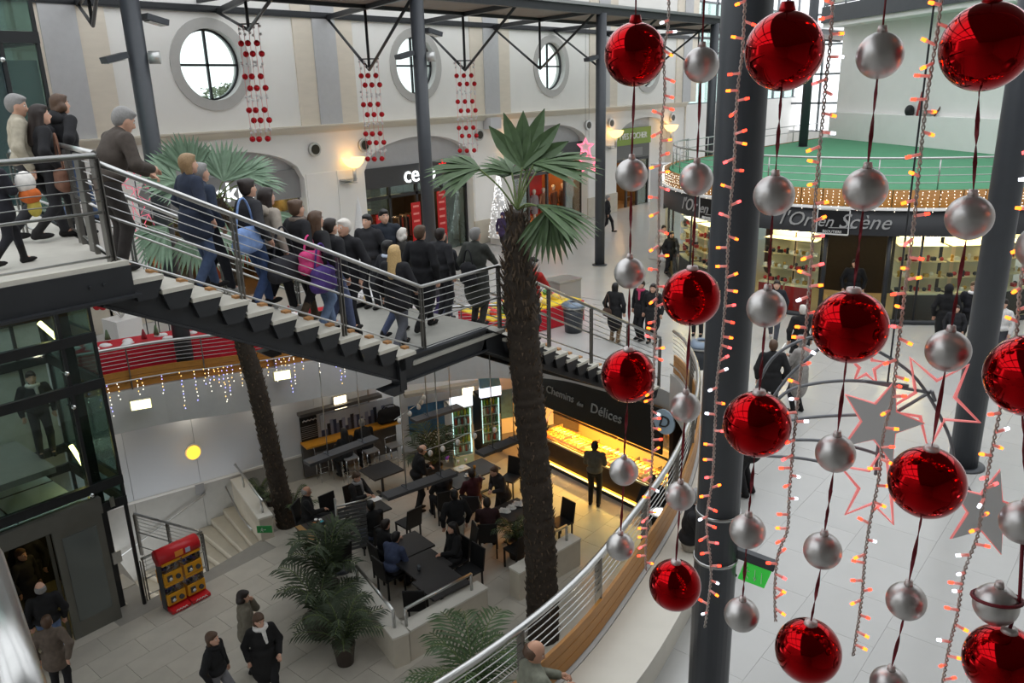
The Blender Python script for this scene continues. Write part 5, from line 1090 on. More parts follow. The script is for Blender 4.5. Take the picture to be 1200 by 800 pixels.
# ================================================================ CHRISTMAS DECORATIONS
redball=mat('mirror_red',(158,8,15),.05,1.,spec=.8); silverball=mat('satin_silver',(196,193,191),.36,.85,var=.04,scale=14); ribm=mat('dark_red_ribbon',(110,12,28),.6); capw=mat('bauble_cap_white',(205,195,192),.4,.5); capr=mat('bauble_cap_red',(150,14,20),.3,.8)
def ball_mesh(r,m): return MB().ball((0,0,0),r,48,32).mesh('bauble',m)
RB,RS=.1,.0555
mred=ball_mesh(RB,redball); msil=ball_mesh(RS,silverball)
cpr=MB().lathe([(0,RB*1.2),(.016,RB*1.2),(.02,RB*1.05),(.023,RB*.94),(0,RB*.94)],n=16).mesh('bauble_cap',capr); cpw=MB().lathe([(0,RB*1.1),(.018,RB*1.1),(.022,RB*.94),(0,RB*.94)],n=16).mesh('bauble_cap',capw); cps=MB().lathe([(0,RS*1.25),(.01,RS*1.25),(.013,RS*.93),(0,RS*.93)],n=16).mesh('bauble_cap',capw)
ZBAR=8.3
STR=[('S1',2.62,'the ribbon before the lower flight',[(744,64,1),(740,205,0),(738,320,0),(736,440,1),(731,552,0),(727,640,0)]),
('S2',2.55,'the ribbon stairward of the thick dark column',[(822,76,0),(816,210,0),(810,348,1),(803,477,0),(797,581,0),(791,685,1)]),
('S3',2.09,'the ribbon kioskward of the thick dark column',[(919,60,1),(907,229,0),(898,361,0),(887,497,1),(876,622,0),(869,720,0)]),
('S4',1.98,'the ribbon before the kiosk doorway',[(1031,65,0),(1014,222,0),(996,383,1),(979,531,0),(964,645,0),(947,762,1)]),
('S5',1.88,'the ribbon beside the slanted grey column',[(1155,55,1),(1136,255,0),(1111,411,0),(1086,565,1),(1062,704,0),(1042,802,0)]),
('S6',1.78,'the ribbon with a tied-up silver bauble',[(1238,120,0),(1222,290,0),(1206,440,1),(1199,612,0)])]
ORD=['topmost','second','third','fourth','fifth','lowest']
bars=[]
def hang_ball(p,big,label,white_cap=False):
    o=bpy.data.objects.new('red_bauble' if big else 'silver_bauble',mred if big else msil); C.objects.link(o); o.location=tuple(p); tag(o,label,'bauble','red baubles on ribbons' if big else 'silver baubles on ribbons')
    c=bpy.data.objects.new('cap',(cpw if white_cap else cpr) if big else cps); C.objects.link(c); c.parent=o
    an=random.uniform(0,6); o.rotation_euler=(0,0,an)
for name,dep,desc,balls in STR:
    P0_=atdepth(balls[0][0],balls[0][1],dep); pts=[overP(x,y,P0_) for x,y,b in balls]; bars.append(P0_)
    for i,((x,y,b),p) in enumerate(zip(balls,pts)): hang_ball(p,b,('glossy red bauble, ' if b else 'satin silver bauble, ')+ORD[i]+' on '+desc,i>1)
    t=thing('ribbon',('dark red ribbon carrying baubles: '+desc[4:]),'ribbon',pts[-1],0,'bauble ribbons'); allp=[pts[0]+U3*(ZBAR-pts[0][2])]+pts
    for i in range(len(allp)-1):
        a=allp[i]-(U3*(RB if balls[i-1][2] else RS) if i>0 else 0); b=allp[i+1]+U3*(RB*1.08 if balls[i][2] else RS*1.2); mb=MB()
        L=np.linalg.norm(b-a); n=max(6,int(L/.03)); tw=random.uniform(1,2.2); ph=random.uniform(0,3); vs=[];fs=[]
        for q in range(n+1):
            s=q/n; c=a+(b-a)*s; w_=.006*(.35+.65*math.sin(PI*min(1,max(0,s)))); an=ph+tw*PI*s; d_=RT*math.cos(an)+TW*math.sin(an); e=np.cross(d_,U3)*.0012
            vs+=[c-d_*w_-e,c+d_*w_-e,c+d_*w_+e,c-d_*w_+e]
        for q in range(n):
            for k in range(4): fs.append((q*4+k,q*4+(k+1)%4,q*4+4+(k+1)%4,q*4+4+k))
        O('ribbon_length',mb.add(vs,fs,0,False),ribm,t)
# last red bauble with the silver one tied to it
Pz=atdepth(1176,776,2.15); hang_ball(Pz,1,'glossy red bauble hanging under the tied-up silver bauble',True)
Pq=overP(1167,708,Pz); hang_ball(Pq,0,'satin silver bauble with ribbon wrapped around its middle'); 
t=thing('ribbon','loose dark red ribbon looped around the tied-up silver bauble','ribbon',Pq,0,'bauble ribbons')
O('ribbon_loop',MB().tube([Pq+(RT*math.cos(a)*RS*1.04+TW*math.sin(a)*RS*1.04+U3*(.02+.012*math.sin(a))) for a in np.linspace(0,2*PI,20)],.005,6),ribm,t)
O('ribbon_length',MB().tube([overP(1199,620,Pz)+TW*.0,overP(1195,700,Pz),Pz+U3*.11],.005,6),ribm,t); O('ribbon_length',MB().tube([Pq+RT*RS,overP(1195,706,Pz)],.005,6),ribm,t)
# strings of fairy lights
wire=mat('clear_silver_wire',(196,188,180),.3,.3); bulbm=mat('bulb_clear_pink',(236,196,188),.2,emit=(255,120,110),es=.25); tips=[glow('led_red',(255,60,40),3.5),glow('led_orange',(255,110,30),4.),glow('led_white',(235,240,255),3.),glow('led_pink',(255,80,80),3.)]
bulb_me=[MB().tube([(0,0,0),(0,0,.026)],.0042,6,mi=0).tube([(0,0,.024),(0,0,.036)],[.005,.0042],6,mi=1).mesh('bulb',[bulbm,tp_]) for tp_ in tips]
STRANDS=[(2.5,[(784,-20),(783,30),(778,60),(779,110),(776,140),(773,200),(772,250),(771,320),(768,380),(766,440),(764,480),(765,520),(763,560),(757,640),(757,668)],'fairy light string between the two ribbons nearest the stairs'),
(2.3,[(874,-20),(870,60),(865,100),(862,150),(860,200),(856,240),(853,290),(851,340),(846,400),(840,450),(838,500),(835,560),(828,610),(832,650),(833,680),(826,735)],'fairy light string running down the thick dark column'),
(2.0,[(977,-20),(973,50),(968,95),(963,150),(958,200),(955,240),(951,300),(945,380),(940,420),(935,470),(930,520),(925,580),(923,620),(912,650),(908,690),(909,728)],'fairy light string crossing the framed kiosk lettering'),
(1.9,[(1105,-20),(1098,40),(1090,90),(1083,140),(1077,200),(1070,270),(1062,330),(1056,380),(1050,430),(1045,470),(1035,510),(1030,560),(1020,610),(1014,650),(1010,700),(1000,768)],'fairy light string crossing the filled grey star'),
(1.85,[(1222,150),(1205,280),(1196,330),(1190,400),(1178,430),(1172,480),(1162,530),(1152,590),(1145,630),(1130,670),(1122,720),(1112,760),(1100,830)],'fairy light string on the outer side of the slanted grey column')]
for dep,px,lb in STRANDS:
    P0_=atdepth(*px[0],dep); P=[overP(x,y,P0_) for x,y in px]; bars.append(P0_)
    pth=resample(np.array(catmull(P,6)),.006); n=len(pth)
    w1_=[p+RT*.0035*math.sin(i*1.1)+TW*.0035*math.cos(i*1.1) for i,p in enumerate(pth)]; w2_=[p-RT*.0035*math.sin(i*1.1)-TW*.0035*math.cos(i*1.1) for i,p in enumerate(pth)]
    t=thing('fairy_light_string',lb,'string lights',pth[-1]); O('twisted_wire',MB().tube(w1_,.0024,4).tube(w2_,.0024,4).tube([pth[0],pth[0]+U3*(ZBAR-pth[0][2])],.003,5),wire,t)
    step=.046; k=0; s=.05
    base=np.array(WL(t))
    while s<n*.006-.02:
        i=min(int(s/.006),n-1); p=pth[i]; sd=1 if k%2 else -1
        if random.random()<.25: sd=-sd
        d=RT*sd*random.uniform(.6,1)+U3*random.uniform(-.45,.35)+TW*random.uniform(-.5,.7); d/=np.linalg.norm(d)
        r_=random.random(); me=bulb_me[1 if r_<.42 else 0 if r_<.7 else 3 if r_<.86 else 2]
        o=bpy.data.objects.new('bulb',me); C.objects.link(o); o.parent=t; o.location=tuple(p-base); o.rotation_mode='QUATERNION'; o.rotation_quaternion=Vector(tuple(d)).to_track_quat('Z','Y')
        s+=step*random.uniform(.55,1.35); k+=1
# overhead steel bar that carries ribbons and strings
bars=sorted(bars,key=lambda p:p.dot(CR)); 
hb=thing('hanging_rail','steel rail overhead from which ribbons and light strings hang','rail',(*bars[0][:2],ZBAR))
for i in range(len(bars)-1): O('rail_length',MB().tube([(bars[i][0],bars[i][1],ZBAR),(bars[i+1][0],bars[i+1][1],ZBAR)],.02,8),darksteel,hb)
for b in(bars[0],bars[-1]): O('rail_hanger',MB().tube([(b[0],b[1],ZBAR),(b[0],b[1],9.7)],.012,6),darksteel,hb)
# bauble curtains under the canopy trusses
for i,(nd,px,wpx,lb) in enumerate(((NODES[1],[(284,28),(300,165)],26,'curtain of small red baubles hanging left beside the first round window'),(NODES[2],[(433,69),(438,188)],24,'curtain of small red baubles hanging in the middle near the bowl lamp'),(NODES[3],[(544,71),(547,178)],24,'curtain of small red baubles hanging above the menswear sign'))):
    P0_=np.array((nd[0],nd[1],0)); T=overP(*px[0],P0_); B=overP(*px[1],P0_); H_=T[2]-B[2]; wd_=wpx/940*np.dot(T-CAM,CF)
    T=np.array((nd[0],nd[1],T[2])); t=thing('bauble_curtain',lb,'bauble curtain',(T[0],T[1],B[2]),0,'red bauble curtains'); hx=RT
    O('top_bar',MB().tube([T-hx*wd_/2,T+hx*wd_/2],.02,6),darksteel,t)
    for q in range(5): x=(q-2)/4*wd_*.9; O('thread',MB().tube([T+hx*x,T+hx*x-U3*H_],.008,4),mat('pink_thread',(236,150,150),.5),t)
    bm_=MB().ball((0,0,0),.085,12,8).mesh('small_bauble',mat('small_red_bauble',(190,26,36),.2,.6)); 
    for r_,zf in enumerate((.16,.25,.44,.54,.73,.82,.985)):
        for q in range(3): p=T+hx*((q-1)*wd_*.36+(.05 if r_%2 else -.05))-U3*H_*zf+TW*.1*((q%2)-.5); piece(bm_,'red_bauble',t,p-np.array((T[0],T[1],B[2])))
    sb=MB()
    for zf in(.03,.08,.33,.35,.62,.64,.9,.92):
        for q in range(5): p=T+hx*((q-2)/4*wd_*.9+random.uniform(-.04,.04))-U3*H_*(zf+random.uniform(-.015,.015)); sb.ball(p,.04,8,5)
    so=O('silver_beads',sb,mat('silver_bead',(226,222,222),.35,.1),t); so['kind']='stuff'
# hanging star ornament: bent steel rods and light-edged stars
sref=atdepth(1040,480,5.); rope=mat('pink_rope_light',(240,170,165),.5,emit=(255,110,110),es=.35); starm=mat('grey_star_plate',(205,204,203),.5)
so=thing('star_ornament','hanging ornament of bent grey rods with stars edged in pink lights','ornament',sref)
def sp_(x,y,tw=0): return overP(x,y,sref)+TW*tw
for pts in([(880,470),(905,420),(950,395),(990,398),(1030,412),(1075,445),(1110,505),(1118,540)],[(905,475),(930,455),(985,446),(1040,449),(1065,452)],[(890,500),(940,490),(1000,486),(1017,488)],[(905,516),(960,516),(1010,526),(1050,540)],[(898,534),(940,537),(985,546)],[(1010,446),(1090,460)],[(1048,484),(1092,458)],[(903,470),(925,440),(960,408)],[(1030,510),(1028,535)],[(1118,540),(1130,565),(1143,585)],[(1092,458),(1096,470)],[(1028,535),(1026,556)]): O('bent_rod',MB().tube(catmull([sp_(x,y) for x,y in pts],6),.011,6),mat('star_rod_grey',(130,132,136),.4,.3),so)
def star_px(c,r,rot,inner=.45,tw=.05,filled=False):
    pts=[]
    for k in range(10):
        a=rot+k*PI/5; q=r if k%2==0 else r*inner; pts.append(sp_(c[0]+q*math.sin(a),c[1]-q*math.cos(a),tw))
    o=None
    if filled: o=O('star_plate',MB().prismd(pts,tuple(TW*.012)),starm,so)
    O('star_light_edge',MB().tube(pts,.012,6,closed=True),rope,so)
star_px((1027,490),50,.35,.42,.05,True); star_px((1145,590),50,.3,.42,.1,True); star_px((1095,470),58,.75,.42,.0); star_px((1025,568),48,.2,.42,.02); star_px((1020,432),22,.1,.42,-.05)
O('suspension_wire',MB().tube([sp_(1040,449),sp_(1040,449)+U3*(9.7-sp_(1040,449)[2])],.006,5),darksteel,so)
# neon stars before the red shop window and beside the deck
for (px,r,lb,Yp) in(((690,190),13,'pink neon star hanging at the red shop window',20.47),((686,172),10,'smaller pink neon star above the red shop window',20.47)):
    c=ony(*px,Yp); s=r/940*np.dot(c-CAM,CF); pts=[c+RT*(s*(1 if k%2==0 else .45)*math.sin(k*PI/5))+U3*(s*(1 if k%2==0 else .45)*math.cos(k*PI/5)) for k in range(10)]
    t=thing('neon_star',lb,'star',c); O('star_plate',MB().prismd(pts,tuple(-TW*.02)),white,t); O('neon_edge',MB().tube([p+TW*.03 for p in pts],.03,6,closed=True),glow('pink_neon',(255,110,140),1.6),t); O('hang_wire',MB().tube([c+U3*s,(c[0],c[1],9.1)],.006,4),darksteel,t)
for k,px in enumerate(((146,228),(163,262),(158,212),(176,244))):
    c=ony(*px,20.5); s=.35; pts=[c+RT*(s*(1 if q%2==0 else .4)*math.sin(q*PI/5+k))+U3*(s*1.3*(1 if q%2==0 else .4)*math.cos(q*PI/5+k)) for q in range(10)]
    t=thing('neon_star','tangled pink neon star seen through the stair cables','star',c,0,'pink neon stars behind the stairs'); O('neon_edge',MB().tube(pts,.012,5,closed=True),mat('pink_wire_light',(240,120,140),.5,emit=(255,110,140),es=.5),t); O('stand_rod',MB().tube([c,(c[0],c[1],0)],.015,5),darksteel,t)
# red display behind the far balustrade, snow display, white box tree
rd=thing('red_display','long red cloth display with snow and ornaments behind the far balustrade','display',(8.5,18.0,0)); rc=mat('red_cloth',(196,22,44),.7,var=.1)
fa,fb2=np.array((6.75,18.6,0)),np.array((13.2,16.3,0))
O('red_cloth_front',MB().bar(fa+U3*.62,fb2+U3*.62,.9,1.24),rc,rd); sn=MB()
for k in range(60): p=fa+(fb2-fa)*random.random()+np.array((random.uniform(-.3,.3),random.uniform(-.3,.3),1.24)); sn.ball(p,(.12,.12,.05),8,4)
q=O('snow_heaps',sn,mat('snow_white',(238,236,236),.8),rd); q['kind']='stuff'
for k in range(14): p=fa+(fb2-fa)*random.random()+np.array((random.uniform(-.3,.3),random.uniform(-.3,.3),1.3)); O('ornament',MB().lathe([(0,0),(.07,0),(.05,.1),(.02,.22),(0,.24)],tuple(p),8),mat('ornament_%d'%(k%3),((200,180,120),(150,40,50),(90,110,80))[k%3],.5),rd)
bx=onz(145,388,.0)*.955; bx[2]=0; t=thing('white_box_tree','white box with bare white branches on the pale floor behind the lift','decoration',bx); O('box',MB().box((bx[0],bx[1],.35),(.75,.75,.7),.1),white,t)
for k in range(9): a=k*.7; O('branch',MB().tube([(bx[0],bx[1],.7),(bx[0]+.25*math.cos(a),bx[1]+.25*math.sin(a),1.0),(bx[0]+.5*math.cos(a),bx[1]+.5*math.sin(a),1.2+.2*(k%3))],[.02,.015,.006],5),white,t)
q=MB()
for k in range(2): p=onz(113+k*7,357,1.2); q.ball(p,(.12,.1,.16),8,6)
O('red_bow',q,mat('red_bow',(190,20,30),.5),t)
# Christmas tree of white lights at the pier
wt=onz(562,282,0); wt=np.array((wt[0],YW-.7,0)); t=thing('white_light_tree','slim white cone tree of tiny lights at the wall pier','tree',wt); O('tree_cone',MB().lathe([(.5,.3),(.02,3.2)],tuple(wt),24),mat('white_mesh_cone',(235,235,235),.7,var=.1,scale=30),t); q=MB()
for k in range(500): z=random.random(); r=.5*(1-z)+.03; a=random.uniform(0,6.28); q.ball((wt[0]+r*math.cos(a),wt[1]+r*math.sin(a),.3+2.9*z),.02,4,3)
q=O('tree_lights',q,glow('tree_white_light',(255,255,255),1.),t); q['kind']='stuff'; O('tree_base',MB().box((wt[0],wt[1],.15),(.6,.6,.3)),white,t)
wt2=np.array((18.9,YW-.8,0)); t=thing('white_light_tree','slim white cone tree of tiny lights behind the landing crowd','tree',wt2); O('tree_cone',MB().lathe([(.45,.3),(.02,3.0)],tuple(wt2),24),MT['white_mesh_cone'],t); O('tree_base',MB().box((wt2[0],wt2[1],.15),(.6,.6,.3)),white,t)
# snow-covered toy display behind the landing and the colourful one by the lower flight
d0=onz(470,352,0.6); t=thing('snow_display','white snow-covered display table behind the stair landing','display',(d0[0],d0[1],0)); O('snow_table',MB().box((d0[0],d0[1],.45),(2.6,1.6,.9),-.3),mat('snow_white',(238,236,236)),t)
sn=MB()
for k in range(60): sn.ball((d0[0]+random.uniform(-1.3,1.3),d0[1]+random.uniform(-.9,.9),.9+random.random()*.1),(.16,.16,.08),8,4)
q=O('snow_heaps',sn,MT['snow_white'],t); q['kind']='stuff'
d1=onz(612,362,0.5); t=thing('toy_display','colourful toy display with red skirt and yellow top behind the lower flight','display',(d1[0],d1[1],0)); O('red_skirt',MB().box((d1[0],d1[1],.3),(3.4,1.6,.6),-.2),rc,t); O('yellow_top',MB().box((d1[0],d1[1],.62),(3.3,1.5,.04),-.2),mat('toy_yellow',(230,200,50),.5,var=.2),t)
for k in range(40): O('toy',MB().ball((d1[0]+random.uniform(-1.5,1.5),d1[1]+random.uniform(-.6,.6),.72),random.uniform(.06,.13),8,6),mat('toy_%d'%(k%5),((210,60,60),(230,200,90),(240,230,225),(230,120,150),(90,150,90))[k%5],.6),t)
q=onz(660,355,0); t=thing('shop_trolley_box','grey low crate beside the toy display','crate',q); O('crate_body',MB().box((q[0],q[1],.4),(.9,.7,.75),-.2),mat('crate_grey',(150,148,142),.5),t); O('crate_rim',MB().box((q[0],q[1],.79),(.95,.75,.04),-.2),steel,t)
# bins
def bin_(px,label):
    p=onz(*px,0); t=thing('waste_bin',label,'bin',p); O('bin_body',MB().lathe([(0,0),(.24,0),(.3,.75),(0,.75)],tuple(p),20),mat('bin_dark',(58,62,68),.4),t); O('bin_lid',MB().lathe([(.34,.75),(.34,.8),(.2,.88),(.12,.88),(.12,.84)],tuple(p),20),mat('bin_lid_blue',(120,134,150),.35,.3),t); O('bin_ring',MB().lathe([(.31,.7),(.33,.7),(.33,.74),(.31,.74)],tuple(p),20),steel,t)
bin_((672,388),'dark waste bin with blue-grey lid behind the lower stair flight'); bin_((821,440),'dark waste bin with blue-grey lid where the balustrade bends')
# emergency exit sign on a bar from the thick dark column
ea,eb=overP(852,642,np.array((hd[0],hd[1],0))),overP(908,663,np.array((hd[0],hd[1],0))); t=thing('exit_sign','green emergency exit sign on a grey bar at the thick dark column','sign',ea); O('support_bar',MB().bar(ea,eb,.08,.09),darksteel,t)
c0_,c1_=ea+(eb-ea)*.33-U3*.17,ea+(eb-ea)*.88-U3*.17; O('sign_plate',MB().bar(c0_,c1_,.03,.2),mat('exit_green_lit',(50,170,60),.4,emit=(60,200,70),es=.35),t)
ee=(c1_-c0_); el=np.linalg.norm(ee); ee/=el; nn_=np.cross(ee,U3); nn_=nn_ if nn_.dot(CAM-ea)>0 else -nn_
def emk(a,b,w_): 
    O('sign_mark',MB().bar(c0_+ee*a[0]*el+U3*a[1]+nn_*.02,c0_+ee*b[0]*el+U3*b[1]+nn_*.02,.004,w_,up=nn_),white,t)
for a,b,w_ in(((.5,.06),(.5,-.05),.02),((.45,-.02),(.5,-.06),.02),((.55,-.02),(.5,-.06),.02),((.2,.05),(.17,-.02),.035),((.17,-.02),(.1,-.07),.02),((.17,-.02),(.26,-.06),.02),((.12,.03),(.3,.02),.018),((.75,-.05),(.75,.05),.06),((.21,.075),(.21,.09),.03)): emk(a,b,w_)
# near steel handrail of the viewer's gallery (lower left)
nr0,nr1=atdepth(-8,690,1.0),atdepth(40,860,.75)
t=thing('gallery_handrail','broad steel handrail close by at the viewer\'s gallery edge','railing',nr1); O('handrail',MB().tube([nr0-(nr1-nr0)*.3,nr1+(nr1-nr0)*.3],.022,12),steel,t)
# ================================================================ PEOPLE
# every figure: body (one continuous surface grown from blended limb volumes), with hair and clothing as its parts
def field(prims,res,k):
    lo=np.full(3,1e9); hi=-lo
    for p in prims:
        if p[0]=='c': a,b,ra,rb=p[1:5]; r=max(ra,rb); lo=np.minimum(lo,np.minimum(a,b)-r); hi=np.maximum(hi,np.maximum(a,b)+r)
        else: c,r=p[1],p[2]; m=max(r); lo=np.minimum(lo,c-m); hi=np.maximum(hi,c+m)
    lo=lo-3*res; hi=hi+3*res; n=np.ceil((hi-lo)/res).astype(int)+1
    ax=[lo[i]+res*np.arange(n[i]) for i in range(3)]; D_=np.full(n,1.,np.float32)
    for p in prims:
        if p[0]=='c': a,b,ra,rb=[np.array(q,float) if i<2 else q for i,q in enumerate(p[1:5])]; r=max(ra,rb); l=np.minimum(a,b)-r; h_=np.maximum(a,b)+r
        else: c,rr_=np.array(p[1],float),np.array(p[2],float); m=max(rr_); l=c-m; h_=c+m
        pad=k+3*res; i0=np.maximum(0,((l-pad-lo)/res).astype(int)); i1=np.minimum(n,((h_+pad-lo)/res).astype(int)+2)
        X,Y,Z=np.meshgrid(ax[0][i0[0]:i1[0]],ax[1][i0[1]:i1[1]],ax[2][i0[2]:i1[2]],indexing='ij')
        if p[0]=='c':
            ba=b-a; L2=ba.dot(ba)+1e-9; t=np.clip(((X-a[0])*ba[0]+(Y-a[1])*ba[1]+(Z-a[2])*ba[2])/L2,0,1)
            sq=p[5] if len(p)>5 else 1.
            d=np.sqrt((X-a[0]-t*ba[0])**2+((Y-a[1]-t*ba[1])/sq)**2+(Z-a[2]-t*ba[2])**2)-(ra+(rb-ra)*t)
        else:
            x,y,z=X-c[0],Y-c[1],Z-c[2]
            if len(p)>3 and p[3] is not None: M=p[3]; x,y,z=M[0,0]*x+M[1,0]*y+M[2,0]*z,M[0,1]*x+M[1,1]*y+M[2,1]*z,M[0,2]*x+M[1,2]*y+M[2,2]*z
            q=np.sqrt((x/rr_[0])**2+(y/rr_[1])**2+(z/rr_[2])**2); d=(q-1)*min(rr_)
        s=(slice(i0[0],i1[0]),slice(i0[1],i1[1]),slice(i0[2],i1[2])); o=D_[s]
        h2=np.clip(.5+.5*(o-d)/k,0,1); D_[s]=(o*(1-h2)+d*h2-k*h2*(1-h2)).astype(np.float32)
    return D_,lo
def nets(D_,lo,res):
    s=D_<0; nx,ny,nz=D_.shape; P=np.zeros((nx-1,ny-1,nz-1,3),np.float32); cnt=np.zeros((nx-1,ny-1,nz-1),np.float32)
    def sl(dx,dy,dz): return (slice(dx,nx-1+dx),slice(dy,ny-1+dy),slice(dz,nz-1+dz))
    for a,b in [((x,y,z),(x+e[0],y+e[1],z+e[2])) for e in((1,0,0),(0,1,0),(0,0,1)) for x in range(2-e[0]) for y in range(2-e[1]) for z in range(2-e[2])]:
        da,db=D_[sl(*a)],D_[sl(*b)]; m=(da<0)!=(db<0); t=np.where(m,da/np.where(m,da-db,1),0)
        for i in range(3): P[...,i]+=np.where(m,a[i]+t*(b[i]-a[i]),0)
        cnt+=m
    mask=cnt>0; idx=np.full(mask.shape,-1,np.int32); idx[mask]=np.arange(mask.sum()); g=np.argwhere(mask)
    V=(g+P[mask]/cnt[mask][:,None])*res+lo; F_=[]
    for ax in range(3):
        o1,o2=[(1,2),(2,0),(0,1)][ax]
        A=[slice(None)]*3; B=[slice(None)]*3; A[ax]=slice(0,-1); B[ax]=slice(1,None); sa,sb=s[tuple(A)],s[tuple(B)]; e=np.argwhere(sa!=sb)
        e=e[(e[:,o1]>0)&(e[:,o2]>0)&(e[:,o1]<D_.shape[o1]-1)&(e[:,o2]<D_.shape[o2]-1)]
        if len(e)==0: continue
        fl_=sa[tuple(e.T)]
        def ix(d1,d2):
            q=e.copy(); q[:,o1]-=d1; q[:,o2]-=d2; return idx[tuple(q.T)]
        Q=np.stack([ix(1,1),ix(0,1),ix(0,0),ix(1,0)],1); Q[~fl_]=Q[~fl_][:,::-1]; F_.append(Q)
    return V,np.concatenate(F_)
def blob(name,prims,res,k,m,parent,extra=None,mats2=()):
    D_,lo=field(prims,res,k); V,Q=nets(D_,lo,res); mb=MB(); mb.add(V,Q.tolist(),0,True)
    if extra: extra(mb)
    return O(name,mb,[m,*mats2],parent,world=False)
def v3(*a): return np.array(a,float)
def ik(a,b,l1,l2,pole):
    d=b-a; L=np.linalg.norm(d); 
    if L>l1+l2-.002: b=a+d/L*(l1+l2-.002); d=b-a; L=np.linalg.norm(d)
    x=(l1*l1-l2*l2+L*L)/(2*L); h_=math.sqrt(max(l1*l1-x*x,1e-6)); u=d/L; p=pole-u*pole.dot(u); p/=np.linalg.norm(p)+1e-9; return a+u*x+p*h_,b
SK=[mat('skin_fair',(214,168,144),.55),mat('skin_light',(198,150,124),.55),mat('skin_warm',(180,128,100),.55)]
HAIR=dict(dark=mat('hair_dark_brown',(40,30,26),.5,var=.2,scale=60,stretch=(1,1,.1)),black=mat('hair_black',(24,22,22),.45,var=.2,scale=60),brown=mat('hair_brown',(84,62,46),.5,var=.2,scale=60),blond=mat('hair_blond',(196,164,112),.5,var=.2,scale=60),grey=mat('hair_grey',(140,138,136),.6,var=.15,scale=60),white=mat('hair_white',(214,208,200),.6,var=.1,scale=60),sandy=mat('hair_sandy',(150,122,88),.5,var=.2,scale=60))
CLO={}
def cl(c):
    if c not in CLO: CLO[c]=mat('cloth_%d_%d_%d'%c,c,.85,var=.18,scale=16,bump=.25)
    return CLO[c]
eye_w,eye_d,lipm=mat('eye_white',(225,222,215),.3),mat('eye_dark',(40,30,26),.2),mat('lip',(150,84,78),.5)
BLK=(30,30,33); NAVY=(42,50,68); JEAN=(74,92,124); GREY=(110,110,112)
SC=bpy.data.materials
def person(loc,face,label,H=1.72,pose='stand',hair='dark',style='short',top=BLK,length='hip',legs=(40,40,46),shoe=(30,28,28),skin=0,arms=('hang','hang'),lean=0.,res=.02,scarf=None,female=False,boots=False,look=(0,0),skirt=False,seat=.46,phase=1,hood=False,fat=1.,drop=0.,group=None,hat=None,detail=None):
    t=thing('person',label,'person',loc,face,group); s=H/1.75; g=fat
    rx=lambda x,y,z:v3(x,y,z)*s
    hipz=.93
    if pose=='sit': hipz=seat/s+.09
    if pose=='walk': hipz=.905
    P=rx(0,0,hipz)
    def up(x,y,z):      # point of the upper body, leaning forward about the hips
        q=v3(x,y,z)*s; c,sn=math.cos(lean),math.sin(lean); return P+v3(q[0]*c+q[2]*sn,q[1],-q[0]*sn+q[2]*c)
    hw=.095
    hips=[P+rx(0,e*hw,-.02) for e in(1,-1)]
    if pose=='walk': ank=[rx(.27*phase,hw*.8,.085),rx(-.30*phase,-hw*.8,.13)] if phase>0 else [rx(-.30,hw*.8,.13),rx(.27,-hw*.8,.085)]
    elif pose=='sit': ank=[rx(.46,.11,.09),rx(.40,-.12,.09)]
    elif pose=='stairs': ank=[rx(.24,hw*.8,-.08),rx(-.12,-hw*.8,.12)] if phase>0 else [rx(-.12,hw*.8,.12),rx(.24,-hw*.8,-.08)]
    elif pose=='stool': ank=[rx(.25,.1,.32),rx(.2,-.1,.32)]
    else: ank=[rx(.02,hw*1.1,.085),rx(-.03,-hw*1.1,.085)]
    knee=[]
    for i in(0,1):
        k_,a_=ik(hips[i],ank[i],.44*s,.42*s,v3(1,.05*(1-2*i),.35 if pose in('sit','stool') else 0)); knee.append(k_); ank[i]=a_
    sw=.175 if female else .195
    sh=[up(0,e*sw,.485) for e in(1,-1)]; neck=up(.0,0,.53); hc=up(.03+look[0]*.02,0,.69)
    AR=dict(hang=(.04,.27,-.03),swingf=(.24,.22,.06),swingb=(-.2,.25,.02),rail=(.42,.2,.12),railfar=(.52,.1,.05),hold=(.30,.06,.25),read=(.32,.08,.28),mouth=(.16,.02,.57),pocket=(.1,.22,.02),table=(.38,.1,.22),clasp=(.36,.0,.3),bag=(.08,.27,.04),elbow=(.25,.2,.2),back=(-.15,.08,.05))
    hand=[]; elb=[]
    for i in(0,1):
        e=1-2*i; a=AR[arms[i]]; tg_=P+v3(a[0],a[1]*e,a[2])*s if arms[i] not in('mouth','hold','read','table','clasp') else up(a[0],a[1]*e,a[2])
        k_,h_=ik(sh[i],tg_,.29*s,.27*s,v3(-.5,.6*e,-.5)); elb.append(k_); hand.append(h_)
    sk=SK[skin]
    # ---- body
    B=[('e',up(.0,0,.05),v3(.12*g,.155*g,.13)*s),('e',up(.0,0,.26),v3(.105*g,.14*g,.2)*s),('e',up(-.005,0,.42),v3(.105,.165,.13)*s)]
    B+=[('c',up(-.01,0,.5),up(.01,0,.6),.055*s,.05*s)]
    hr=Matrix.Rotation(lean*.6+look[1],3,'Y')@Matrix.Rotation(look[0],3,'Z'); HM=np.array(Matrix.Rotation(look[0],3,'Z')@Matrix.Rotation(lean*.5+look[1],3,'Y'))
    hp=lambda x,y,z:hc+HM@(v3(x,y,z)*s)
    B+=[('e',hp(-.012,0,.02),v3(.098,.076,.105)*s,HM),('e',hp(.022,0,-.045),v3(.068,.058,.075)*s,HM),('c',hp(.085,0,.0),hp(.108,0,-.028),.010*s,.015*s),('e',hp(-.005,.078,-.01),v3(.018,.01,.03)*s,HM),('e',hp(-.005,-.078,-.01),v3(.018,.01,.03)*s,HM),('c',hp(.062,0,-.085),hp(.07,0,-.092),.02*s,.02*s)]
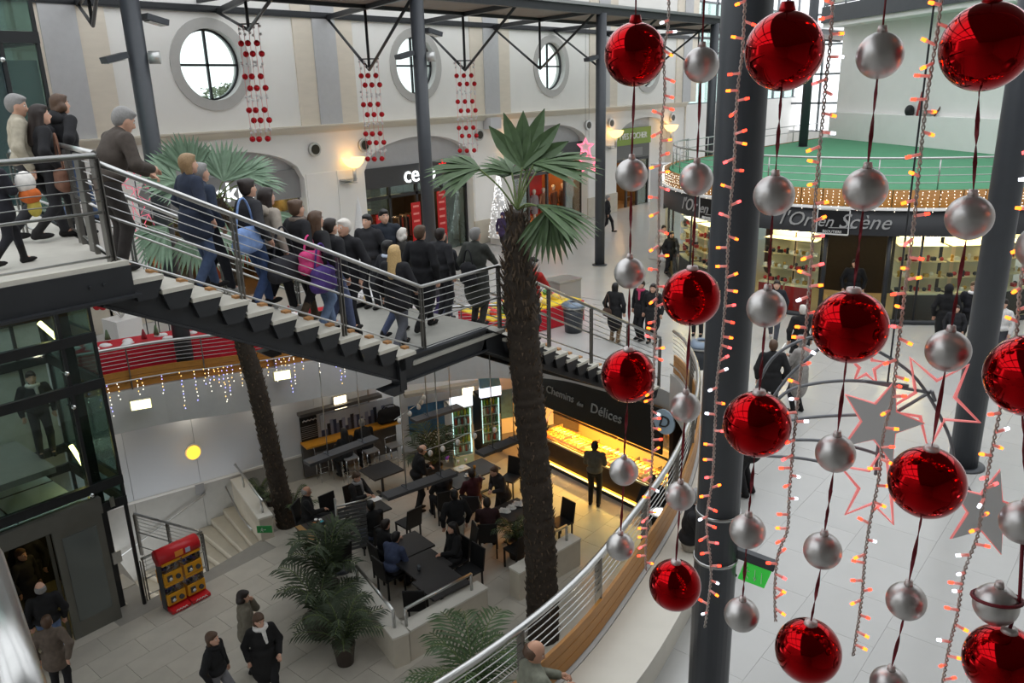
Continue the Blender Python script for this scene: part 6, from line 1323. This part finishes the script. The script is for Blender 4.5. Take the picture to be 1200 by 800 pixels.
    for i in(0,1):
        e=1-2*i; B+=[('c',hips[i],knee[i],.078*s*g,.052*s),('c',knee[i],ank[i],.052*s,.036*s),('c',sh[i],elb[i],.05*s,.04*s),('c',elb[i],hand[i],.04*s,.028*s)]
        fw_=hand[i]-elb[i]; fw_/=np.linalg.norm(fw_); B+=[('e',hand[i]+fw_*.045*s,v3(.036,.026,.042)*s)]
        an=ank[i]; B+=[('c',an,an+rx(.14,0,-.05),.034*s,.028*s)]
    def face_and_fingers(mb):
        for e in(1,-1):
            mb.ball(hp(.074,.031*e,.012),.0125*s,8,6,1); mb.ball(hp(.083,.031*e,.012),.0062*s,6,5,2)
            mb.tube([hp(.083,.014*e,.033),hp(.08,.048*e,.034)],.0045*s,4,4)
        mb.tube([hp(.077,.024,-.064),hp(.088,0,-.062),hp(.077,-.024,-.064)],.0065*s,5,3)
        for i in(0,1):
            e=1-2*i; f=hand[i]-elb[i]; f/=np.linalg.norm(f); sd=np.cross(f,v3(0,0,1)); sd/=np.linalg.norm(sd)+1e-9; dn=np.cross(sd,f); dn=dn if dn[2]<0 else -dn; c=hand[i]+f*.075*s
            for q,l in enumerate((.062,.072,.068,.052)):
                o=c+sd*(q-1.5)*.018*s; k1=o+f*l*.5*s+dn*.012*s; k2=o+f*l*.75*s+dn*.045*s; mb.tube([o-f*.02*s,k1,k2],[.0095*s,.009*s,.007*s],6,0)
            o=hand[i]+f*.03*s+sd*.028*s*e; mb.tube([o,o+(f*.03+sd*e*.02)*s,o+(f*.055+sd*e*.012+dn*.02)*s],[.011*s,.01*s,.008*s],6,0)
    bres=res*.9
    blob('body',B,bres,.03*s,sk,t,face_and_fingers,(eye_w,eye_d,lipm,HAIR.get(hair,HAIR['dark'])))
    # ---- trousers / skirt
    lm=cl(legs); T=[('e',up(0,0,.04),v3(.135*g,.17*g,.14)*s)]
    for i in(0,1):
        a2=ank[i]+(knee[i]-ank[i])*(.45 if boots else .04); T+=[('c',hips[i],knee[i],.098*s*g,.072*s),('c',knee[i],a2,.072*s,.058*s)]
    blob('trousers',T,res,.03*s,lm,t)
    # ---- shoes
    sm=cl(shoe)
    for i in(0,1):
        an=ank[i]; pr=[('e',an+rx(.07,0,-.045),v3(.135,.048,.042)*s),('c',an+rx(-.03,0,-.04),an+rx(-.01,0,.02),.045*s,.042*s)]
        if boots: pr+=[('c',an,an+(knee[i]-an)*.6,.05*s,.06*s)]
        blob('boot' if boots else 'shoe',pr,res*.8,.02*s,sm,t)
    # ---- jacket or coat
    jm=cl(top); w_=1.12*g
    J=[('e',up(.0,0,.08),v3(.15*w_,.185*w_,.12)*s),('e',up(.0,0,.27),v3(.135*w_,.17*w_,.19)*s),('e',up(-.005,0,.42),v3(.13,.195,.13)*s),('c',up(-.02,.09,.5),up(-.02,-.09,.5),.07*s,.07*s),('c',up(-.015,0,.5),up(0,0,.545),.085*s,.075*s)]
    for i in(0,1):
        wr=hand[i]-(hand[i]-elb[i])*.08; J+=[('c',sh[i],elb[i],.078*s,.064*s),('c',elb[i],wr,.064*s,.05*s)]
    if length in('thigh','knee') :
        dz=-.22 if length=='thigh' else -.45
        if pose in('sit','stool'):
            for i in(0,1): J.append(('c',hips[i],hips[i]+(knee[i]-hips[i])*.6,.12*s,.11*s))
        else: J+=[('e',up(0,0,-.06),v3(.16*w_,.19*w_,.2)*s),('e',up(.0,0,dz*.6),v3(.165*w_,.195*w_,-dz*.75)*s)]
    blob('coat' if length!='hip' else 'jacket',J,res,.035*s,jm,t)
    if hood: blob('hood',[('e',up(-.1,0,.53),v3(.09,.13,.09)*s),('c',up(-.08,.1,.5),up(-.08,-.1,.5),.06*s,.06*s)],res,.03*s,jm,t)
    if skirt: blob('skirt',[('c',up(0,0,.0),P+rx(0,0,-.35),.16*s,.2*s)],res,.03*s,lm,t)
    # ---- hair
    hm=HAIR.get(hair,HAIR['dark']); Hp=[]
    if style in('short','long','bun','bob','pony','curly'): Hp+=[('e',hp(-.03,0,.04),v3(.106,.09,.1)*s,HM),('e',hp(-.045,0,.0),v3(.085,.084,.095)*s,HM),('e',hp(.03,0,.095),v3(.06,.06,.03)*s,HM)]
    if style=='bald': Hp+=[('c',hp(-.012+.088*math.cos(a),.068*math.sin(a),zz),hp(-.012+.088*math.cos(a+.35),.068*math.sin(a+.35),zz),.022*s,.022*s) for a in np.arange(1.5,4.5,.35) for zz in(-.035,-.005,.022)]
    if style=='long': Hp+=[('c',hp(-.06,.0,.0),up(-.12,0,.36),.085*s,.07*s,),('c',hp(-.02,.07,.03),up(-.04,.1,.42),.035*s,.045*s),('c',hp(-.02,-.07,.03),up(-.04,-.1,.42),.035*s,.045*s)]
    if style=='bob': Hp+=[('c',hp(-.05,.04,.0),hp(-.045,.05,-.1),.055*s,.045*s),('c',hp(-.05,-.04,.0),hp(-.045,-.05,-.1),.055*s,.045*s)]
    if style=='curly': Hp+=[('e',hp(-.03+.06*math.cos(a),.075*math.sin(a),-.06+.03*math.sin(3*a)),v3(.045,.045,.05)*s) for a in np.linspace(1.2,5.1,9)]
    if style=='bun': Hp+=[('e',hp(-.11,0,.09),v3(.045,.05,.045)*s)]
    if style=='pony': Hp+=[('c',hp(-.12,0,.04),hp(-.17,0,-.16),.035*s,.025*s)]
    if Hp: blob('hair',Hp,res*.75,.025*s,hm,t)
    if hat: blob('cap',[('e',hp(-.015,0,.075),v3(.115,.095,.07)*s,HM),('e',hp(.09,0,.065),v3(.07,.07,.016)*s,HM)],res*.75,.02*s,cl(hat),t)
    if style=='hood': blob('hood',[('e',hp(-.03,0,.03),v3(.125,.11,.13)*s,HM),('c',hp(-.03,0,-.1),up(-.02,0,.48),.1*s,.12*s)],res,.03*s,jm,t)
    if scarf: blob('scarf',[('c',up(.02+.085*math.cos(a),.095*math.sin(a),.55),up(.02+.085*math.cos(a+.6),.095*math.sin(a+.6),.545),.036*s,.036*s) for a in np.arange(0,6.2,.6)]+[('c',up(.12,.03,.5),up(.15,.05,.3),.036*s,.03*s)],res*.9,.02*s,cl(scarf),t)
    return t
def bag(p,rz,c,label,size=(.3,.14,.26),strap=.35,cat='bag',name='shoulder_bag',group=None):
    t=thing(name,label,cat,p,rz,group); w_,d_,h_=size
    blob('bag_body',[('c',v3(-w_*.35,0,h_*.3),v3(w_*.35,0,h_*.3),d_*.5,d_*.5),('c',v3(-w_*.32,0,h_*.75),v3(w_*.32,0,h_*.75),d_*.45,d_*.45),('e',v3(0,0,h_*.5),v3(w_*.5,d_*.55,h_*.5))],.02,.03,cl(c),t)
    O('strap',MB().tube(catmull([v3(-w_*.4,0,h_*.8),v3(-w_*.22,0,h_+strap*.7),v3(0,0,h_+strap),v3(w_*.22,0,h_+strap*.7),v3(w_*.4,0,h_*.8)],4),.014,6),cl(c),t,world=False); return t
def head_on(px,H,ground):      # where a figure of height H with its head top at this pixel stands
    d=ray(*px); lo_,hi_=1.,70.
    f=lambda t:(CAM+d*t)[2]-H-ground(*(CAM+d*t)[:2])
    ts=np.linspace(2,60,1200); fv=[f(t) for t in ts]
    for i in range(len(ts)-1):
        if fv[i]>0>=fv[i+1]: p=CAM+d*ts[i]; return np.array((p[0],p[1],ground(p[0],p[1])))
    p=CAM+d*ts[np.argmin(np.abs(fv))]; return np.array((p[0],p[1],ground(p[0],p[1])))
G0=lambda x,y:0.; GL=lambda x,y:ZL; GD=lambda x,y:ZD
def on_stairs(px,H,y):          # on the stairs in the lane at depth y
    p=ony(*px,y); return np.array((p[0],y,stair_z(p[0]))),p[2]-H-stair_z(p[0])
R=math.radians
def stairman(px,H,label,**k):
    best=None
    for y in np.linspace(8.95,11.25,47):
        p,e=on_stairs(px,H,y)
        if best is None or abs(e)<best[1]: best=(p,abs(e),y)
    p=best[0]; fa=k.pop('face',0.)
    return person(p,fa,label,H=H,**k),p
W='stairs'
# upper deck and upper flight
p=ony(12,97,10.9); p[2]=ZD; person(p,R(-20),'grey-haired man in a beige jacket on the upper deck',1.76,'walk','grey','short',(176,168,150),'hip',(44,44,48),arms=('swingf','hang'),res=.018,look=(-.2,.2))
p=ony(42,119,10.7); p[2]=ZD; person(p,R(-10),'woman with long dark hair and brown handbag on the upper deck',1.64,'walk','dark','long',BLK,'hip',(34,34,38),arms=('hang','bag'),female=True,res=.018,boots=True); bag(p+v3(.02,-.3,.6),R(80),(112,78,62),'brown leather handbag held by the long-haired woman on the deck',(.36,.16,.28),.4,name='handbag')
p=ony(66,107,11.6); p[2]=ZD; person(p,R(10),'young man in black hooded jacket with black backpack on the upper deck',1.76,'walk','brown','curly',BLK,'hip',JEAN,arms=('hang','swingb'),hood=True,res=.018,look=(-.1,0)); bag(p+v3(-.26,-.02,.95),R(100),(26,26,30),'black backpack on the young man at the stair head',(.32,.2,.42),.05,'backpack','backpack')
_,p=stairman((106,112),1.80,'grey-haired man in a brown jacket bending over the handrail at the stair head',hair='grey',style='short',top=(74,66,60),legs=(54,50,48),length='hip',arms=('railfar','rail'),lean=.42,pose='stand',res=.016,look=(-.2,.25))
p=onz(14,312,ZD); person(p,R(15),'child in a dark coat carrying a toy behind the deck railing',1.22,'walk','dark','short',(34,34,42),'thigh',(34,34,40),boots=True,arms=('hold','hold'),res=.018)
t=thing('plush_toy','white and orange plush toy carried by the child on the deck','toy',p+v3(.25,-.12,.75)); 
for nm,c,r_,m in(('toy_body',(0,0,.1),(.1,.09,.12),(236,232,226)),('toy_skirt',(.02,0,-.03),(.11,.1,.09),(214,110,50)),('toy_legs',(.04,0,-.16),(.07,.06,.1),(206,188,90))): O(nm,MB().ball(c,r_,12,8),cl(m),t,world=False)
_,p=stairman((217,178),1.68,'woman with short sandy hair in a navy quilted jacket on the upper flight',hair='sandy',style='bob',top=NAVY,legs=(70,86,116),pose=W,arms=('pocket','pocket'),female=True,res=.018,length='thigh',fat=1.1)
p2=p+v3(.33,.35,0); p2[2]=stair_z(p2[0]); person(p2,0,'grey-haired man with glasses in a blue jacket on the upper flight',1.7,W,'grey','short',(48,58,76),'hip',(38,40,48),shoe=(190,190,186),arms=('hang','pocket'),res=.018,phase=-1)
_,p=stairman((287,205),1.66,'person with dark pinned-up hair and pale blue shoulder bag on the upper flight',hair='dark',style='bun',top=(44,44,48),legs=(60,80,120),pose=W,arms=('hang','bag'),female=True,res=.018); bag(p+v3(-.22,-.22,.78),R(15),(128,156,206),'pale blue shoulder bag on the upper flight',(.42,.18,.32),.36)
_,p=stairman((309,213),1.68,'woman with long dark hair in a beige-grey hooded jacket on the upper flight',hair='dark',style='long',top=(168,158,146),legs=(34,34,38),pose=W,arms=('swingf','hang'),female=True,res=.018,phase=-1,hood=True,shoe=(200,200,200)); bag(p+v3(-.02,-.3,.5),R(8),(48,48,54),'black and white sports bag at the beige-grey jacket',(.5,.22,.3),.4)
_,p=stairman((345,233),1.66,'woman with pinned hair, grey scarf and boots on the upper flight',hair='brown',style='bun',top=(32,32,36),legs=(36,34,36),pose=W,arms=('bag','hang'),female=True,res=.018,scarf=(120,108,98),boots=True,shoe=(96,82,66),length='thigh'); bag(p+v3(-.05,-.28,.72),R(20),(216,70,130),'pink patterned bag between the beige-grey jacket and the scarf',(.34,.2,.3),.2)
_,p=stairman((368,248),1.66,'woman with long brown hair in black coat and pale jeans on the upper flight',hair='brown',style='long',top=(34,34,36),legs=(116,136,168),pose=W,arms=('hang','bag'),female=True,res=.018,length='hip',shoe=(190,190,190)); bag(p+v3(-.18,-.3,.62),R(10),(84,62,132),'purple shoulder bag at the pale jeans',(.36,.2,.36),.3)
_,p=stairman((385,256),1.66,'person with short dark hair in black jacket and jeans near the landing',hair='dark',style='short',top=(32,32,36),legs=(88,98,130),pose=W,arms=('swingf','hang'),res=.018,phase=-1)
_,p=stairman((403,256),1.76,'white-haired man in black jacket turned back towards the upper flight',face=R(190),hair='white',style='short',top=(34,34,38),legs=(30,30,34),pose='stand',arms=('hang','pocket'),res=.018,length='thigh')
# landing
_,p=stairman((453,280),1.6,'dark-haired person with pale collar behind the blonde woman',hair='black',style='bob',top=(36,36,42),legs=(74,84,112),pose='walk',female=True,scarf=(196,206,224),res=.019)
_,p=stairman((461,285),1.66,'blonde long-haired woman in black jacket on the landing',hair='blond',style='long',top=(34,34,38),legs=(98,100,108),pose='walk',female=True,length='thigh',arms=('hang','swingf'),res=.018,face=R(20))
_,p=stairman((470,267),1.62,'elderly woman with curly white hair on the landing',hair='white',style='curly',top=(52,50,48),legs=(40,40,44),pose='stand',female=True,length='thigh',res=.019)
_,p=stairman((491,262),1.78,'brown-haired man in a long black coat on the landing',hair='brown',style='short',top=(24,24,28),legs=(28,28,30),pose='walk',length='knee',arms=('hang','hang'),res=.018,face=R(10))
p=v3(p[0]+.75,11.15,stair_z(p[0]+.75)); person(p,R(230),'young dark-haired man in a dark suit looking back on the landing',1.8,'stand','black','short',(38,44,54),'hip',(34,36,42),arms=('hang','hang'),res=.018,skin=0,look=(.3,0)); p3=p+v3(-.3,.12,0); person(p3,R(200),'dark-haired man beside the suited man at the far landing rail',1.74,'stand','black','short',(40,40,44),'hip',(36,36,40),res=.02)
_,p=stairman((509,285),1.6,'woman with greying brown hair beside the dark-haired man on the landing',hair='brown',style='bob',top=(96,94,100),legs=(76,66,110),pose='walk',female=True,length='thigh',res=.019)
_,p=stairman((518,273),1.72,'dark-haired man in a black leather jacket holding papers on the landing',hair='black',style='short',top=(34,36,42),legs=(72,76,92),pose='walk',arms=('hang','hold'),res=.018,face=R(15))
_,p=stairman((556,264),1.74,'grey-haired man in a long dark green coat holding the landing rail',hair='grey',style='short',top=(58,60,56),legs=(56,56,54),pose='stand',arms=('hang','railfar'),length='knee',res=.018,face=R(5),fat=1.1); bag(p+v3(-.25,-.05,.75),R(85),(28,28,32),'black bag on the back of the man in the long dark green coat',(.3,.18,.45),.2)
p4=p+v3(-.1,.75,0); person(p4,R(0),'dark-haired person half hidden behind the long dark green coat',1.68,'stand','dark','short',(40,40,44),'hip',(40,40,44),res=.02)
_,p=stairman((621,288),1.68,'man in a red jacket and black cap going down the lower flight',hair='grey',style='short',top=(176,34,28),legs=(58,60,66),pose=W,arms=('hang','railfar'),res=.018,hat=(36,34,34),lean=.08)
# middle floor
def mid(px,H,face,label,**k): 
    p=head_on(px,H,G0); return person(p,R(face),label,H,**k),p
mid((589,248),1.68,200,'person with a purple hood walking past the white light tree',pose='walk',hair='dark',style='hood',top=(66,54,88),legs=(44,42,46),length='thigh',res=.026)
mid((599,240),1.66,20,'dark-haired woman near the white light tree',pose='stand',hair='black',style='long',top=BLK,legs=(40,40,44),female=True,res=.026)
mid((712,228),1.76,-60,'man in a black suit walking alone past the grey column',pose='walk',hair='grey',style='short',top=(28,28,32),legs=(26,26,30),length='hip',res=.024)
_,p=mid((778,263),1.66,-130,'woman in a pale top and dark skirt in the corridor beside the kiosk',pose='walk',hair='black',style='bun',top=(206,200,192),legs=(48,40,40),female=True,length='hip',res=.024); bag(p+v3(-.35,-.2,.35),R(60),(226,226,226),'black and white striped shopping bag carried in the corridor',(.3,.14,.34),.15,'bag','shopping_bag')
mid((787,270),1.66,-130,'companion in black beside the woman in the pale top',pose='walk',hair='black',style='long',top=BLK,legs=(36,36,40),female=True,length='thigh',res=.026)
_,p=mid((721,331),1.64,10,'woman in a knee-length black coat with brown bag behind the lower flight',pose='stand',hair='black',style='bob',top=(28,28,30),legs=(120,98,74),shoe=(120,98,74),boots=True,female=True,length='knee',res=.02); bag(p+v3(-.22,.1,.75),R(70),(74,54,44),'brown shoulder bag of the woman in the knee-length black coat',(.28,.14,.22),.4)
mid((752,328),1.66,170,'person in black with a pink scarf talking behind the lower flight',pose='stand',hair='dark',style='short',top=(30,30,34),legs=(30,30,34),scarf=(206,70,110),length='thigh',res=.02)
mid((766,332),1.64,190,'third person in black beside the pink scarf',pose='stand',hair='dark',style='long',top=(34,34,36),legs=(28,28,30),length='knee',female=True,res=.02)
p=onz(817,393,0); person(p,R(200),'person in dark trousers mostly hidden behind a red bauble near the waste bin',1.7,'stand','dark','short',BLK,'hip',(40,40,44),res=.022)
p=onz(830,470,0); person(p,R(-60),'person in a dark green jacket beside the waste bin',1.5,'stand','dark','short',(38,62,54),'hip',(40,44,46),res=.02)
p=onz(876,580,0); person(p,R(100),'person in black half hidden by the thick dark column',1.7,'stand','grey','short',(28,28,30),'thigh',(28,28,30),res=.02,arms=('hold','hold'))
mid((907,398),1.7,30,'person in a black jacket with brown hair standing behind the star ornament',pose='stand',hair='brown',style='short',top=(30,30,32),legs=(26,26,28),length='thigh',res=.019)
_,p=mid((941,392),1.68,80,'person in a long grey coat reading a paper',pose='stand',hair='grey',style='bob',top=(150,146,142),legs=(58,58,64),female=True,length='knee',arms=('read','read'),res=.018,boots=True)
tag(O('newspaper',MB().box((p[0]+.12,p[1]+.42,1.2),(.4,.02,.3),.2),white),'white paper read by the person in the long grey coat','paper')
mid((942,356),1.72,40,'white-haired person in black walking towards the kiosk',pose='walk',hair='white',style='short',top=(28,28,30),legs=(28,28,30),length='thigh',res=.02)
mid((911,327),1.68,200,'dark-haired woman in dark jacket and grey jeans before the red kiosk wall',pose='walk',hair='dark',style='bob',top=(36,38,46),legs=(78,80,88),shoe=(200,196,196),female=True,res=.022)
p=head_on((1003,303),1.75,G0); person(p,R(200),'shop clerk in black standing in the kiosk doorway',1.75,'stand','black','short',(16,16,18),'hip',(18,18,20),res=.022)
mid((1113,333),1.68,20,'person in a long hooded black coat before the kiosk glass',pose='stand',hair='black',style='hood',top=(24,24,26),legs=(24,24,26),length='knee',res=.02)
mid((1143,328),1.76,200,'man in a black sweater with white collar before the kiosk glass',pose='walk',hair='brown',style='short',top=(30,30,36),legs=(28,28,32),res=.02,scarf=(225,225,225))
mid((1122,357),1.3,190,'child in dark clothes between the hooded coat and the black sweater',pose='stand',hair='dark',style='short',top=(40,40,44),legs=(36,36,40),res=.02)
mid((1178,350),1.62,160,'woman in a white top beyond the slanted column',pose='stand',hair='dark',style='short',top=(214,212,210),legs=(60,60,66),female=True,res=.022)
mid((1172,370),1.15,180,'small child in a pink and grey jacket beyond the slanted column',pose='walk',hair='dark',style='short',top=(170,130,150),legs=(120,104,86),res=.02)
# bench sitters
def near_bench(px,z):
    return onz(*px,z)
p=onz(808,640,.45); person((p[0],p[1],0),R(-70),'man in a black jacket sitting on the curved stone bench behind a silver bauble',1.74,'sit','grey','short',(26,26,28),'hip',(150,144,132),seat=.45,arms=('table','clasp'),res=.016,lean=.1)
hp_=onz(617,752,1.33); p=hp_; person((p[0]+.0,p[1]-.05,0),R(-25),'balding man in a grey-green jacket sitting on the curved bench',1.72,'sit','brown','bald',(124,126,112),'hip',(60,60,64),seat=.45,arms=('table','table'),res=.014,lean=.05,look=(-.5,.35),skin=1,fat=1.15)
# lower level
def low(px,H,face,label,**k):
    p=head_on(px,H,GL); return person(p,R(face),label,H,**k),p
low((697,517),1.72,25,'man in a grey-green jacket standing at the bakery counter',pose='stand',hair='black',style='short',top=(98,96,86),legs=(24,24,26),arms=('hold','hold'),res=.017,length='hip')
low((765,556),1.7,40,'person in black at the bakery end behind the curved balustrade',pose='stand',hair='dark',style='short',top=(22,22,24),legs=(24,24,26),res=.02,length='thigh')
low((485,521),1.78,-30,'balding man in a black suit bending over the table',pose='stand',hair='brown',style='bald',top=(24,24,26),legs=(22,22,24),arms=('hold','hold'),lean=.25,res=.017,look=(0,.3))
low((532,572),1.74,60,'man seen from behind in black jacket and beige trousers between the tables',pose='walk',hair='black',style='short',top=(24,24,26),legs=(178,172,158),res=.017)
low((588,540),1.62,170,'woman in a dark grey dress leaning over the table by the fridges',pose='stand',hair='brown',style='short',top=(50,46,46),legs=(30,30,32),lean=.35,female=True,arms=('hold','hold'),res=.018,length='thigh')
def sitter(px,face,label,H=1.7,seat=.47,pose='sit',**k):   # seat-centre pixel on the seat plane
    p=onz(*px,ZL+seat); k.setdefault('res',.017); return person((p[0],p[1],ZL+(.0 if pose=='sit' else seat+.09-.93*H/1.75)),R(face),label,H,pose,seat=seat,**k),p
sitter((362,610),-40,'bald man in black sitting at the table with the tray',hair='grey',style='bald',top=(24,24,26),legs=(26,26,28),arms=('pocket','table'),skin=1,res=.015,look=(.1,.2))
sitter((420,592),-75,'man in a dark suit sitting and reading papers',hair='brown',style='short',top=(34,33,34),legs=(30,30,32),arms=('table','read'),look=(0,.3),scarf=(150,150,152),res=.016)
sitter((440,630),75,'person in dark clothes sitting opposite the reading man with a hand on the table',hair='black',style='short',top=(22,22,24),legs=(84,92,116),arms=('table','table'),lean=.15)
sitter((458,672),10,'man in a blue jacket leaning on the table behind the planter',hair='black',style='short',top=(66,76,104),legs=(36,38,46),arms=('table','table'),lean=.35,look=(0,.1),res=.015)
sitter((450,654),0,'man in black with clasped hands next to the blue jacket',hair='dark',style='short',top=(24,24,26),legs=(30,30,32),arms=('clasp','clasp'),lean=.15)
sitter((533,655),165,'dark-haired person in a black coat facing the blue jacket',hair='black',style='long',top=(22,22,24),legs=(28,28,30),arms=('table','pocket'),female=True)
sitter((572,627),40,'person in dark red sitting at the dish-covered table',hair='dark',style='short',top=(52,28,30),legs=(34,34,60),arms=('table','table'),lean=.1)
sitter((556,590),70,'person in black and red sitting below the table with the cream tray',hair='dark',style='short',top=(70,26,32),legs=(30,30,34),arms=('table','table'),lean=.1)
sitter((520,590),70,'person in black sitting under the hanging board',hair='black',style='short',top=(24,24,26),legs=(30,30,34),arms=('table','table'),res=.019)
p=onz(406,534,ZL+.78); person((p[0],p[1],ZL+.78+.0-.93*.94),R(85),'woman with long dark hair sitting on a bar stool at the wall counter',1.66,'stool','black','long',(26,26,28),'hip',(30,30,34),arms=('table','table'),res=.019,female=True)
p=onz(430,524,ZL+.78); person((p[0],p[1],ZL+.78-.93*.96),R(70),'person leaning over the wall counter on a bar stool',1.68,'stool','grey','short',(28,28,30),'hip',(32,32,36),arms=('table','table'),res=.019,lean=.35)
b=wv((452,500)); bag((b[0]+wnrm[0]*.3,b[1]+wnrm[1]*.3,-2.22),math.atan2(wd[1],wd[0]),(26,26,30),'black sports bag lying on the wall counter',(.7,.26,.42),.1,'bag','sports_bag')
low((283,692),1.66,-20,'woman with dark curly hair in a khaki coat holding a hand to her mouth',pose='stand',hair='dark',style='curly',top=(118,112,98),legs=(60,60,62),arms=('mouth','hang'),female=True,length='thigh',res=.015,look=(-.3,.2))
low((302,716),1.7,-110,'woman in a black coat with a white scarf',pose='walk',hair='brown',style='bob',top=(26,25,26),legs=(26,26,28),scarf=(232,230,226),female=True,length='knee',res=.014,fat=1.15,arms=('swingf','hang'),look=(.3,.2))
low((246,738),1.66,-60,'woman with glasses in a black jacket over a white patterned top',pose='walk',hair='brown',style='bob',top=(26,26,28),legs=(120,120,124),scarf=(30,30,32),female=True,length='hip',res=.014)
low((45,680),1.74,75,'balding grey man in a black jacket and jeans entering the lift',pose='walk',hair='grey',style='bald',top=(26,26,28),legs=(92,112,148),res=.016,length='hip',fat=1.1)
low((53,722),1.66,60,'person in a brown coat waiting at the lift',pose='stand',hair='brown',style='short',top=(104,92,82),legs=(30,30,32),length='thigh',res=.015,female=True,arms=('hang','swingb'))
low((22,643),1.7,-60,'person in a dark coat coming out of the lift',pose='stand',hair='brown',style='short',top=(40,38,38),legs=(34,34,36),length='thigh',res=.018,skin=1)
p=v3(4.4,16.6,ZL+.05); person(p,R(-120),'man in black trousers at the back of the lift car',1.76,'stand','dark','short',(28,28,28),'hip',(32,32,32),res=.02)
p=onz(50,500,.02); p=v3(ony(42,470,16.2)[0],16.2,.02); person(p,R(-100),'person in a dark suit standing inside the glass lift shaft',1.74,'stand','dark','short',(34,34,36),'hip',(34,34,36),res=.02,scarf=(200,196,190))
